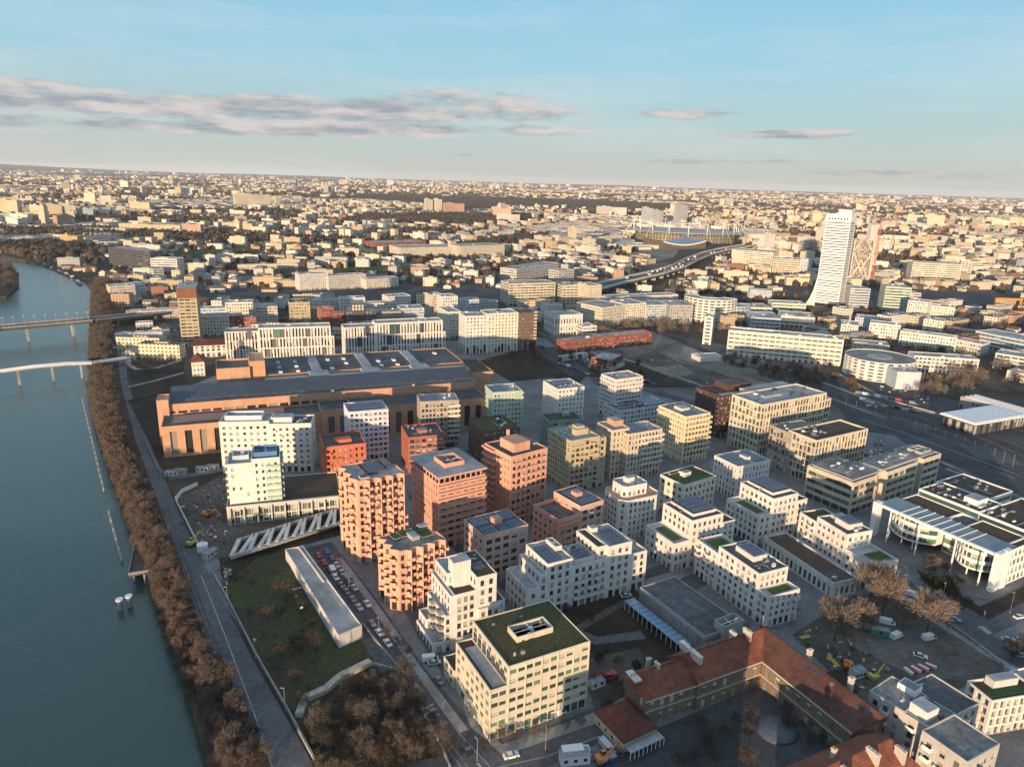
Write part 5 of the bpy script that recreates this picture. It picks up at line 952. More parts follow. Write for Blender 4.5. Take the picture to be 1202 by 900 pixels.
for (x0, z0, x1, z1) in ((0, .05, .5, .55), (.5, .55, 1, .05), (0, .75, .5, .3), (.5, .3, 1, .75), (0, 0, 0, 1), (1, 0, 1, .6), (.0, .75, .35, 1), (.65, 1, 1, .75)): fbar(m, U*x0, Hh*z0, U*x1, Hh*z1, 1.6, W_sand)
m.build('bracing', bx_.root)
blk('slim pale slab rising behind the lattice fronted block', (1013, 330), (1021, 330), 10, 262, W_pale, ST(bay=3, fl=3.3, top=1, w=1.0, h=1.4), 'tower_block', 'office tower')
def crane(label, A, H, jib, az, colr=(.50, .10, .04), name='tower_crane'):
    g = P(*A); r = empty(name, g, R_(90-az), label, 'crane'); mt = mat('crane_paint_%d' % int(colr[0]*100+colr[1]*10), colr, .6); m = MB(); w = 1.1
    for x in (-w, w):
        for y in (-w, w): m.box(x-.18, y-.18, 0, x+.18, y+.18, H, mt)
    k = 0; z = 0
    while z < H-3:
        m.tube((-w, -w, z), (w, -w, z+3), .13, .13, mt, 4); m.tube((w, w, z), (-w, w, z+3), .13, .13, mt, 4); m.tube((-w, w, z), (-w, -w, z+3), .13, .13, mt, 4); m.tube((w, -w, z), (w, w, z+3), .13, .13, mt, 4); z += 3
    m.build('mast', r); m = MB(); m.box(-12, -.6, H, jib, -.35, H+.25, mt); m.box(-12, .35, H, jib, .6, H+.25, mt); m.box(-12, -.15, H+1.4, jib*.98, .15, H+1.65, mt)
    x = -12
    while x < jib-2: m.tube((x, 0, H+1.5), (x+1.5, .5, H+.1), .1, .1, mt, 4); m.tube((x+3, 0, H+1.5), (x+1.5, -.5, H+.1), .1, .1, mt, 4); x += 3
    m.build('jib', r); m = MB(); m.box(-12, -1, H-1.5, -9, 1, H+.6, W_grey); m.build('counterweight', r)
    m = MB(); m.tube((0, 0, H), (0, 0, H+8), .5, .2, mt); m.tube((0, 0, H+8), (jib*.7, 0, H+1.6), .08, .08, mt, 4); m.tube((0, 0, H+8), (-11, 0, H+1.2), .08, .08, mt, 4); m.build('tower_head', r); return r
crane('tall red and orange crane mast beside the lattice fronted block', (1023, 331), 96, 22, 85, (.55, .14, .05)); crane('distant thin crane right of the white tower near the horizon', (1051, 272), 40, 20, 95, (.4, .06, .04))
# ------------------------------------------------------------------ stadium and aquatics centre
c = P(803, 282); st = empty('stadium', c, R_(-8), 'large oval stadium with a pale disc roof hung from slender masts', 'stadium')
rx, ry = 158, 118; K = 48; seg = [(math.cos(2*math.pi*k/K), math.sin(2*math.pi*k/K)) for k in range(K)]
WS = farmat('stadium_wall', (.24, .215, .16), 8, 9, .5, .6)
m = MB(); m.prism([(rx*.86*x, ry*.86*y) for x, y in seg], 0, 22, WS); m.build('bowl', st)
m = MB(); mt = mat('stadium_roof_membrane', (.30, .30, .31), .6, var=.1, scale=.02)
for k in range(K):
    x0, y0 = seg[k]; x1, y1 = seg[(k+1) % K]
    m.face([(rx*x0, ry*y0, 27), (rx*x1, ry*y1, 27), (rx*.45*x1, ry*.42*y1, 32), (rx*.45*x0, ry*.42*y0, 32)], mt); m.face([(rx*x1, ry*y1, 27), (rx*x0, ry*y0, 27), (rx*x0, ry*y0, 25), (rx*x1, ry*y1, 25)][::-1] if False else [(rx*x0, ry*y0, 25), (rx*x1, ry*y1, 25), (rx*x1, ry*y1, 27), (rx*x0, ry*y0, 27)], mt)
    m.face([(rx*x1, ry*y1, 25), (rx*x0, ry*y0, 25), (rx*.45*x0, ry*.42*y0, 29), (rx*.45*x1, ry*.42*y1, 29)], mt); m.face([(rx*.45*x1, ry*.42*y1, 32), (rx*.45*x1, ry*.42*y1, 29), (rx*.45*x0, ry*.42*y0, 29), (rx*.45*x0, ry*.42*y0, 32)], mt)
m.build('roof_disc', st); m = MB(); m.prism([(rx*.5*x, ry*.5*y) for x, y in seg], 22.1, 22.6, GM_green); m.build('pitch_and_stands', st)
for k in range(18):
    x, y = math.cos(2*math.pi*(k+.5)/18), math.sin(2*math.pi*(k+.5)/18); m = MB(); m.tube((rx*.9*x, ry*.9*y, 20), (rx*.9*x, ry*.9*y, 54), 1.1, .5, M_white, 5); m.tube((rx*.9*x, ry*.9*y, 52), (rx*.55*x, ry*.55*y, 39), .3, .3, M_white, 4); m.tube((rx*.9*x, ry*.9*y, 52), (rx*1.12*x, ry*1.12*y, 2), .3, .3, M_white, 4); m.build('mast', st)
a0 = P(778, 293); a1 = P(828, 292); d = a1-a0; ac = empty('aquatics_hall', a0, math.atan2(d.y, d.x), 'low swimming hall with a sagging blue white solar roof in front of the stadium', 'sports hall'); U = d.length; D = 80
m = MB(); n = 12; wd = mat('timber_wall', (.11, .09, .075)); rf = mat('solar_roof_pale', (.17, .22, .28), .35, var=.3, scale=.05)
for k in range(n):
    x0, x1 = U*k/n, U*(k+1)/n; z = lambda x: 11+9*((x/U-.5)*2)**2
    m.face([(x0, 0, z(x0)), (x1, 0, z(x1)), (x1, D, z(x1)+3), (x0, D, z(x0)+3)], rf); m.face([(x0, 0, 0), (x1, 0, 0), (x1, 0, z(x1)-2.5), (x0, 0, z(x0)-2.5)], wd); m.face([(x0, -.1, z(x0)-2.5), (x1, -.1, z(x1)-2.5), (x1, -.1, z(x1)), (x0, -.1, z(x0))], M_white)
m.face([(0, D, 0), (0, 0, 0), (0, 0, 20), (0, D, 23)], wd); m.face([(U, 0, 0), (U, D, 0), (U, D, 23), (U, 0, 20)], wd); m.build('hall', ac)
# ------------------------------------------------------------------ motorway viaduct
def deck(name, px, w, z, label, cat, mt, par=1.2, thick=1.6, piers=True, zs=None, pm=None):
    r = empty(name, (0, 0, 0), 0, label, cat); zs = zs or [z]*len(px); c = []
    for (x, y), zz in zip(px, zs): c.append(P(x, y, zz).xy)
    m = MB(); g = MB(); q = MB()
    for i in range(len(c)-1):
        z0, z1 = zs[i], zs[i+1]; m.obox(c[i], c[i+1], w, z0-thick, z0, mt, z1-thick, z1)
        t = (c[i+1]-c[i]).normalized(); n = Vector((-t.y, t.x))*(w/2-.25)
        for sg in (1, -1): g.obox(c[i]+n*sg, c[i+1]+n*sg, .5, z0, z0+par, pm or GM_conc, z1, z1+par)
        L_ = (c[i+1]-c[i]).length; k = max(1, int(L_/30))
        if piers:
            for j in range(k):
                f = (j+.5)/k; p = c[i].lerp(c[i+1], f); zz = z0+(z1-z0)*f
                if zz-thick > 1.5: q = MB(); q.obox(p-t*.7, p+t*.7, w*.6, -6, zz-thick, GM_conc); q.build('pier', r)
    m.build('deck', r); g.build('parapet', r)
    return r, c
v1, vc = deck('motorway_viaduct', [(690, 340), (725, 331), (770, 321), (797, 313), (812, 305), (830, 298), (850, 293), (880, 288)], 26, 9, 'raised motorway viaduct with pale sound walls curving towards the stadium', 'viaduct', GM_asph, 3.2, 2.2, pm=W_cream)
deck('slip_road_bridge', [(820, 303), (806, 312), (803, 320), (822, 328), (836, 335)], 9, 5, 'curving slip road below the motorway viaduct', 'viaduct', GM_asph, 1.2)
# ------------------------------------------------------------------ bridges over the river
deck('road_bridge', [(-120, 400), (0, 384), (60, 379), (107, 375), (160, 369), (235, 361)], 16, 9, 'wide road bridge carrying traffic over the river', 'bridge', GM_asph, 1.3, 2.2, zs=[10, 10, 10, 10, 8, 5])
deck('footbridge', [(-80, 446), (0, 436), (40, 430.5), (80, 427), (108, 426), (150, 420)], 5, 7, 'slim white footbridge over the river', 'footbridge', GM_conc, 1.0, .9, zs=[6, 7.5, 8, 7.5, 6.5, 4.5], pm=M_white)
# ------------------------------------------------------------------ red-roofed brick school around a courtyard
WB = mat('school_brick', (.20, .15, .10), .9, var=.3, scale=1.4, wear=.3); W_st = mat('limestone_trim', (.45, .41, .34), .85, var=.15, scale=1)
def wing(label, e0, e1, eh, rh, width, name='school_wing', wall=WB, roofm=T_orange, st=None, hip0=0, hip1=0, chim=(), lights=0, az=None, cat='school building'):
    """gabled range: e0,e1 = inner eave pixels at height eh"""
    a = P(*e0, eh); c = P(*e1, eh); d = c-a; az = math.degrees(math.atan2(d.x, d.y)); b = Building(name, label, (a.x, a.y), az, cat, wall=wall); U = d.length; W = width
    b.tier((0, 0, U, W), eh, st or ST(bay=3.7, fl=4.0, gf=4.2, w=1.55, h=2.7, sill=.8, gw=1.5, gh=2.8, top=.7, frame=G_framew, bars=1, depth=.2, glass=glassmat('glass_school', (.12, .13, .14))), roof=RF_dark, par=.05).done()
    m = MB(); e = .6; vs = [(-e, -e, eh), (U+e, -e, eh), (U+e, W+e, eh), (-e, W+e, eh), (hip0, W/2, rh), (U-hip1, W/2, rh)]; m.mesh_(vs, [(0, 1, 5, 4), (2, 3, 4, 5), (3, 0, 4), (1, 2, 5), (3, 2, 1, 0)], roofm); m.build('pitched_roof', b.root)
    m = MB(); m.box(hip0, W/2-.18, rh-.05, U-hip1, W/2+.18, rh+.22, T_brown_shade); m.build('ridge_cap', b.root)
    m = MB(); m.box(-e, -e-.12, eh-.35, U+e, -e+.02, eh+.05, W_st); m.box(-.08, -.1, 4.2, U+.08, .0, 4.6, W_st); m.box(-.05, -.08, eh-1.0, U, .0, eh-.4, W_st); m.build('cornice', b.root)
    for (u, v, w, d_, h) in chim:
        m = MB(); zr = eh+(rh-eh)*(1-abs(v-W/2)/(W/2)); m.box(u-w/2, v-d_/2, zr-1.2, u+w/2, v+d_/2, rh+h, W_st); m.box(u-w/2-.12, v-d_/2-.12, rh+h, u+w/2+.12, v+d_/2+.12, rh+h+.25, W_cream)
        k = max(1, int(w/.7))
        for j in range(k): m.tube((u-w/2+w*(j+.5)/k, v, rh+h+.2), (u-w/2+w*(j+.5)/k, v, rh+h+.9), .16, .13, T_orange, 5)
        m.build('chimney', b.root)
    for j in range(lights):
        u = U*(j+.6)/lights; v = random.choice((W*.18, W*.34)); s = (rh-eh)/(W/2); m = MB(); z = eh+s*v; m.mesh_([(u, v, z+.12), (u+1.1, v, z+.12), (u+1.1, v+1.3, z+.12+1.3*s), (u, v+1.3, z+.12+1.3*s), (u, v, z), (u+1.1, v, z), (u+1.1, v+1.3, z+1.3*s), (u, v+1.3, z+1.3*s)], [(0, 1, 2, 3), (0, 4, 5, 1), (1, 5, 6, 2), (3, 7, 4, 0)], G_blue); m.build('skylight', b.root)
    return b
eh, rh = 9.6, 15.0
wa = P(894.7, 774, eh); wr = P(898.7, 739.5, rh)
w1 = wing('long brick school wing with sunlit orange tiled roof and chimneys', (820, 801), (894.7, 774), eh, rh, 13, hip1=-8.5, chim=((2.0, 6.5, 1.2, 9.0, 1.0), (19.5, 7.5, .9, 2.2, 1.2), (24, 6.0, .9, 3.0, 1.6)), lights=2)
w2 = wing('brick school wing with dark shaded roof slope, running towards the right', (895.2, 774.5), (1000, 858), eh, rh, 13, roofm=T_brown_shade, hip0=-8.5, hip1=-4, lights=14, chim=((9, 9, 1, 1.6, 1.6), (23, 10, 1.2, 1.4, 1.4)))  # shade of this slope is put into its browner tile colour
w3 = wing('third brick school wing with bright orange slope and grouped chimneys at the bottom edge', (1081, 877), (1030, 925), eh, rh, 13, hip0=0, hip1=-8) if False else None
# third wing: runs from the corner towards the lower left
a = P(1006, 866, eh); c = P(915, 905, eh); d = c-a; W = 15; az = math.degrees(math.atan2(-d.x, -d.y)); 
# outer (camera right) eave is the front
bb = Building('school_wing', 'third brick school wing with bright orange slope and grouped chimneys at the bottom edge', (c.x, c.y), az, 'school building', wall=WB); U = d.length+6
bb.tier((0, -W, U, 0), eh, ST(bay=3.9, fl=4.0, gf=4.2, w=1.25, h=2.5, sill=.9, top=.5, frame=G_framew, bars=1, depth=.25), roof=RF_dark, par=.05).done()
m = MB(); e = .6; m.mesh_([(-e, -W-e, eh), (U+e, -W-e, eh), (U+e, e, eh), (-e, e, eh), (0, -W/2, rh), (U-4, -W/2, rh)], [(0, 1, 5, 4), (2, 3, 4, 5), (3, 0, 4), (1, 2, 5), (3, 2, 1, 0)], T_orange); m.build('pitched_roof', bb.root)
for (u, v, w, dd, h) in ((U*.3, -W*.72, 1.0, 3.2, .5), (U*.62, -W*.62, 1.1, 3.4, .8), (U*.85, -W*.75, .9, 2.8, .2), (U*.38, -W*.3, 1, 1, .5)):
    m = MB(); m.box(u-w/2, v-dd/2, 11, u+w/2, v+dd/2, rh+h, W_st); m.box(u-w/2-.1, v-dd/2-.1, rh+h, u+w/2+.1, v+dd/2+.1, rh+h+.25, W_cream)
    for j in range(3): m.tube((u, v-dd*.3+j*dd*.3, rh+h+.2), (u, v-dd*.3+j*dd*.3, rh+h+.9), .17, .14, T_orange, 5)
    m.build('chimney', bb.root)
for j in range(4): m = MB(); s = (rh-eh)/(W/2); u = U*.42+j*1.6; v = -W+3.2; z = eh+s*(v+W); m.mesh_([(u, v, z+.12), (u+1, v, z+.12), (u+1, v+1.2, z+.12+1.2*s), (u, v+1.2, z+.12+1.2*s), (u, v, z-.2), (u+1, v, z-.2)], [(0, 1, 2, 3), (0, 4, 5, 1)], G_blue); m.build('skylight', bb.root)
wing('narrower brick school wing at the west end with its own chimneys', (758.7, 821.5), (819, 802), 8.6, 13.5, 11.5, hip0=4.5, chim=((-.6, 6, 2.2, 4.8, -1.0), (7.5, 6, .8, 1.8, 1.0), (9, 12.0, 1.4, .9, -2)))
h_ = house('pavilion', 'square brick pavilion with dark red hipped roof beside the street', (731, 884), (770, 866), 13, 3.6, W_sand, T_red, 3.4, 'building', hip=.5)
m = MB(); m.box(0, -3.2, 2.6, h_.U, -.6, 2.75, RF_light, bottom=True)
for k in range(9): m.box(k*h_.U/8-.08, -3.2, 0, k*h_.U/8+.08, -3.05, 2.6, M_white)
m.build('lean_to', h_.root)
c = P(910.7, 858); t = empty('covered_pool', c, 0, 'round blue grey tarpaulin dome in the school courtyard', 'dome'); m = MB(); rr = 5.6; n = 24; mt = mat('tarpaulin_slate', (.07, .085, .11), .45, var=.15)
rings = [(rr, .0), (rr, .9), (rr*.85, 1.5), (rr*.5, 2.1), (0.05, 2.4)]
for j in range(4):
    for k in range(n):
        a0, a1 = 2*math.pi*k/n, 2*math.pi*(k+1)/n; (r0, z0), (r1, z1) = rings[j], rings[j+1]; m.face([(r0*math.cos(a0), r0*math.sin(a0), z0), (r0*math.cos(a1), r0*math.sin(a1), z0), (r1*math.cos(a1), r1*math.sin(a1), z1), (r1*math.cos(a0), r1*math.sin(a0), z1)], mt)
m.build('dome_cover', t); m = MB(); m.tube((0, 0, 0), (0, 0, .15), rr+.5, rr+.5, GM_conc, 24); m.build('base_ring', t)
# ------------------------------------------------------------------ bottom-right flats
sq = ST(bay=3.4, fl=2.9, gf=3, w=1.4, h=1.9, sill=.3, top=.7, balc=.35, bd=1.0, bw=2.2, bm=M_white, bars=1)
b = B3(AP, 'grey plastered flats with gravel roof and balconies behind the dirt yard', (1110.8, 866), (1048, 818), (1142, 853), 13, W_flats, None, 'apartment block', az=55); U, V = b.U, max(b.V, 21)
b.tier((0, 0, 12, V*.52), 13, sq, roof=RF_grey, par=.35).tier((0, V*.52, 12, V), 13.4, sq, roof=RF_grey, par=.35).done(); b.vents(2, 3, 9, V-4, 12.8, 7); b.pent(8.5, V*.6, 12.5, V*.6+5, 12.6, 2.2, M_white, G_blue)
b = B3(AP, 'grey flats with a set-back white roof room at the bottom right corner', (1136, 894), (1110, 873), (1186, 880), 14, W_flats, None, 'apartment block', az=62); U, V = b.U, b.V
b.tier((0, 0, U, 12), 14, sq, roof=RF_grey, par=.4).tier((4, 12, U+12, 26), 13, sq, roof=RF_dark, par=.4).done(); b.pent(5, 14, 10, 19, 12.6, 3.2, W_white); b.vents(11, 13, 18, 24, 12.6, 4)
b = B3(AP, 'white framed residence with planted terraces at the right edge', (1165, 822), (1143, 797), (1215, 806), 12, W_white, None, 'apartment block'); U, V = b.U, b.V
b.tier((0, 0, U, V), 12, ST(bay=2.4, fl=3, gf=3, w=1.7, h=2.2, sill=.3, top=.5, depth=.8), roof=RF_green, par=.9).done(); b.green(2, 2, U-3, V*.5, 11.2); b.pent(U*.3, V*.55, U*.8, V*.9, 11.2, 2.6, W_pale)
b = B3('villa', 'small bright white house at the right edge beside the hedge', (1205, 800), (1190, 785), (1230, 790), 6, W_white, None, 'house'); b.tier((0, 0, b.U, b.V), 6, sD, roof=RF_light).done()
# ------------------------------------------------------------------ curved white office with the glass canopy
o = P(1160, 692); HM = hgt(1160, 692, 650); az = None
l = P(1030, 590, HM); dv = Vector((l.x-o.x, l.y-o.y)); azM = math.degrees(math.atan2(dv.x, dv.y))+90; b = Building(OF, 'curved white office with glass canopy on slender columns', (o.x, o.y), azM, 'office building', wall=M_white); Vm = dv.length
sM = ST(bay=30, fl=(HM-3.6-.7)/3, gf=0, w=60, h=2.3, sill=.7, top=.5, depth=.55, glass=G_green, frame=G_frame, bars=2, margin=.02)
def arc(cx, cy, r, a0, a1, n): return [(cx+r*math.cos(R_(a0+(a1-a0)*i/n)), cy+r*math.sin(R_(a0+(a1-a0)*i/n))) for i in range(n+1)]
y1 = Vm*.52
# left bulge (far end) and right bulge (near end), both bowed towards the forecourt
A1 = [(3, y1+2)]+[(3+6*math.sin(math.pi*0)+0, y1+2)]
def bulge(y0, y1_, x_in, x_out, n=9):
    pts = []
    for i in range(n+1):
        f = i/n; y = y1_+(y0-y1_)*f; pts.append((x_in+(x_out-x_in)*math.sin(math.pi*f)**.8, y))
    return pts
left = bulge(y1+1, Vm-2, 9, 2.5); right = bulge(2.5, y1-7, 9, 2.5)
b.tier(left+[(26, y1+1), (26, Vm-2)], HM, sM, roof=RF_brown, z0=3.6, par=.4); b.tier(right+[(26, 2.5), (26, y1-7)], HM, sM, roof=RF_brown, z0=3.6, par=.4)
b.tier((9, -1, 60, 2.5), HM, [ST(**{**sM, 'bay': 3}), sM, sM, sM], roof=RF_brown, z0=0.02, par=.4); b.tier((26, 2.5, 60, Vm*.42), HM+2.8, sM, roof=RF_brown, par=.6); b.tier((26, Vm*.42, 44, Vm*.95), HM+3.0, sM, roof=RF_brown, par=.6); b.tier((44, Vm*.55, 66, Vm*1.0), HM+2.2, sM, roof=RF_brown, par=.6)
b.tier((14, y1-7, 26, y1+1), HM-.5, sM, roof=RF_dark)
b.done()
m = MB(); gl = mat('canopy_glass_grey', (.17, .19, .21), .25, var=.2, scale=.3); m.box(-.6, 0, HM-.9, .6, Vm, HM+.2, M_white, bottom=True); m.box(.6, 0, HM-.1, 14, Vm, HM+.06, gl, bottom=True)
for k in range(9): yy = Vm*(.22+.07*k); m.box(.6, yy, HM+.06, 14, yy+.35, HM+.3, M_white)
m.build('glass_canopy', b.root)
for f, z in ((.3, .0), (.6, .0), (.08, 0), (.86, 0)):
    m = MB(); m.tube((-.2, Vm*f, 0), (-.2, Vm*f, HM-.9), .35, .35, M_white, 10); m.build('column', b.root)
for f in (.12, .22, .34, .68, .78, .9): m = MB(); m.tube((4.5, Vm*f, 0), (4.5, Vm*f, 3.7), .3, .3, M_white, 8); m.build('column', b.root)
for bx4 in ((-1.2, -1.8, 3.2, .2, .8), (4.4, -1.8, 8.2, .2, .8), (-1, Vm-1.2, 2.5, Vm+1.2, .4)): m = MB(); m.box(bx4[0], bx4[1], 0, bx4[2], bx4[3], HM+bx4[4], M_white); m.build('pylon', b.root)
m = MB(); m.box(3.2, -1.2, 0, 4.4, 0, HM, G_dark); m.build('window', b.root)
b.vents(28, 5, 55, Vm*.38, HM+2.3, 12, 1.4); b.vents(46, Vm*.6, 62, Vm*.95, HM+1.6, 8, 1.4); b.pent(32, Vm*.5, 40, Vm*.62, HM+2.4, 2.6, M_white); b.vents(28, Vm*.45, 42, Vm*.9, HM+2.4, 16, 1.3)
# ------------------------------------------------------------------ white zigzag trusses on the building site
pa = [P(281, 632, 3), P(402, 594, 3)]; pb = [P(270, 652, 3), P(400, 612, 3)]
r = empty('roof_truss', (0, 0, 0), 0, 'row of slanting white concrete beams over an excavation on the building site', 'beam structure'); n = 6
def lp(a, t): q = a[0].lerp(a[1], t); return q.xy
m = MB(); m.obox(lp(pa, 0), lp(pa, 1), 1.6, 1.8, 3.0, GM_conc); m.obox(lp(pb, 0), lp(pb, 1), 2.2, 1.8, 3.0, GM_conc); m.build('edge_beam', r)
for k in range(n*2+1):
    t0 = k/(n*2+1); t1 = t0+(.05 if k % 2 else -.005); m = MB(); m.obox(lp(pa, min(1, max(0, t1))), lp(pb, t0+.01), 1.6, 2.0, 3.2, W_pale); m.build('beam', r)
patch('excavation', [(268, 650), (281, 634), (402, 596), (400, 612)], gmat('pit_soil', (.035, .025, .02), (.06, .045, .035), .1, .6))
# ------------------------------------------------------------------ bare winter trees
random.seed(21)
def twigmat(name, c, c2):
    if name in MATS: return MATS[name]
    m = bpy.data.materials.new(name); m.use_nodes = True; nt = m.node_tree; b = nt.nodes['Principled BSDF']; b.inputs['Roughness'].default_value = .9; b.inputs['Specular IOR Level'].default_value = .1
    oi = nt.nodes.new('ShaderNodeObjectInfo'); g = nt.nodes.new('ShaderNodeNewGeometry'); n = nt.nodes.new('ShaderNodeTexNoise'); n.inputs['Scale'].default_value = .35; n.inputs['Detail'].default_value = 3; nt.links.new(g.outputs['Position'], n.inputs['Vector'])
    a = nt.nodes.new('ShaderNodeMath'); a.operation = 'MULTIPLY_ADD'; a.inputs[1].default_value = .5; nt.links.new(oi.outputs['Random'], a.inputs[0]); nt.links.new(n.outputs[0], a.inputs[2])
    r = nt.nodes.new('ShaderNodeValToRGB'); r.color_ramp.elements[0].position = .35; r.color_ramp.elements[0].color = (*c, 1); r.color_ramp.elements[1].position = 1.0; r.color_ramp.elements[1].color = (*c2, 1); nt.links.new(a.outputs[0], r.inputs[0]); nt.links.new(r.outputs[0], b.inputs['Base Color']); MATS[name] = m; return m
TW_brown = twigmat('twigs_brown', (.095, .077, .066), (.16, .128, .108)); TW_tan = twigmat('twigs_tan', (.15, .122, .10), (.22, .175, .14)); TW_red = twigmat('twigs_reddish', (.12, .085, .072), (.175, .125, .105)); TW_dark = twigmat('twigs_dark', (.05, .043, .035), (.095, .078, .06))
M_bark = mat('bark', (.07, .055, .045), .95, var=.3); LF_dark = twigmat('leaves_dark_green', (.018, .03, .012), (.04, .06, .022)); LF_olive = twigmat('leaves_olive', (.045, .05, .02), (.09, .085, .03))
def disc(rnd):
    r = rnd.random()**.5; t = rnd.uniform(0, 6.283); return r*math.cos(t), r*math.sin(t)
def tree_meshes(H, Rr, twigs, tm, seed, tw=.10, bushy=False):
    rnd = random.Random(seed); t = MB(); c = MB(); tips = []
    def grow(p, d, L_, r, lv):
        q = p+d*L_; (t if lv < 3 else c).tube(p, q, r, r*.62, M_bark if lv < 3 else tm, 5 if lv < 2 else 3)
        if lv >= 3: tips.append((q, d)); return
        k = 4 if lv == 0 else 3
        for i in range(k+ (1 if rnd.random() < .4 else 0)):
            a = rnd.uniform(0, 6.283); e = rnd.uniform(.35, .95); x = d.orthogonal().normalized(); y = d.cross(x); nd = (d*math.cos(e)+(x*math.cos(a)+y*math.sin(a))*math.sin(e)+Vector((0, 0, .12))).normalized(); grow(p.lerp(q, rnd.uniform(.7, 1)), nd, L_*rnd.uniform(.55, .8), r*.55, lv+1)
    if not bushy: grow(Vector((0, 0, -.1)), Vector((rnd.uniform(-.06, .06), rnd.uniform(-.06, .06), 1)).normalized(), H*.34, H*.022, 0)
    else:
        for i in range(3): a = rnd.uniform(0, 6.28); t.tube((0, 0, -.1), (math.cos(a)*Rr*.4, math.sin(a)*Rr*.4, H*.5), .07, .03, M_bark, 4)
    zc = H*(.66 if not bushy else .5); rz = H*(.36 if not bushy else .5)
    lumps = [(*[(q*.78*Rr) for q in disc(rnd)], zc+rnd.uniform(-.72, .72)*rz, rnd.uniform(.16, .4)) for _ in range(46)]
    for i in range(twigs):
        lx, ly, lz, lr = rnd.choice(lumps); v = Vector((rnd.gauss(0, 1), rnd.gauss(0, 1), rnd.gauss(0, 1))).normalized()*rnd.random()**.4; p = Vector((lx+v.x*Rr*lr, ly+v.y*Rr*lr, lz+v.z*rz*lr*1.1))
        d = (p-Vector((0, 0, H*.35))).normalized()+Vector((rnd.gauss(0, .45), rnd.gauss(0, .45), rnd.gauss(0, .35))); d.normalize(); L_ = rnd.uniform(.5, 1.3)*H/11; s = d.cross(Vector((rnd.gauss(0, 1), rnd.gauss(0, 1), rnd.gauss(0, 1)))).normalized()*tw*rnd.uniform(.6, 1.4)
        c.face([p-s, p+s, p+d*L_], tm)
        if i % 2: e2 = (d+s*4).normalized(); c.face([p+d*L_*.4-s*.7, p+d*L_*.4+s*.7, p+d*L_*.4+e2*L_*.6], tm)
    return t.data('trunk_mesh'), c.data('crown_mesh')
TREES = {k: [tree_meshes(H, R__, n, tm, s+i*7, tw, bu) for i in range(nv)] for k, (H, R__, n, tm, s, tw, bu, nv) in dict(
    bank=(10.5, 4.9, 1700, TW_brown, 3, .065, False, 5), tan=(12, 5.6, 3400, TW_tan, 40, .075, False, 3), red=(10, 3.6, 900, TW_red, 60, .10, False, 3), dark=(8, 3.9, 1200, TW_dark, 80, .07, False, 5),
    bush=(2.6, 1.9, 420, TW_dark, 90, .09, True, 3), hedge=(2.4, 1.8, 500, LF_dark, 95, .10, True, 3), olive=(7, 2.6, 900, LF_olive, 99, .10, False, 2), ever=(9, 3.4, 1300, LF_dark, 98, .14, False, 2)).items()}
LITE = {k: [tree_meshes(H, R__, n, tm, s+i*7, tw, bu) for i in range(3)] for k, (H, R__, n, tm, s, tw, bu) in dict(bank=(10.5, 4.6, 330, TW_brown, 203, .17, False), tan=(12, 5.2, 450, TW_tan, 240, .16, False), red=(10, 3.8, 330, TW_red, 260, .17, False), dark=(8, 3.9, 330, TW_dark, 280, .16, False), bush=(2.6, 1.9, 150, TW_dark, 290, .14, True), olive=(7, 2.6, 350, LF_olive, 299, .17, False), ever=(9, 3.4, 420, LF_dark, 298, .25, False)).items()}
def plant_tree(kind, x, y, sc=1.0, label=None, name='bare_tree', cat='tree', group=None, z=0.0):
    tr, cr = random.choice(TREES[kind]); r = empty(name, (x, y, z), random.uniform(0, 6.28), label, cat, group); s = sc*random.uniform(.82, 1.18); r.scale = (s, s, s*random.uniform(.9, 1.1)); inst('trunk', tr, r); inst('crown', cr, r); return r
import numpy as np
MC = {}
def marr(me):
    if me.name not in MC:
        co = np.empty(len(me.vertices)*3, np.float32); me.vertices.foreach_get('co', co); li = np.empty(len(me.loops), np.int32); me.loops.foreach_get('vertex_index', li)
        lt = np.empty(len(me.polygons), np.int32); me.polygons.foreach_get('loop_total', lt); mi = np.empty(len(me.polygons), np.int32); me.polygons.foreach_get('material_index', mi); MC[me.name] = (co.reshape(-1, 3), li, lt, mi, list(me.materials))
    return MC[me.name]
def merged(name, spots, parent=None):
    """many far trees as one object"""
    V, LI, LT, MI = [], [], [], []; mats = []; base = 0
    for kind, x, y, sc, *zz in spots:
        tr, cr = random.choice(TREES[kind] if math.hypot(x, y) < 330 else LITE[kind]); a = random.uniform(0, 6.28); ca, sa = math.cos(a)*sc, math.sin(a)*sc
        for me in (tr, cr):
            co, li, lt, mi, ms = marr(me); V.append(np.stack([x+co[:, 0]*ca-co[:, 1]*sa, y+co[:, 0]*sa+co[:, 1]*ca, co[:, 2]*sc+(zz[0] if zz else 0)], 1)); LI.append(li+base); LT.append(lt)
            for q in ms:
                if q not in mats: mats.append(q)
            mp = np.array([mats.index(q) for q in ms], np.int32); MI.append(mp[mi]); base += len(co)
    V = np.concatenate(V).astype(np.float32); LI = np.concatenate(LI); LT = np.concatenate(LT); MI = np.concatenate(MI); me = bpy.data.meshes.new(name)
    me.vertices.add(len(V)); me.vertices.foreach_set('co', V.ravel()); me.loops.add(len(LI)); me.loops.foreach_set('vertex_index', LI); me.polygons.add(len(LT)); ls = np.zeros(len(LT), np.int32); ls[1:] = np.cumsum(LT)[:-1]; me.polygons.foreach_set('loop_start', ls); me.polygons.foreach_set('loop_total', LT); me.polygons.foreach_set('material_index', MI)
    for q in mats: me.materials.append(q)
    me.update(calc_edges=True); me.validate(); o = bpy.data.objects.new(name, me); link(o); return tag(o, kind='stuff')
bankL = [(268, 912), (246, 856), (210, 768), (190, 708), (170, 658), (154, 608), (130, 548), (113, 495), (104, 455), (105, 415), (107, 375), (108, 345), (112, 328)]
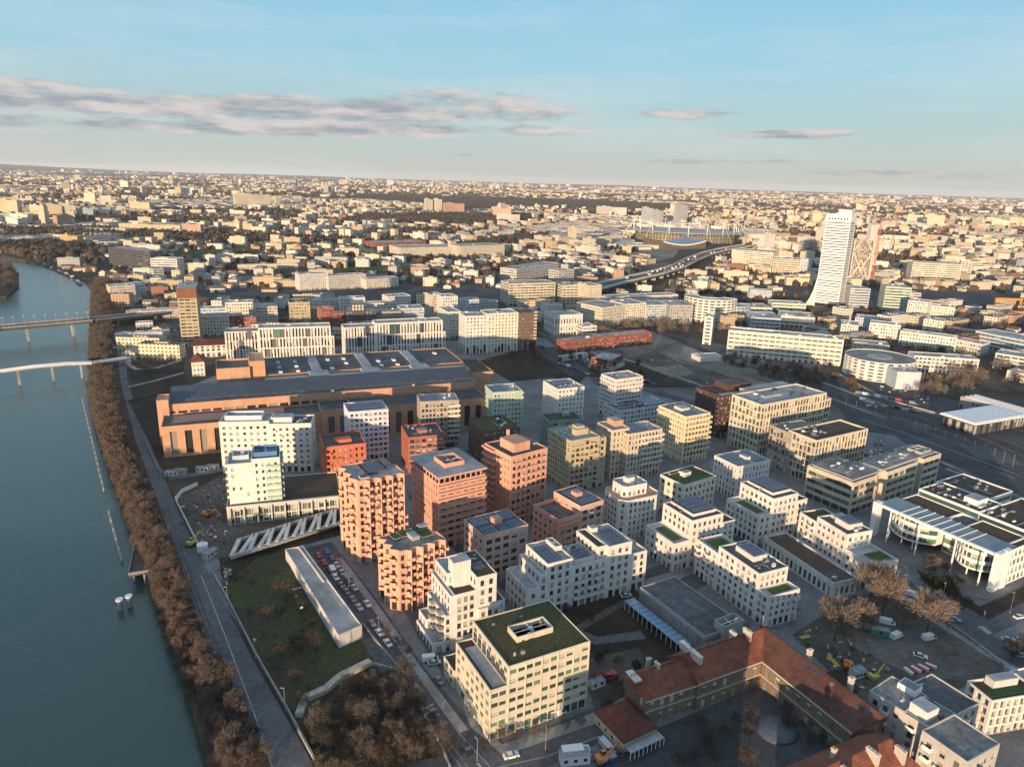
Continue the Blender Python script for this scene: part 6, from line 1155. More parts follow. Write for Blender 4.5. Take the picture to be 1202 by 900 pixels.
bankR = [(322, 905), (288, 845), (243, 760), (212, 690), (192, 640), (172, 585), (148, 530), (138, 480), (130, 440), (131, 400), (132, 365), (132, 345), (131, 330)]
spots = []
for i in range(len(bankL)-1):
    a0, a1, b0, b1 = P(*bankL[i]), P(*bankL[i+1]), P(*bankR[i]), P(*bankR[i+1]); wdt = (a0-b0).length; ln = (a0-a1).length; n = int(wdt*ln/(11 if i < 5 else 19))
    for k in range(n):
        f, g = random.random(), random.uniform(.0, .97); p = a0.lerp(a1, f).lerp(b0.lerp(b1, f), g)
        sc = random.uniform(.4, 1.0) * (.72 if i < 3 else .9); spots.append(('bank' if random.random() < .75 else 'red' if i < 5 else 'bank', p.x, p.y, sc*(.8 if g < .3 else 1)))
spots.sort(key=lambda s: s[1]**2+s[2]**2)
near = spots[:190]; rest = spots[170:]
for k, x, y, s in near: plant_tree(k, x, y, s, 'bare brown tree in the dense riverside strip between water and quay road', group='bare trees of the riverside strip')
REST = list(rest)
bl2 = []
for i in range(8):
    (x0, y0), (x1, y1) = river_px[i], river_px[i+1]; n = int((P(x0, y0)-P(x1, y1)).length/.55)
    for k in range(n): f = random.random(); o_ = random.uniform(-.2, 1); p = P(x0+(x1-x0)*f+o_*16*(y0/900)**2, y0+(y1-y0)*f, -3.6+3.4*max(0, o_)); bl2.append((random.choice(('bush', 'dark', 'bank', 'bush')), p.x, p.y, random.uniform(.28, .6), p.z-.3))
for i in range(7):
    for k in range(150):
        f, g = random.random(), random.random(); a0, a1, b0, b1 = P(*bankL[i]), P(*bankL[i+1]), P(*bankR[i]), P(*bankR[i+1]); p = a0.lerp(a1, f).lerp(b0.lerp(b1, f), g); bl2.append((random.choice(('bush', 'bush', 'dark', 'red')), p.x, p.y, random.uniform(.35, .6) if i < 5 else .6, -.1))
merged('bank_scrub', bl2)
# scrub wood at the bottom
def scatter(poly_px, n, kinds, sc, label, group, name='bare_tree', cat='tree', mode='single', world_=False):
    pts = [P(x, y) for x, y in poly_px]; poly = [(p.x, p.y) for p in pts]; x0, x1 = min(p[0] for p in poly), max(p[0] for p in poly); y0, y1 = min(p[1] for p in poly), max(p[1] for p in poly); out = []; tries = 0
    while len(out) < n and tries < n*40:
        tries += 1; x, y = random.uniform(x0, x1), random.uniform(y0, y1)
        if inpoly(x, y, poly): out.append((random.choice(kinds), x, y, random.uniform(*sc)))
    if mode == 'merge': return merged(name, out)
    if mode == 'rest': REST.extend(out); return
    for k, x, y, s in out: plant_tree(k, x, y, s, label, name, cat, group)
scatter([(362, 860), (385, 822), (436, 792), (472, 792), (530, 885), (530, 915), (380, 915)], 110, ['dark', 'dark', 'bush', 'bush', 'bank'], (.5, .85), '', '', name='scrub_wood', mode='merge')
scatter([(300, 755), (335, 690), (378, 752), (400, 772), (385, 800), (352, 840)], 34, ['bush', 'dark', 'bush'], (.45, .8), 'low bare shrub on the dark lawn slope', 'shrubs on the lawn slope', 'shrub', 'shrub')
scatter([(262, 665), (322, 650), (345, 705), (300, 735)], 14, ['bush'], (.4, .8), 'small bush at the top of the dark lawn', 'bushes at the top of the lawn', 'shrub', 'shrub')
for (x, y, s, lb) in ((979, 752, 1.1, 'round tan bare tree at the left of the dirt yard'), (1013, 742, 1.0, 'tan bare tree second from the left in the dirt yard'), (1035, 722, 1.2, 'large tan bare tree standing behind the parked white vans'), (1060, 735, 1.0, 'small thin tan tree in the middle of the dirt yard'), (1088, 745, 1.15, 'broad tan bare tree at the right of the dirt yard'), (1020, 708, 1.2, 'tan tree right beside the white grass-terrace block')):
    p = P(x, y); plant_tree('tan', p.x, p.y, s, lb)
scatter([(1080, 668), (1160, 716), (1140, 726), (1070, 684)], 26, ['hedge', 'bush', 'olive'], (.6, 1.1), 'dark hedge shrub in the bed before the curved office', 'hedge before the curved office', 'hedge_shrub', 'shrub')
scatter([(1088, 664), (1130, 680), (1125, 690), (1090, 680)], 4, ['tan'], (.45, .6), 'small tan tree in the forecourt of the curved office', 'forecourt trees')
scatter([(690, 770), (752, 765), (760, 810), (705, 838)], 12, ['dark', 'olive', 'bush'], (.4, .75), 'small garden tree behind the planted-roof office', 'garden trees'); scatter([(780, 870), (850, 835), (900, 850), (880, 905), (790, 905)], 12, ['dark'], (.6, .9), 'bare tree in the shaded school courtyard', 'courtyard trees')
scatter([(890, 815), (960, 855), (985, 880), (960, 890), (895, 835)], 8, ['bush', 'dark'], (.5, .8), 'shrub along the inner wall of the school courtyard', 'courtyard shrubs', 'shrub', 'shrub')
scatter([(852, 424), (1000, 447), (1010, 462), (930, 452), (850, 434)], 55, ['red', 'red', 'dark', 'olive'], (.7, 1.15), 'reddish bare tree in the hedgerow along the railway', 'railway hedgerow trees')
scatter([(700, 384), (812, 382), (815, 396), (700, 398)], 34, ['tan', 'red'], (.8, 1.1), 'tan bare tree in the row before the sunlit housing', 'trees before the sunlit housing', mode='rest')
scatter([(1080, 450), (1202, 430), (1202, 450), (1110, 470), (1050, 465)], 40, ['red', 'dark', 'tan'], (.7, 1.2), 'rusty bare tree on the bank behind the station shed', 'trees behind the station shed', mode='rest')
scatter([(585, 430), (620, 410), (740, 425), (780, 450), (700, 440), (640, 432)], 30, ['dark', 'ever'], (.5, .9), 'dark tree in the cutting beyond the white towers', 'trees of the cutting', mode='rest')
scatter([(560, 640), (600, 715), (700, 730), (740, 690), (620, 640)], 10, ['dark', 'bush'], (.4, .6), 'young street tree between the white blocks', 'young street trees'); scatter([(160, 428), (210, 420), (212, 436), (165, 440)], 8, ['dark', 'bush'], (.8, 1.0), 'bare tree inside the ramp loop', 'ramp loop trees')
scatter([(1165, 770), (1215, 755), (1215, 800), (1190, 800)], 7, ['dark', 'hedge'], (.7, 1.0), 'dark tree in the corner garden at the right edge', 'corner garden trees')
for (x0, y0, x1, y1, n, lb) in ((600, 702, 700, 728, 9, 'young tree in the row before the long white stepped block'), (450, 745, 486, 772, 4, 'young tree at the round kerb'), (792, 700, 880, 745, 6, 'young tree between the grey hall and the white grass-terrace block'), (690, 640, 760, 690, 6, 'young tree on the street between the stepped twins'), (545, 640, 600, 690, 5, 'young tree behind the roof-cube block'), (480, 560, 560, 660, 5, 'young tree at the foot of the pink towers'), (940, 620, 1010, 600, 5, 'young tree behind the annex with the dark roof'), (560, 880, 690, 850, 7, 'young tree along the street before the planted-roof office')):
    for k in range(n):
        f = (k+.5)/n; p = P(x0+(x1-x0)*f+random.uniform(-3, 3), y0+(y1-y0)*f)
        if not any(q[0]+3 < p.x < q[1]-3 and q[2]+3 < p.y < q[3]-3 for q in []): plant_tree(random.choice(('dark', 'bank', 'olive')), p.x, p.y, .42, lb, 'young_tree', 'tree', lb.replace('young tree', 'young trees'))
# ------------------------------------------------------------------ mid and far town
random.seed(5)
EXC = []
for f in FOOT:
    if not f: continue
    x0, x1, y0, y1 = min(p.x for p in f), max(p.x for p in f), min(p.y for p in f), max(p.y for p in f); EXC.append((x0-4, x1+4, y0-4, y1+4))
grid = {}
for r in EXC:
    for i in range(int(r[0]//100), int(r[1]//100)+1):
        for j in range(int(r[2]//100), int(r[3]//100)+1): grid.setdefault((i, j), []).append(r)
def pxpoly(px): return [(P(x, y).x, P(x, y).y) for x, y in px]
NO = [pxpoly(z) for z in ([(140, 425), (232, 425), (232, 480), (190, 570), (140, 470)], [(185, 705), (112, 495), (100, 420), (104, 330), (140, 330), (155, 420), (230, 700)], [(225, 425), (640, 405), (560, 520), (180, 560)], [(380, 560), (600, 400), (900, 400), (1202, 470), (1202, 900), (500, 900)],
   [(560, 440), (640, 395), (900, 390), (900, 460), (600, 470)], [(690, 345), (770, 325), (870, 288), (890, 288), (800, 330), (720, 352)], [(735, 288), (875, 288), (875, 262), (735, 262)], [(860, 333), (1202, 345), (1202, 365), (1000, 358)], [(700, 384), (815, 380), (815, 400), (700, 402)], [(230, 356), (640, 352), (760, 345), (700, 336), (480, 340), (230, 345)],
   [(330, 318), (470, 312), (490, 318), (345, 326)], [(196, 298), (290, 290), (310, 296), (210, 306)], [(850, 420), (1010, 430), (1202, 430), (1202, 480), (1000, 480)], [(705, 338), (760, 312), (800, 290), (880, 280), (870, 292), (815, 325), (740, 345)], [(700, 310), (760, 290), (800, 290), (780, 305)], [(640, 385), (880, 395), (880, 460), (700, 450)])]
rivp = [(x, y) for x, y in riv2]
def free(x, y, r=8):
    for q in grid.get((int(x//100), int(y//100)), ()):
        if q[0]-r < x < q[1]+r and q[2]-r < y < q[3]+r: return False
    if y < 2600:
        for z in NO:
            if inpoly(x, y, z): return False
        if x < -60 and y < 1500:
            if inpoly(x, y, rivp) or inpoly(x+16, y, rivp) or inpoly(x-16, y, rivp) or inpoly(x, y-16, rivp) or inpoly(x, y+14, rivp): return False
    return True
WF = [farmat('town_cream', (.62, .54, .40)), farmat('town_white', (.66, .62, .55)), farmat('town_sand', (.50, .40, .27)), farmat('town_grey', (.42, .42, .42)), farmat('town_rose', (.42, .28, .21)), farmat('town_brick', (.26, .13, .09))]
WN = ['cream', 'off-white', 'sand coloured', 'grey', 'rose', 'brick red']
RFm = [mat('town_roof_orange', (.26, .12, .07), var=.3, scale=.02), mat('town_roof_brown', (.14, .085, .06), var=.3, scale=.02), mat('town_roof_grey', (.17, .17, .175), var=.3, scale=.02), mat('town_roof_pale', (.34, .33, .32), var=.2, scale=.02), mat('town_roof_slate', (.08, .09, .10), var=.2, scale=.02)]
RN = ['orange', 'brown', 'grey', 'pale', 'slate']
def vnoise(x, y, s, k=0):
    from mathutils import noise as mn
    return mn.noise(Vector((x/s+k*13.7, y/s-k*7.1, k*3.3)))
def belt(x, y):
    from mathutils import noise as mn
    if y < 1500: return 0
    return mn.noise(Vector((x/1500, y/420, 5.5)))*(1 if y < 9000 else .0) if y < 9000 else mn.noise(Vector((x/5200, y/1500, 9.5)))
WOODS = [pxpoly(z) for z in ([(520, 250), (620, 243), (780, 250), (790, 241), (700, 236), (560, 233), (430, 229), (400, 233), (500, 240)], [(478, 265), (600, 262), (640, 254), (520, 252), (470, 256)], [(430, 252), (470, 256), (478, 265), (430, 262)], [(500, 300), (560, 285), (650, 275), (620, 290), (540, 304)], [(0, 288), (90, 286), (130, 300), (60, 302), (0, 297)], [(590, 315), (650, 308), (660, 314), (600, 324)])]
def gen(y0, y1, cell, fill, kindf):
    out = []; y = y0
    while y < y1:
        half = y*.80+60; x = -half
        while x < half:
            if random.random() < fill:
                px, py = x+random.uniform(-.38, .38)*cell, y+random.uniform(-.38, .38)*cell
                g = vnoise(px, py, 420, 1); bt = belt(px, py)
                if bt > .20 and random.random() < .92: x += cell; continue
                if g > -.36 and free(px, py): 
                    if not any(inpoly(px, py, w) for w in WOODS): out.append(kindf(px, py))
            x += cell
        y += cell
    return out
def kf(scale):
    def f(x, y):
        a = vnoise(x, y, 1300, 2)*2.2+random.choice((0, 0, math.pi/2)); dn = vnoise(x, y, 900, 3); tw = vnoise(x, y, 650, 4); r = random.random()
        if dn > .22 and r < .8: k = 'warehouse'; w, d, h = random.uniform(30, 80), random.uniform(20, 45), random.uniform(6, 11)
        elif tw > .28 and r < .16: k = 'apartment_block'; w, d, h = random.uniform(16, 55), random.uniform(12, 16), random.uniform(26, 52)
        elif r < .30+.3*tw: k = 'apartment_block'; w, d, h = random.uniform(14, 46), random.uniform(10, 14), random.uniform(10, 22)
        else: k = 'house'; w, d, h = random.uniform(8, 20), random.uniform(8, 11), random.uniform(5, 9)
        if y < 1500 and k == 'apartment_block': h = random.uniform(9, 16); w = random.uniform(16, 40)
        if y < 1000 and k == 'warehouse': h = random.uniform(5, 8)
        if 1500 <= y < 2600 and k == 'apartment_block' and random.random() < .7: h = min(h, 22)
        if scale > 1: w, d = w*scale*.8, d*scale*.8; h = h*(1+.25*(scale-1))
        wi = random.choices(range(6), (6, 6, 3.5, 2.2, .7, .4))[0]; ri = random.choices(range(5), (4, 3, 3, 2, 1) if k == 'house' else ((1, .5, 4, 4, 1) if k != 'warehouse' else (.6, .3, 4, 5, 1)))[0]
        return (k, x, y, a, w, d, h, wi, ri)
    return f
items = gen(470, 1300, 22, .62, kf(1))+gen(1300, 2600, 23, .72, kf(1))+gen(2600, 5200, 37, .75, kf(1.15))+gen(5200, 11000, 72, .75, kf(1.6))+gen(11000, 21000, 150, .7, kf(2.5))
def unit_mesh(k, wi, ri):
    m = MB(); w = WF[wi]; r = RFm[ri]
    if k == 'house':
        v = [(-.5, -.5, 0), (.5, -.5, 0), (.5, .5, 0), (-.5, .5, 0), (-.5, -.5, .72), (.5, -.5, .72), (.5, .5, .72), (-.5, .5, .72), (-.5, 0, 1), (.5, 0, 1)]
        m.mesh_(v, [(0, 1, 5, 4), (2, 3, 7, 6), (1, 2, 6, 9, 5), (3, 0, 4, 8, 7)], w); o = [(-.53, -.55, .70), (.53, -.55, .70), (.53, .55, .70), (-.53, .55, .70), (-.53, 0, 1.03), (.53, 0, 1.03)]; m.mesh_(o, [(0, 1, 5, 4), (2, 3, 4, 5)], r)
    elif k == 'apartment_block': m.box(-.5, -.5, 0, .5, .5, 1, w, top=r); m.box(-.15, -.2, 1, .2, .2, 1.08, w, top=r)
    else: m.box(-.5, -.5, 0, .5, .5, 1, w, top=r); [m.box(-.45, -.42+.3*j, 1, .45, -.34+.3*j, 1.06, RFm[3]) for j in range(3)]
    return m.data(k+'_mesh')
UM = {}
items.sort(key=lambda t: -(max(t[4], t[5])*t[6])/(t[1]**2+t[2]**2)); cnt = {}; restm = MB()
ang = lambda x, y: math.degrees(math.atan2(x, y))
for (k, x, y, a, w, d, h, wi, ri) in items:
    c = cnt.get(k, 0); vis = abs(ang(x, y)) < 36.5
    if vis and c < 300 and y > 300:
        cnt[k] = c+1
        if (k, wi, ri) not in UM: UM[(k, wi, ri)] = unit_mesh(k, wi, ri)
        o = inst(k, UM[(k, wi, ri)], None, (x, y, 0), a, (w, d, h)); zn = ('far ' if y > 1500 else 'near ')+('left of the slabs' if ang(x, y) < -22 else 'behind the power hall' if ang(x, y) < 2 else 'around the stadium' if ang(x, y) < 16 else 'around the white tower')
        kind = {'house': 'small %s house with %s roof,', 'apartment_block': '%s flats with flat %s roof,', 'warehouse': 'wide %s shed with %s roof,'}[k] % (WN[wi], RN[ri]); lb = kind+' '+zn; tag(o, lb, {'house': 'house', 'apartment_block': 'apartment block', 'warehouse': 'warehouse'}[k], lb)
    else:
        ca, sa = math.cos(a), math.sin(a); w2, d2 = w/2, d/2; q = [(x+px*ca-py*sa, y+px*sa+py*ca) for px, py in ((-w2, -d2), (w2, -d2), (w2, d2), (-w2, d2))]
        wm_, rm_ = WF[wi], RFm[ri]; b0 = len(restm.v); restm.v.extend([(*p, 0) for p in q]+[(*p, h*(.75 if k == 'house' else 1)) for p in q]); mi = restm.mi(wm_); mr = restm.mi(rm_)
        for f in ((0, 1, 5, 4), (1, 2, 6, 5), (2, 3, 7, 6), (3, 0, 4, 7)): restm.f.append(tuple(b0+i for i in f)); restm.m.append(mi)
        if k == 'house':
            e0 = ((q[0][0]+q[3][0])/2, (q[0][1]+q[3][1])/2, h*1.02); e1 = ((q[1][0]+q[2][0])/2, (q[1][1]+q[2][1])/2, h*1.02); restm.v.extend([e0, e1])
            for f, mm in (((4, 5, 9, 8), mr), ((6, 7, 8, 9), mr), ((7, 4, 8), mi), ((5, 6, 9), mi)): restm.f.append(tuple(b0+i for i in f)); restm.m.append(mm)
        else: restm.f.append((b0+4, b0+5, b0+6, b0+7)); restm.m.append(mr)
tag(restm.build('far_town'), kind='stuff')
# crowns of far trees and woods: many small leafless clumps
FT = [mat('far_wood_brown', (.06, .045, .032), .95, var=.35, scale=.03), mat('far_wood_dark', (.032, .032, .022), .95, var=.35, scale=.03), mat('far_wood_tan', (.10, .07, .045), .95, var=.3, scale=.03)]
def clumps(name, pts):
    m = MB(); ico = [(0, 0, 1), (.89, 0, .3), (.28, .85, .3), (-.72, .53, .3), (-.72, -.53, .3), (.28, -.85, .3), (.55, .4, .78), (-.5, .1, .85)]; fs = [(0, 1, 2), (0, 2, 3), (0, 3, 4), (0, 4, 5), (0, 5, 1)]
    for (x, y, r, h, mi) in pts:
        a = random.uniform(0, 6.28); ca, sa = math.cos(a), math.sin(a); b0 = len(m.v); k = m.mi(FT[mi]); n = 6
        ring_ = [(x+r*random.uniform(.7, 1.15)*math.cos(a+6.283*i/n), y+r*random.uniform(.7, 1.15)*math.sin(a+6.283*i/n)) for i in range(n)]
        m.v.extend([(*p, 0) for p in ring_]+[(*p, h*random.uniform(.45, .75)) for p in ring_]+[(x+r*random.uniform(-.3, .3), y+r*random.uniform(-.3, .3), h)])
        for i in range(n): j = (i+1) % n; m.f += [(b0+i, b0+j, b0+n+j, b0+n+i), (b0+n+i, b0+n+j, b0+2*n)]; m.m += [k, k]
    return tag(m.build(name), kind='stuff')
pts = []
def addtrees(y0, y1, cell, fill, r, h):
    y = y0
    while y < y1:
        half = y*.78+60; x = -half
        while x < half:
            px, py = x+random.uniform(-.5, .5)*cell, y+random.uniform(-.5, .5)*cell; g = vnoise(px, py, 420, 1); 
            f = fill*(3.0 if g < -.33 or belt(px, py) > .20 else 1.0)
            if random.random() < f and free(px, py, 1): pts.append((px, py, r*random.uniform(.6, 1.3), h*random.uniform(.7, 1.3), random.choice((0, 0, 1, 2))))
            x += cell
        y += cell
addtrees(700, 1100, 17, .25, 4, 6.5); addtrees(1100, 2600, 18, .5, 5.5, 9); addtrees(2600, 5200, 42, .4, 11, 11); addtrees(5200, 11000, 95, .45, 26, 13); addtrees(11000, 21500, 210, .5, 70, 16)
clumps('far_trees', pts); pts = []
for w in WOODS:
    x0, x1, y0, y1 = min(p[0] for p in w), max(p[0] for p in w), min(p[1] for p in w), max(p[1] for p in w); ar = abs(sum(w[i][0]*w[(i+1) % len(w)][1]-w[(i+1) % len(w)][0]*w[i][1] for i in range(len(w))))/2; r = 8 if y0 < 2500 else 20; n = min(5000, int(ar/(r*r*1.6))); k = 0
    while k < n:
        x, y = random.uniform(x0, x1), random.uniform(y0, y1)
        if not inpoly(x, y, w): n -= .2; continue
        if free(x, y, 1): pts.append((x, y, r*random.uniform(.7, 1.3), 13*random.uniform(.7, 1.3), random.choice((0, 0, 1))))
        k += 1
clumps('woodland', pts)
# middle distance trees with real twigs, one object
sp = []
for k in range(3600):
    y = random.uniform(430, 1080); x = random.uniform(-.78, .8)*y
    if free(x, y, 2) and vnoise(x, y, 120, 6) > .02: sp.append((random.choice(('bank', 'red', 'dark', 'dark', 'ever')), x, y, random.uniform(.7, 1.2)))
print('mid trees', len(sp), 'items', len(items)); merged('bare_trees', REST+sp[:1100])
# hills on the horizon
m = MB(); mt = gmat('far_hill', (.05, .05, .04), (.09, .08, .06), .0005, .004)
prof = [(-42, 190), (-36, 170), (-33, 120), (-29, 60), (-24, 45), (-18, 50), (-12, 34), (-6, 22), (0, 12), (4, 28), (8, 40), (11, 25), (18, 15), (26, 22), (34, 30), (42, 20)]
for i in range(len(prof)*12-12):
    def pr(t): i_ = min(int(t), len(prof)-2); f = t-i_; a = prof[i_][0]+(prof[i_+1][0]-prof[i_][0])*f; h = prof[i_][1]+(prof[i_+1][1]-prof[i_][1])*f; return a, h+6*math.sin(t*2.7)+4*math.sin(t*7.1)
    a0, h0 = pr(i/12); a1, h1 = pr((i+1)/12)
    for (r0, k0), (r1, k1) in (((19500, 0), (22500, .5)), ((22500, .5), (25500, 1)), ((25500, 1), (29500, 0))):
        q = lambda a, r, z: (r*math.sin(R_(a)), r*math.cos(R_(a)), z)
        m.face([q(a0, r0, h0*k0-1+k0), q(a1, r0, h1*k0-1+k0), q(a1, r1, h1*k1-1+k1), q(a0, r1, h0*k1-1+k1)][::-1], mt)
tag(m.build('hills'), kind='structure')
# island at the left edge
isl = [P(x, y, WZ) for x, y in ((-60, 352), (8, 350), (22, 338), (22, 322), (8, 312), (-60, 312))]
m = MB(); m.prism([(p.x, p.y) for p in isl], WZ-1, WZ+2.2, GM_bank); tag(m.build('island'), kind='structure')
scatter([(-60, 350), (8, 348), (20, 336), (20, 322), (6, 314), (-60, 314)], 170, ['bank', 'dark'], (1.1, 1.5), '', '', name='island_trees', mode='merge')
# ------------------------------------------------------------------ vehicles
random.seed(11)
CP = {n: mat('car_paint_'+n, c, .3, var=.02, spec=.5) for n, c in dict(white=(.70, .70, .70), grey=(.22, .23, .24), black=(.02, .02, .025), red=(.45, .04, .03), blue=(.04, .10, .26), silver=(.45, .46, .48), orange=(.60, .20, .03), yellow=(.50, .38, .08)).items()}
def shape(m, prof, w, mt, inset_=0.0):
    """side profile (x,z) extruded over the width"""
    n = len(prof); vs = [(x, -w/2, z) for x, z in prof]+[(x, w/2, z) for x, z in prof]
    m.mesh_(vs, [(i, (i+1) % n, n+(i+1) % n, n+i)[::-1] for i in range(n)]+[tuple(range(n)), tuple(range(2*n-1, n-1, -1))], mt)
def car_parts(kind, c):
    body = MB(); gl = MB()
    if kind == 'car':
        shape(body, [(-2.15, .3), (2.15, .3), (2.2, .62), (2.05, .82), (1.1, .95), (-1.7, 1.0), (-2.15, .9)], 1.78, c); shape(gl, [(1.05, .95), (.35, 1.42), (-1.1, 1.45), (-1.75, 1.0)], 1.55, G_dark)
        shape(body, [(.3, 1.43), (-1.05, 1.46), (-1.0, 1.5), (.2, 1.48)], 1.42, c); L_ = 1.35
    elif kind == 'van':
        shape(body, [(-2.6, .35), (2.6, .35), (2.65, .9), (2.2, 1.15), (1.6, 2.0), (1.3, 2.15), (-2.6, 2.2)], 1.95, c); shape(gl, [(2.2, 1.17), (1.64, 1.98), (1.0, 1.98), (1.0, 1.17)], 1.99, G_dark); L_ = 1.7
    else:
        shape(body, [(-4, .6), (4, .6), (4, 1.0), (-4, 1.0)], 2.3, CP['black']); shape(body, [(2.2, 1.0), (4.0, 1.0), (4.05, 1.6), (3.7, 2.6), (2.2, 2.7)], 2.35, c); shape(body, [(-4, 1.02), (1.9, 1.02), (1.9, 3.3), (-4, 3.3)], 2.5, CP['white']); shape(gl, [(3.95, 1.75), (3.72, 2.5), (2.9, 2.5), (2.9, 1.75)], 2.4, G_dark); L_ = 2.6
    wh = MB(); wh.tube((0, -.11, 0), (0, .11, 0), .33 if kind != 'truck' else .5, .33 if kind != 'truck' else .5, M_black, 10); wh.tube((0, -.13, 0), (0, .13, 0), .18, .18, M_metal, 8)
    return body.data(kind+'_body'), gl.data(kind+'_glass'), wh.data(kind+'_wheel'), L_
CM = {}
def vehicle(kind, cn, x, y, rz, label, z=0.05, group=None):
    if (kind, cn) not in CM: CM[(kind, cn)] = car_parts(kind, CP[cn])
    bo, gl, wh, L_ = CM[(kind, cn)]; r = empty({'car': 'parked_car', 'van': 'delivery_van', 'truck': 'truck'}[kind], (x, y, z), rz, label, kind, group); inst('body', bo, r); inst('windows', gl, r); w = .88 if kind == 'car' else .98 if kind == 'van' else 1.1
    for sx in (-1, 1):
        for sy in (-1, 1): inst('wheel', wh, r, (sx*L_, sy*w, .33 if kind != 'truck' else .5))
    return r
def vpx(kind, cn, px, py, az, label, group=None, z=0.08): p = P(px, py, z); return vehicle(kind, cn, p.x, p.y, R_(90-az), label, z, group)
line = [P(373, 652).xy, P(404, 692).xy, P(436, 732).xy, P(456, 757).xy]; line2 = [P(386, 645).xy, P(414, 682).xy, P(442, 716).xy]
def along(ln, off, start=0, gap=5.6, n=99, cols=('white', 'grey', 'black', 'silver', 'red', 'blue'), grp='', lab='', kinds=('car',), p_=.85, z=.08):
    i = 0; s = start; tot = sum((ln[k+1]-ln[k]).length for k in range(len(ln)-1)); c = 0
    while s < tot and c < n:
        t = s; k = 0
        while t > (ln[k+1]-ln[k]).length: t -= (ln[k+1]-ln[k]).length; k += 1
        d = (ln[k+1]-ln[k]).normalized(); p = ln[k]+d*t+Vector((-d.y, d.x))*off
        if random.random() < p_: cc = random.choice(cols); kd = random.choice(kinds); zz = z(k, t/(ln[k+1]-ln[k]).length) if callable(z) else z; vehicle(kd, cc, p.x, p.y, math.atan2(d.y, d.x)+random.uniform(-.04, .04), ('%s %s '+lab) % (cc, kd), zz, ('%s %s '+grp) % (cc, kd)); c += 1
        s += gap*random.uniform(.95, 1.2)
along(line, 0, 1, grp='in the row beside the concrete pavilion', lab='parked in the row along the concrete pavilion'); along(line2, -1.5, 2, 5.8, grp='by the zigzag towers', lab='parked at the kerb below the zigzag towers', p_=.7, kinds=('car', 'car', 'van'))
vpx('car', 'red', 396, 660, 150, 'red car driving between the two parked rows'); vpx('van', 'white', 391, 672, 150, 'white van on the street between the two parked rows')
vpx('van', 'white', 505, 775, 75, 'white van beside the round kerb of the stepped block'); vpx('car', 'silver', 510, 779, 75, 'silver car beside the white van at the round kerb'); vpx('truck', 'white', 676, 888, 80, 'white box truck on the yard at the bottom edge')
vpx('van', 'white', 654, 838, 65, 'white van in front of the planted-roof office'); vpx('van', 'white', 1041, 732, 110, 'white van under the large tan tree'); vpx('van', 'white', 1052, 748, 60, 'white van turned sideways under the tan trees'); vpx('car', 'white', 1080, 771, 115, 'white car alone on the dirt yard')
vpx('van', 'white', 1090, 750, 70, 'white van beside the broad tan tree'); vpx('van', 'silver', 712, 879, 150, 'silver van parked by the shed'); vpx('car', 'white', 1196, 725, 70, 'white car on the road at the right edge'); vpx('car', 'silver', 1183, 752, 110, 'silver car near the crossing')
for k, (x, y) in enumerate(((1196, 752), (1192, 762), (1199, 770))): vpx('car', ('white', 'grey', 'silver')[k], x, y, 80, '%s car in the small parking area at the right edge' % ('white', 'grey', 'silver')[k])
for k, (x, y, az_, cn, kd, lb) in enumerate(((515, 800, 140, 'grey', 'car', 'grey car on the street left of the annex'), (548, 880, 150, 'black', 'car', 'black car near the street corner below the office'), (600, 888, 70, 'white', 'car', 'white car on the street below the planted-roof office'), (1120, 728, 125, 'grey', 'car', 'grey car on the road before the hedge'), (1072, 700, 125, 'white', 'van', 'white van on the road right of the dirt yard'), (965, 640, 60, 'black', 'car', 'black car behind the low annex'), (735, 700, 70, 'silver', 'car', 'silver car at the end of the long white block'), (930, 715, 75, 'blue', 'car', 'blue car right of the white grass-terrace block'))): vpx(kd, cn, x, y, az_, lb)
# traffic on viaduct and bridge
def zf(zs): return lambda k, f: zs[k]+(zs[k+1]-zs[k])*f+.05
vl = [P(x, y, 9).xy for x, y in [(725, 331), (770, 321), (797, 313), (812, 305), (830, 298), (850, 293)]]
for off in (-8, -3.5, 3.5, 8): along(vl, off, random.uniform(0, 20), 21, grp='in the motorway traffic', lab='in the traffic on the motorway viaduct', kinds=('car', 'car', 'van', 'truck'), p_=.6, z=9.06)
bz = [10, 10, 10, 10, 8, 5]; bl_ = [P(x, y, z).xy for (x, y), z in zip([(-120, 400), (0, 384), (60, 379), (107, 375), (160, 369), (235, 361)], bz)]
for off in (-4.6, 4.6): along(bl_, off, 240, 15, grp='on the road bridge', lab='crossing on the road bridge', kinds=('car', 'van', 'truck'), p_=.7, z=zf(bz))
rl = [P(x, y).xy for x, y in [(640, 392), (690, 425), (735, 450)]]
for off in (-2, 2): along(rl, off, 10, 24, grp='on the road by the cutting', lab='on the road beside the rail cutting', p_=.6)
pk = [P(x, y).xy for x, y in [(160, 408), (222, 404)]]
for off in (-14, -8, 8, 14): along(pk, off, 2, 4.2, grp='in the river site car park', lab='in the car park near the ramp loop', p_=.8)
for ln_, gp in (([(1005, 462), (1090, 478)], 'yard'), ([(700, 434), (770, 452)], 'yard'), ([(1010, 470), (1080, 486)], 'yard'), ([(655, 426), (690, 440)], 'yard')):
    along([P(x, y).xy for x, y in ln_], 0, 2, 4.5, grp='in the work yard beyond the offices', lab='parked in the work yard beyond the offices', kinds=('car', 'van'), p_=.7)
for k in range(26):
    f = k/26; x, y = 900+300*f, 446+106*f; p = P(x, y); r = empty('catenary_mast', (p.x, p.y, 0), R_(60), 'thin steel catenary mast along the railway yard', 'mast', 'catenary masts of the railway yard'); m = MB(); m.tube((0, 0, 0), (0, 0, 7.5), .13, .1, M_metal, 5); m.build('post', r); m = MB(); m.box(0, -.06, 6.6, 3.2, .06, 6.72, M_metal, bottom=True); m.build('arm', r)
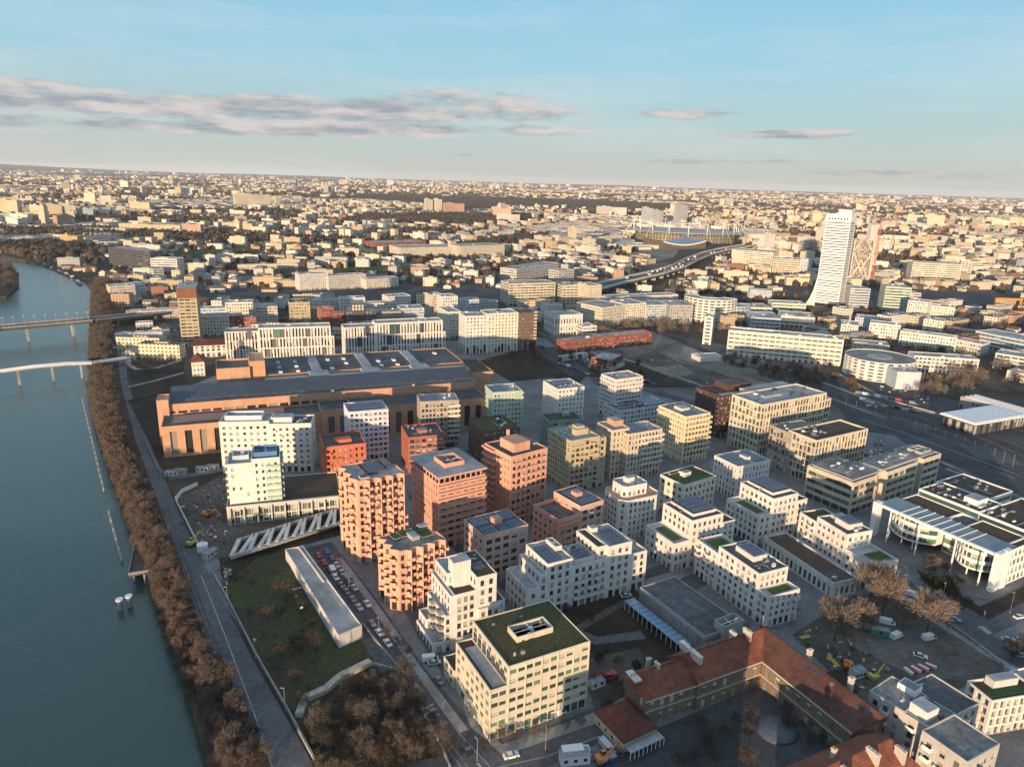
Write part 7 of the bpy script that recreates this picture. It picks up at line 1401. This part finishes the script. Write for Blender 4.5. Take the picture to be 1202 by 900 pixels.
# ------------------------------------------------------------------ diggers, cabins, containers
def digger(px, py, az, label, c=None):
    c = c or CP['orange']; p = P(px, py); r = empty('excavator', p, R_(90-az), label, 'excavator'); m = MB()
    m.box(-1.9, -1.45, 0, 1.9, -.85, .85, M_black); m.box(-1.9, .85, 0, 1.9, 1.45, .85, M_black); m.build('tracks', r); m = MB(); m.box(-2.0, -1.3, .95, 1.3, 1.3, 1.9, c, bottom=True); m.box(-2.0, -1.2, 1.9, -.6, 1.2, 2.3, c); m.build('body', r)
    m = MB(); m.box(.1, .3, 1.9, 1.4, 1.25, 2.9, G_dark, top=c); m.build('cab', r); m = MB(); m.tube((1.2, -.2, 1.6), (4.2, -.2, 4.4), .32, .28, c, 4); m.tube((4.2, -.2, 4.4), (6.6, -.2, 2.0), .26, .2, c, 4); m.build('arm', r); m = MB(); m.box(6.1, -.7, .9, 7.1, .3, 1.9, M_metal, bottom=True); m.build('bucket', r); return r
digger(1025, 797, 60, 'yellow excavator with long arm at the dark edge of the dirt yard', CP['yellow']); digger(995, 785, 200, 'orange excavator near the school roof', CP['orange']); digger(716, 797, 240, 'red machine in the garden behind the planted-roof office', CP['red']); digger(243, 606, 100, 'orange excavator on the building site by the podium'); digger(352, 905-260+2, 90, 'red machine at the end of the slanting beams', CP['red']) if False else None
digger(225, 640, 20, 'yellow excavator beside the round white tank', CP['yellow']); digger(707, 894, 60, 'orange digger next to the blue skip')
def cabin(px, py, az, label, c, L_=6, W=2.5, H=2.6, n=3):
    p = P(px, py); r = empty('site_cabin', p, R_(90-az), label, 'cabin'); m = MB(); m.box(-L_/2, -W/2, 0, L_/2, W/2, H, c); m.build('shell', r); m = MB(); m.box(-L_/2-.1, -W/2-.1, H, L_/2+.1, W/2+.1, H+.12, RF_light); m.build('roof', r)
    for k in range(n): m = MB(); m.box(-.5, 0, -.5, .5, .03, .5, G_dark); m.build('window', r, (-L_/2+L_*(k+.5)/n, -W/2-.03, 1.5))
    return r
Wc = CP['white']; cabin(674, 893, 80, 'white double cabin at the bottom edge of the yard', Wc, 8, 3, 3); cabin(1006, 793, 70, 'white cabin on the dirt yard near the school', Wc, 4.5, 3); cabin(202, 558, 80, 'white cabin at the left of the site fence', Wc); cabin(238, 553, 80, 'white cabin in the middle of the row by the slab', Wc); cabin(250, 551, 80, 'white cabin nearest the broad white slab', Wc); cabin(212, 556, 80, 'grey cabin second from the site fence', CP['silver'])
cabin(247, 653, 20, 'open grey cabin at the gate of the building site', CP['silver']); cabin(507, 841, 60, 'blue portable toilet on the street below the wood', CP['blue'], 1.3, 1.3, 2.4, 1); cabin(233, 462, 85, 'pale blue shed on the lawn left of the power hall', mat('pale_blue_panel', (.35, .50, .65)), 8, 6, 5); cabin(712, 893, 60, 'blue skip container by the brick pavilion', CP['blue'], 5, 2.3, 1.6, 1); cabin(700, 805, 60, 'white garden shed behind the planted-roof office', Wc, 5, 2.4, 2.2, 2)
cabin(1032, 755-10, 100, 'green container under the tan trees', mat('container_green', (.05, .22, .16)), 6, 2.4, 2.5, 1); cabin(530, 793, 62, 'white site cabin at the crossing before the annex', Wc, 4, 2, 2.2, 1)
p = P(238, 646); r = empty('tank', p, 0, 'round white tank at the gate of the building site', 'tank'); m = MB(); m.tube((0, 0, 0), (0, 0, 3), 2.2, 2.2, M_white, 16); m.build('shell', r); m = MB(); m.tube((0, 0, 3), (0, 0, 3.7), 2.2, .5, M_white, 16); m.build('lid', r)
for k in range(7):
    p = P(1066+k*4.4, 789-k*1.0); r = empty('barrier', p, R_(20+k*5), 'red and white plastic barrier in the row on the dirt yard', 'barrier', 'red and white barriers'); m = MB(); m.box(-.5, -1.6, .0, .5, 1.6, 1.1, CP['red'] if k % 2 else Wc); m.build('barrier_body', r)
for k, (x, y) in enumerate(((946, 749), (976, 772), (982, 778))): p = P(x, y); r = empty('pipe_stack', p, R_(20+40*k), ('yellow pipe stack farthest left on the dirt yard', 'yellow pipe stack beside the left tan tree', 'yellow pipe stack nearest the school roof')[k], 'pipe stack'); [(lambda m: (m.tube((-2, j*.4, .25), (2, j*.4, .25), .2, .2, CP['yellow'], 6), m.build('pipe', r)))(MB()) for j in range(4)]
# debris heaps and stores on building sites
def heap(px, py, r_, h, mt, label):
    p = P(px, py); m = MB(); n = 14
    for j in range(4):
        for k in range(n):
            a0, a1 = 6.283*k/n, 6.283*(k+1)/n; f0, f1 = 1-j/4, 1-(j+1)/4; z0, z1 = h*(j/4)**.8, h*((j+1)/4)**.8; w = lambda a: 1+.18*math.sin(3*a+px)+.1*math.sin(7*a)
            m.face([(r_*f0*w(a0)*math.cos(a0), r_*f0*w(a0)*math.sin(a0), z0), (r_*f0*w(a1)*math.cos(a1), r_*f0*w(a1)*math.sin(a1), z0), (r_*f1*w(a1)*math.cos(a1), r_*f1*w(a1)*math.sin(a1), z1), (r_*f1*w(a0)*math.cos(a0), r_*f1*w(a0)*math.sin(a0), z1)], mt)
    o = m.build('soil_heap', None, (p.x, p.y, .05)); tag(o, label, 'soil heap'); return o
heap(792, 408, 13, 5, GM_lightsoil, 'pointed sandy soil heap left of the curved white office'); heap(868, 436, 16, 4, GM_lightsoil, 'long sandy heap behind the maroon office'); heap(1040, 806-6, 7, 1.6, GM_dirt, 'dark soil heap on the dirt yard'); heap(985, 800, 6, 1.5, GM_scrub, 'dark heap near the school roof'); heap(228, 610, 6, 1.8, GM_dirt, 'earth heap on the building site')
m = MB()
for poly, n in (([(210, 590), (265, 560), (268, 640), (238, 648)], 90), ([(720, 425), (790, 415), (870, 450), (800, 455)], 50), ([(1000, 455), (1130, 450), (1080, 480), (1010, 478)], 60), ([(255, 668), (272, 664), (275, 685), (262, 690)], 22), ([(930, 740), (1020, 720), (1040, 820), (980, 800)], 50), ([(110, 385), (215, 385), (215, 402), (130, 410)], 120), ([(640, 395), (700, 425), (690, 432), (640, 400)], 40), ([(1000, 520), (1030, 515), (1060, 535), (1020, 540)], 60)):
    pp = [P(*q) for q in poly]; pw = [(p.x, p.y) for p in pp]
    for k in range(n):
        while True:
            x, y = random.uniform(min(p[0] for p in pw), max(p[0] for p in pw)), random.uniform(min(p[1] for p in pw), max(p[1] for p in pw))
            if inpoly(x, y, pw): break
        s = random.uniform(.4, 1.7)*(1 if y < 350 else 1.5); m.obox((x, y), (x+random.uniform(-s, s), y+random.uniform(-s, s)), s*.6, .03, random.uniform(.3, 1.3), random.choice([Wc, M_metal, W_grey, W_grey, W_rust, W_beige, RF_dark, RF_dark, RF_light, W_taupe, W_brick, W_blueg, GM_dirt, GM_dirt]))
tag(m.build('site_materials'), kind='stuff')
# ------------------------------------------------------------------ walls and fences
def wallline(name, label, cat, px, h, w, mt, posts=0):
    c = [P(x, y).xy for x, y in px]; m = MB(); q = MB()
    for i in range(len(c)-1):
        m.obox(c[i], c[i+1], w, 0, h, mt)
        if posts:
            k = int((c[i+1]-c[i]).length/posts)
            for j in range(k): p = c[i].lerp(c[i+1], j/max(1, k)); q.box(p.x-.12, p.y-.12, 0, p.x+.12, p.y+.12, h+.25, M_white)
    r = empty(name, (0, 0, 0), 0, label, cat); m.build('panel', r)
    if q.v: tag(q.build('post', r), kind='stuff' if len(q.f) > 600 else None) 
    return r
wallline('embankment_wall', 'pale low wall along the quay road beside the dark lawn', 'wall', [(376, 905), (340, 838), (300, 768), (268, 705), (249, 672)], 1.1, .5, GM_conc); wallline('site_fence', 'white panel fence along the quay road by the building site', 'fence', [(236, 648), (222, 620), (206, 588), (214, 578), (232, 570)], 2.0, .25, M_white); wallline('site_fence', 'pale fence curving below the power hall', 'fence', [(170, 515), (186, 552), (200, 563), (235, 558), (268, 552)], 1.8, .25, GM_conc)
wallline('retaining_wall', 'crooked pale stone wall cutting through the scrub wood', 'wall', [(351, 842), (358, 822), (383, 811), (400, 796), (435, 779)], 1.6, 2.2, mat('stone_rubble_pale', (.42, .38, .32), var=.3)); wallline('retaining_wall', 'dark kerb wall between the scrub wood and the street', 'wall', [(436, 780), (470, 788), (520, 880), (530, 905)], 1.0, .4, W_grey); wallline('garden_wall', 'dark wall around the school garden', 'wall', [(700, 842), (758, 812)], 2, .4, W_grey); wallline('garden_wall', 'pale retaining wall along the right edge of the dirt yard', 'wall', [(1108, 730), (1140, 752), (1178, 782)], 1.2, .6, GM_conc)
wallline('retaining_wall', 'dark wall at the foot of the slanting beams', 'wall', [(272, 655), (335, 634), (402, 616)], 2.6, .5, W_dgrey); wallline('site_fence', 'pale fence between the lawn and the car-lined street', 'fence', [(426, 734), (440, 752), (474, 792)], 1.2, .3, GM_conc); wallline('railing', 'long grey parapet before the railway yard', 'wall', [(985, 440), (1040, 470), (1102, 487)], 1.5, .5, GM_conc)
# ------------------------------------------------------------------ river furniture
def onwater(name, label, cat, A, B, w, z0, z1, mt, extra=None):
    a, c = P(*A, z1), P(*B, z1); r = empty(name, (a.x, a.y, 0), 0, label, cat); m = MB(); m.obox((0, 0), (c.x-a.x, c.y-a.y), w, z0, z1, mt); m.build('float', r); L_ = (c-a).length; k = max(2, int(L_/9))
    for j in range(k+1): p = (c-a)*(j/k); m = MB(); m.tube((p.x, p.y, -7), (p.x, p.y, z1+1.4), .3, .3, mat('pile_grey', (.30, .30, .28)), 7); m.build('pile', r)
    return r
onwater('mooring_boom', 'slim floating boom along the bank, nearer the camera', 'boom', (128, 602), (143, 658), .9, -4.3, -3.4, GM_conc); onwater('mooring_boom', 'slim floating boom upstream, below the power hall', 'boom', (97, 470), (122, 575), .9, -4.3, -3.4, GM_conc)
p1, p2, p3_, p4 = P(160, 634, .6), P(151, 675, .6), P(187, 669, .6), P(192, 632, .6); r = empty('jetty', (0, 0, 0), 0, 'brown timber jetty platform reaching over the water', 'jetty'); m = MB(); m.prism([(p.x, p.y) for p in (p2, p3_, p4, p1)], 0, .6, mat('jetty_planks', (.12, .08, .06), var=.3), bottom=True); m.build('deck', r)
m = MB(); [m.obox(a.xy, b__.xy, .12, .6, 1.6, M_metal) for a, b__ in ((p1, p2), (p2, p3_))]; m.build('railing', r)
for q_ in (p1.lerp(p3_, .1), p2.lerp(p4, .12), p2.lerp(p3_, .5)): m = MB(); m.tube((q_.x, q_.y, -6), (q_.x, q_.y, 0), .35, .35, GM_conc, 8); m.build('pile', r)
for (x, y, lb) in ((140, 704, 'concrete mooring dolphin, left one of the pair by the jetty'), (151, 700, 'concrete mooring dolphin, right one of the pair by the jetty')):
    p = P(x, y, 0); r = empty('mooring_dolphin', (p.x, p.y, 0), 0, lb, 'dolphin'); m = MB(); m.tube((0, 0, -7), (0, 0, 0), .9, .9, GM_conc, 12); m.build('pile', r); m = MB(); m.tube((0, 0, 0), (0, 0, .5), 1.3, 1.3, M_white, 12); m.build('cap', r)
a, c = P(140, 704, -.8), P(151, 700, -.8); m = MB(); m.obox(a.xy, c.xy, .4, -1, -.6, M_metal); tag(m.build('catwalk'), 'thin steel catwalk between the two mooring dolphins', 'catwalk')
def barge(px, py, az, L_, label, c):
    p = P(px, py, WZ); r = empty('barge', (p.x, p.y, WZ), R_(90-az), label, 'boat'); m = MB(); h = [(-L_/2, -2.2), (L_/2-4, -2.4), (L_/2, 0), (L_/2-4, 2.4), (-L_/2, 2.2)]; m.prism(h, -.5, 1.5, c, top=RF_dark); m.build('hull', r); m = MB(); m.box(-L_/2+1, -1.8, 1.5, -L_/2+7, 1.8, 4.2, Wc, top=RF_light); m.build('wheelhouse', r); m = MB(); m.box(-L_/2+9, -1.7, 1.5, L_/2-6, 1.7, 2.4, random.choice([RF_light, W_grey, RF_dark])); m.build('hatch_cover', r); return r
for k, (x, y) in enumerate(((40, 307), (48, 310), (56, 313.5), (64, 317), (72, 320.5), (80, 324), (87, 328), (93, 333))): barge(x, y, 128+k*2, 34, 'long moored barge, number seen %s along the far bank' % ('first from the left', 'second from the left', 'third from the left', 'fourth from the left', 'fourth from the right', 'third from the right', 'second from the right', 'nearest the tree strip')[k], [W_dgrey, W_brown, W_grey, W_brick][k % 4])
# orange gantries in the east
for k, (A, B_, lb) in enumerate((((1167, 366), (1196, 367), 'orange portal gantry over the eastern tracks, rear one'), ((1180, 376), (1210, 377), 'orange portal gantry over the eastern tracks, front one'))):
    a, c = P(*A), P(*B_); d = (c-a); r = empty('portal_gantry', a, math.atan2(d.y, d.x), lb, 'gantry'); U = d.length; mt = mat('gantry_orange', (.62, .22, .05), .6); h = 16 if k == 0 else 9
    for x in (0, U): m = MB(); m.box(x-1, 0, 0, x+1, 2, h, mt); m.build('leg', r)
    m = MB(); m.box(-1, -.2, h, U+1, 2.2, h+2.5, mt, bottom=True); m.build('beam', r)
# lamps
def lamp(px, py, h, label, group=None):
    p = P(px, py); r = empty('street_lamp', p, random.uniform(0, 6), label, 'lamp post', group); m = MB(); m.tube((0, 0, 0), (0, 0, h), .12, .07, M_metal, 6); m.build('post', r); m = MB(); m.box(-.15, -.15, h, 1.2, .15, h+.12, M_metal, bottom=True); m.build('lamp_head', r)
for x, y in ((335, 835), (300, 775), (268, 712), (240, 655), (210, 600)): lamp(x, y, 8, 'thin grey lamp post along the quay road wall', 'quay road lamp posts')
for x, y in ((1105, 708), (1150, 745), (1185, 720), (1060, 690)): lamp(x, y, 9, 'tall lamp post by the road before the curved office', 'lamp posts before the curved office')
for x, y in ((445, 745), (480, 790), (520, 850), (560, 893), (640, 880), (410, 700)): lamp(x, y, 7, 'thin lamp post on the street below the stepped blocks', 'lamp posts on the new street')
p = P(384, 345); r = empty('chimney_stack', (p.x*1.0, p.y, 0), 0, 'slim red brick chimney beside the railway blocks', 'chimney'); q_ = P(349.5, 336); r.location = (q_.x, q_.y, 0); m = MB(); m.box(-1.6, -1.6, 0, 1.6, 1.6, 20, W_orange); m.build('shaft', r); m = MB(); m.box(-1.8, -1.8, 20, 1.8, 1.8, 21, W_brick); m.build('cap', r)
for k in range(9):
    x = 4+k*12.5; p = P(x, 383.5-k*.95, 10); r = empty('street_lamp', (p.x, p.y, 10), 0, 'lamp post on the road bridge', 'lamp post', 'road bridge lamp posts'); m = MB(); m.tube((0, 0, 0), (0, 0, 8), .16, .1, M_metal, 5); m.build('post', r); m = MB(); m.box(-1.3, -.15, 8, 1.3, .15, 8.15, M_metal, bottom=True); m.build('lamp_head', r)
# tall slabs near the stadium and on the skyline
for (A, B_, ty, wl, lb) in (((793, 262), (806, 262), 239, W_grey, 'grey twin tower block behind the stadium'), ((755, 263), (766, 263), 243, W_blueg, 'grey blue tower block left behind the stadium'), ((768, 264), (778, 264), 246, W_grey, 'lower grey slab between the towers behind the stadium'), ((0, 252), (22, 253), 233, W_sand, 'warm tower cluster at the left edge on the skyline'), ((36, 253), (55, 254), 240, W_cream, 'cream slab right of the left edge towers'), ((56, 254), (74, 254), 239, W_sand, 'sand slab in the left suburbs'), ((77, 254), (90, 254), 240, W_cream, 'cream slab with grey flank in the left suburbs'), ((98, 254), (110, 254), 244, W_blueg, 'bluish slab in the left suburbs'), ((153, 248), (176, 249), 236, W_sand, 'bright square block in the left middle distance'),
   ((276, 242), (318, 242), 227, W_cream, 'broad golden slab with a gateway on the skyline'), ((500, 249), (508, 249), 233, W_cream, 'narrow cream tower first in the skyline pair'), ((511, 249), (519, 249), 233, W_cream, 'narrow cream tower second in the skyline pair'), ((522, 252), (545, 252), 238, W_rose, 'rose slab right of the skyline pair'), ((578, 256), (600, 257), 243, W_rose, 'rose slab before the dark woods'), ((585, 262), (610, 262), 251, W_white, 'white slab before the dark woods'), ((140, 270), (212, 272), 262, W_sand, 'long sand slab in the left middle distance'), ((214, 274), (236, 275), 262, W_rose, 'rose square block ending the long sand slab'), ((72, 289), (92, 290), 275, W_gold, 'golden block in the left middle distance'),
   ((1064, 262), (1082, 263), 251, W_cream, 'cream tower group first east of the white tower'), ((1087, 266), (1107, 267), 251, W_cream, 'cream tower group second east of the white tower'), ((1140, 266), (1152, 267), 256, W_cream, 'small cream tower in the far east'), ((1163, 267), (1183, 268), 257, W_cream, 'twin cream towers in the far east'), ((948, 259), (966, 260), 252, W_yellow, 'yellow block just left of the white tower'), ((700, 253), (735, 254), 242, W_pale, 'pale slab group at the woods edge')):
    a, c = P(*A), P(*B_); d = c-a; b = Building('tower_block', lb, a, math.degrees(math.atan2(d.x, d.y)), 'tower block', wall=wl); H = hgt(A[0], A[1], ty); U = d.length
    fm = farmat('skyline_'+wl.name.split('.')[0], tuple({'W': 1}.get('', 1)*v for v in {W_grey: (.36, .36, .37), W_blueg: (.42, .47, .52), W_sand: (.56, .46, .31), W_cream: (.62, .55, .42), W_rose: (.50, .34, .26), W_white: (.62, .60, .56), W_gold: (.50, .36, .17), W_yellow: (.62, .52, .28), W_pale: (.52, .50, .46)}[wl]), 3.2, 4.5, .4, .45)
    b.tier((0, 0, U*.48, 16), H, ST(blank=True), roof=RF_light, wall=fm, par=.3).tier((U*.48, 0, U, 16), H*.93, ST(blank=True), roof=RF_light, wall=fm, par=.3).done(); b.pent(U*.2, 5, U*.3, 10, H-.4, 3)
# ------------------------------------------------------------------ unseen blocks added below and behind the frame to shade yard and quay
for (x, y, w, d, h, az, lb) in ((-4, 86, 20, 14, 21, 62, 'unseen pale block added for shade below the frame, nearer the street'), (14, 92, 36, 14, 24, 62, 'unseen taller pale block added for shade below the frame, nearer the school'), (-345, -5, 100, 15, 24, 88, 'unseen white block added for shade behind the camera, left'), (-238, -3, 104, 15, 22, 88, 'unseen white block added for shade behind the camera, right')):
    b = Building('apartment_block', lb, (x, y), az, 'apartment block', wall=W_pale); b.tier((0, 0, w, d), h, ST(blank=True), roof=RF_grey).done()
# ------------------------------------------------------------------ haze
hz = bpy.data.materials.new('haze'); hz.use_nodes = True; nt = hz.node_tree; [nt.nodes.remove(n) for n in list(nt.nodes)]; o = nt.nodes.new('ShaderNodeOutputMaterial'); pv = nt.nodes.new('ShaderNodeVolumePrincipled'); pv.inputs['Color'].default_value = (.90, .93, 1, 1); pv.inputs['Density'].default_value = HAZE; pv.inputs['Anisotropy'].default_value = .0; nt.links.new(pv.outputs[0], o.inputs['Volume'])
m = MB(); m.box(-31000, -1400, -12, 31000, 31000, 215, hz, bottom=True); tag(m.build('haze'), kind='stuff')
scene.cycles.volume_bounces = 1
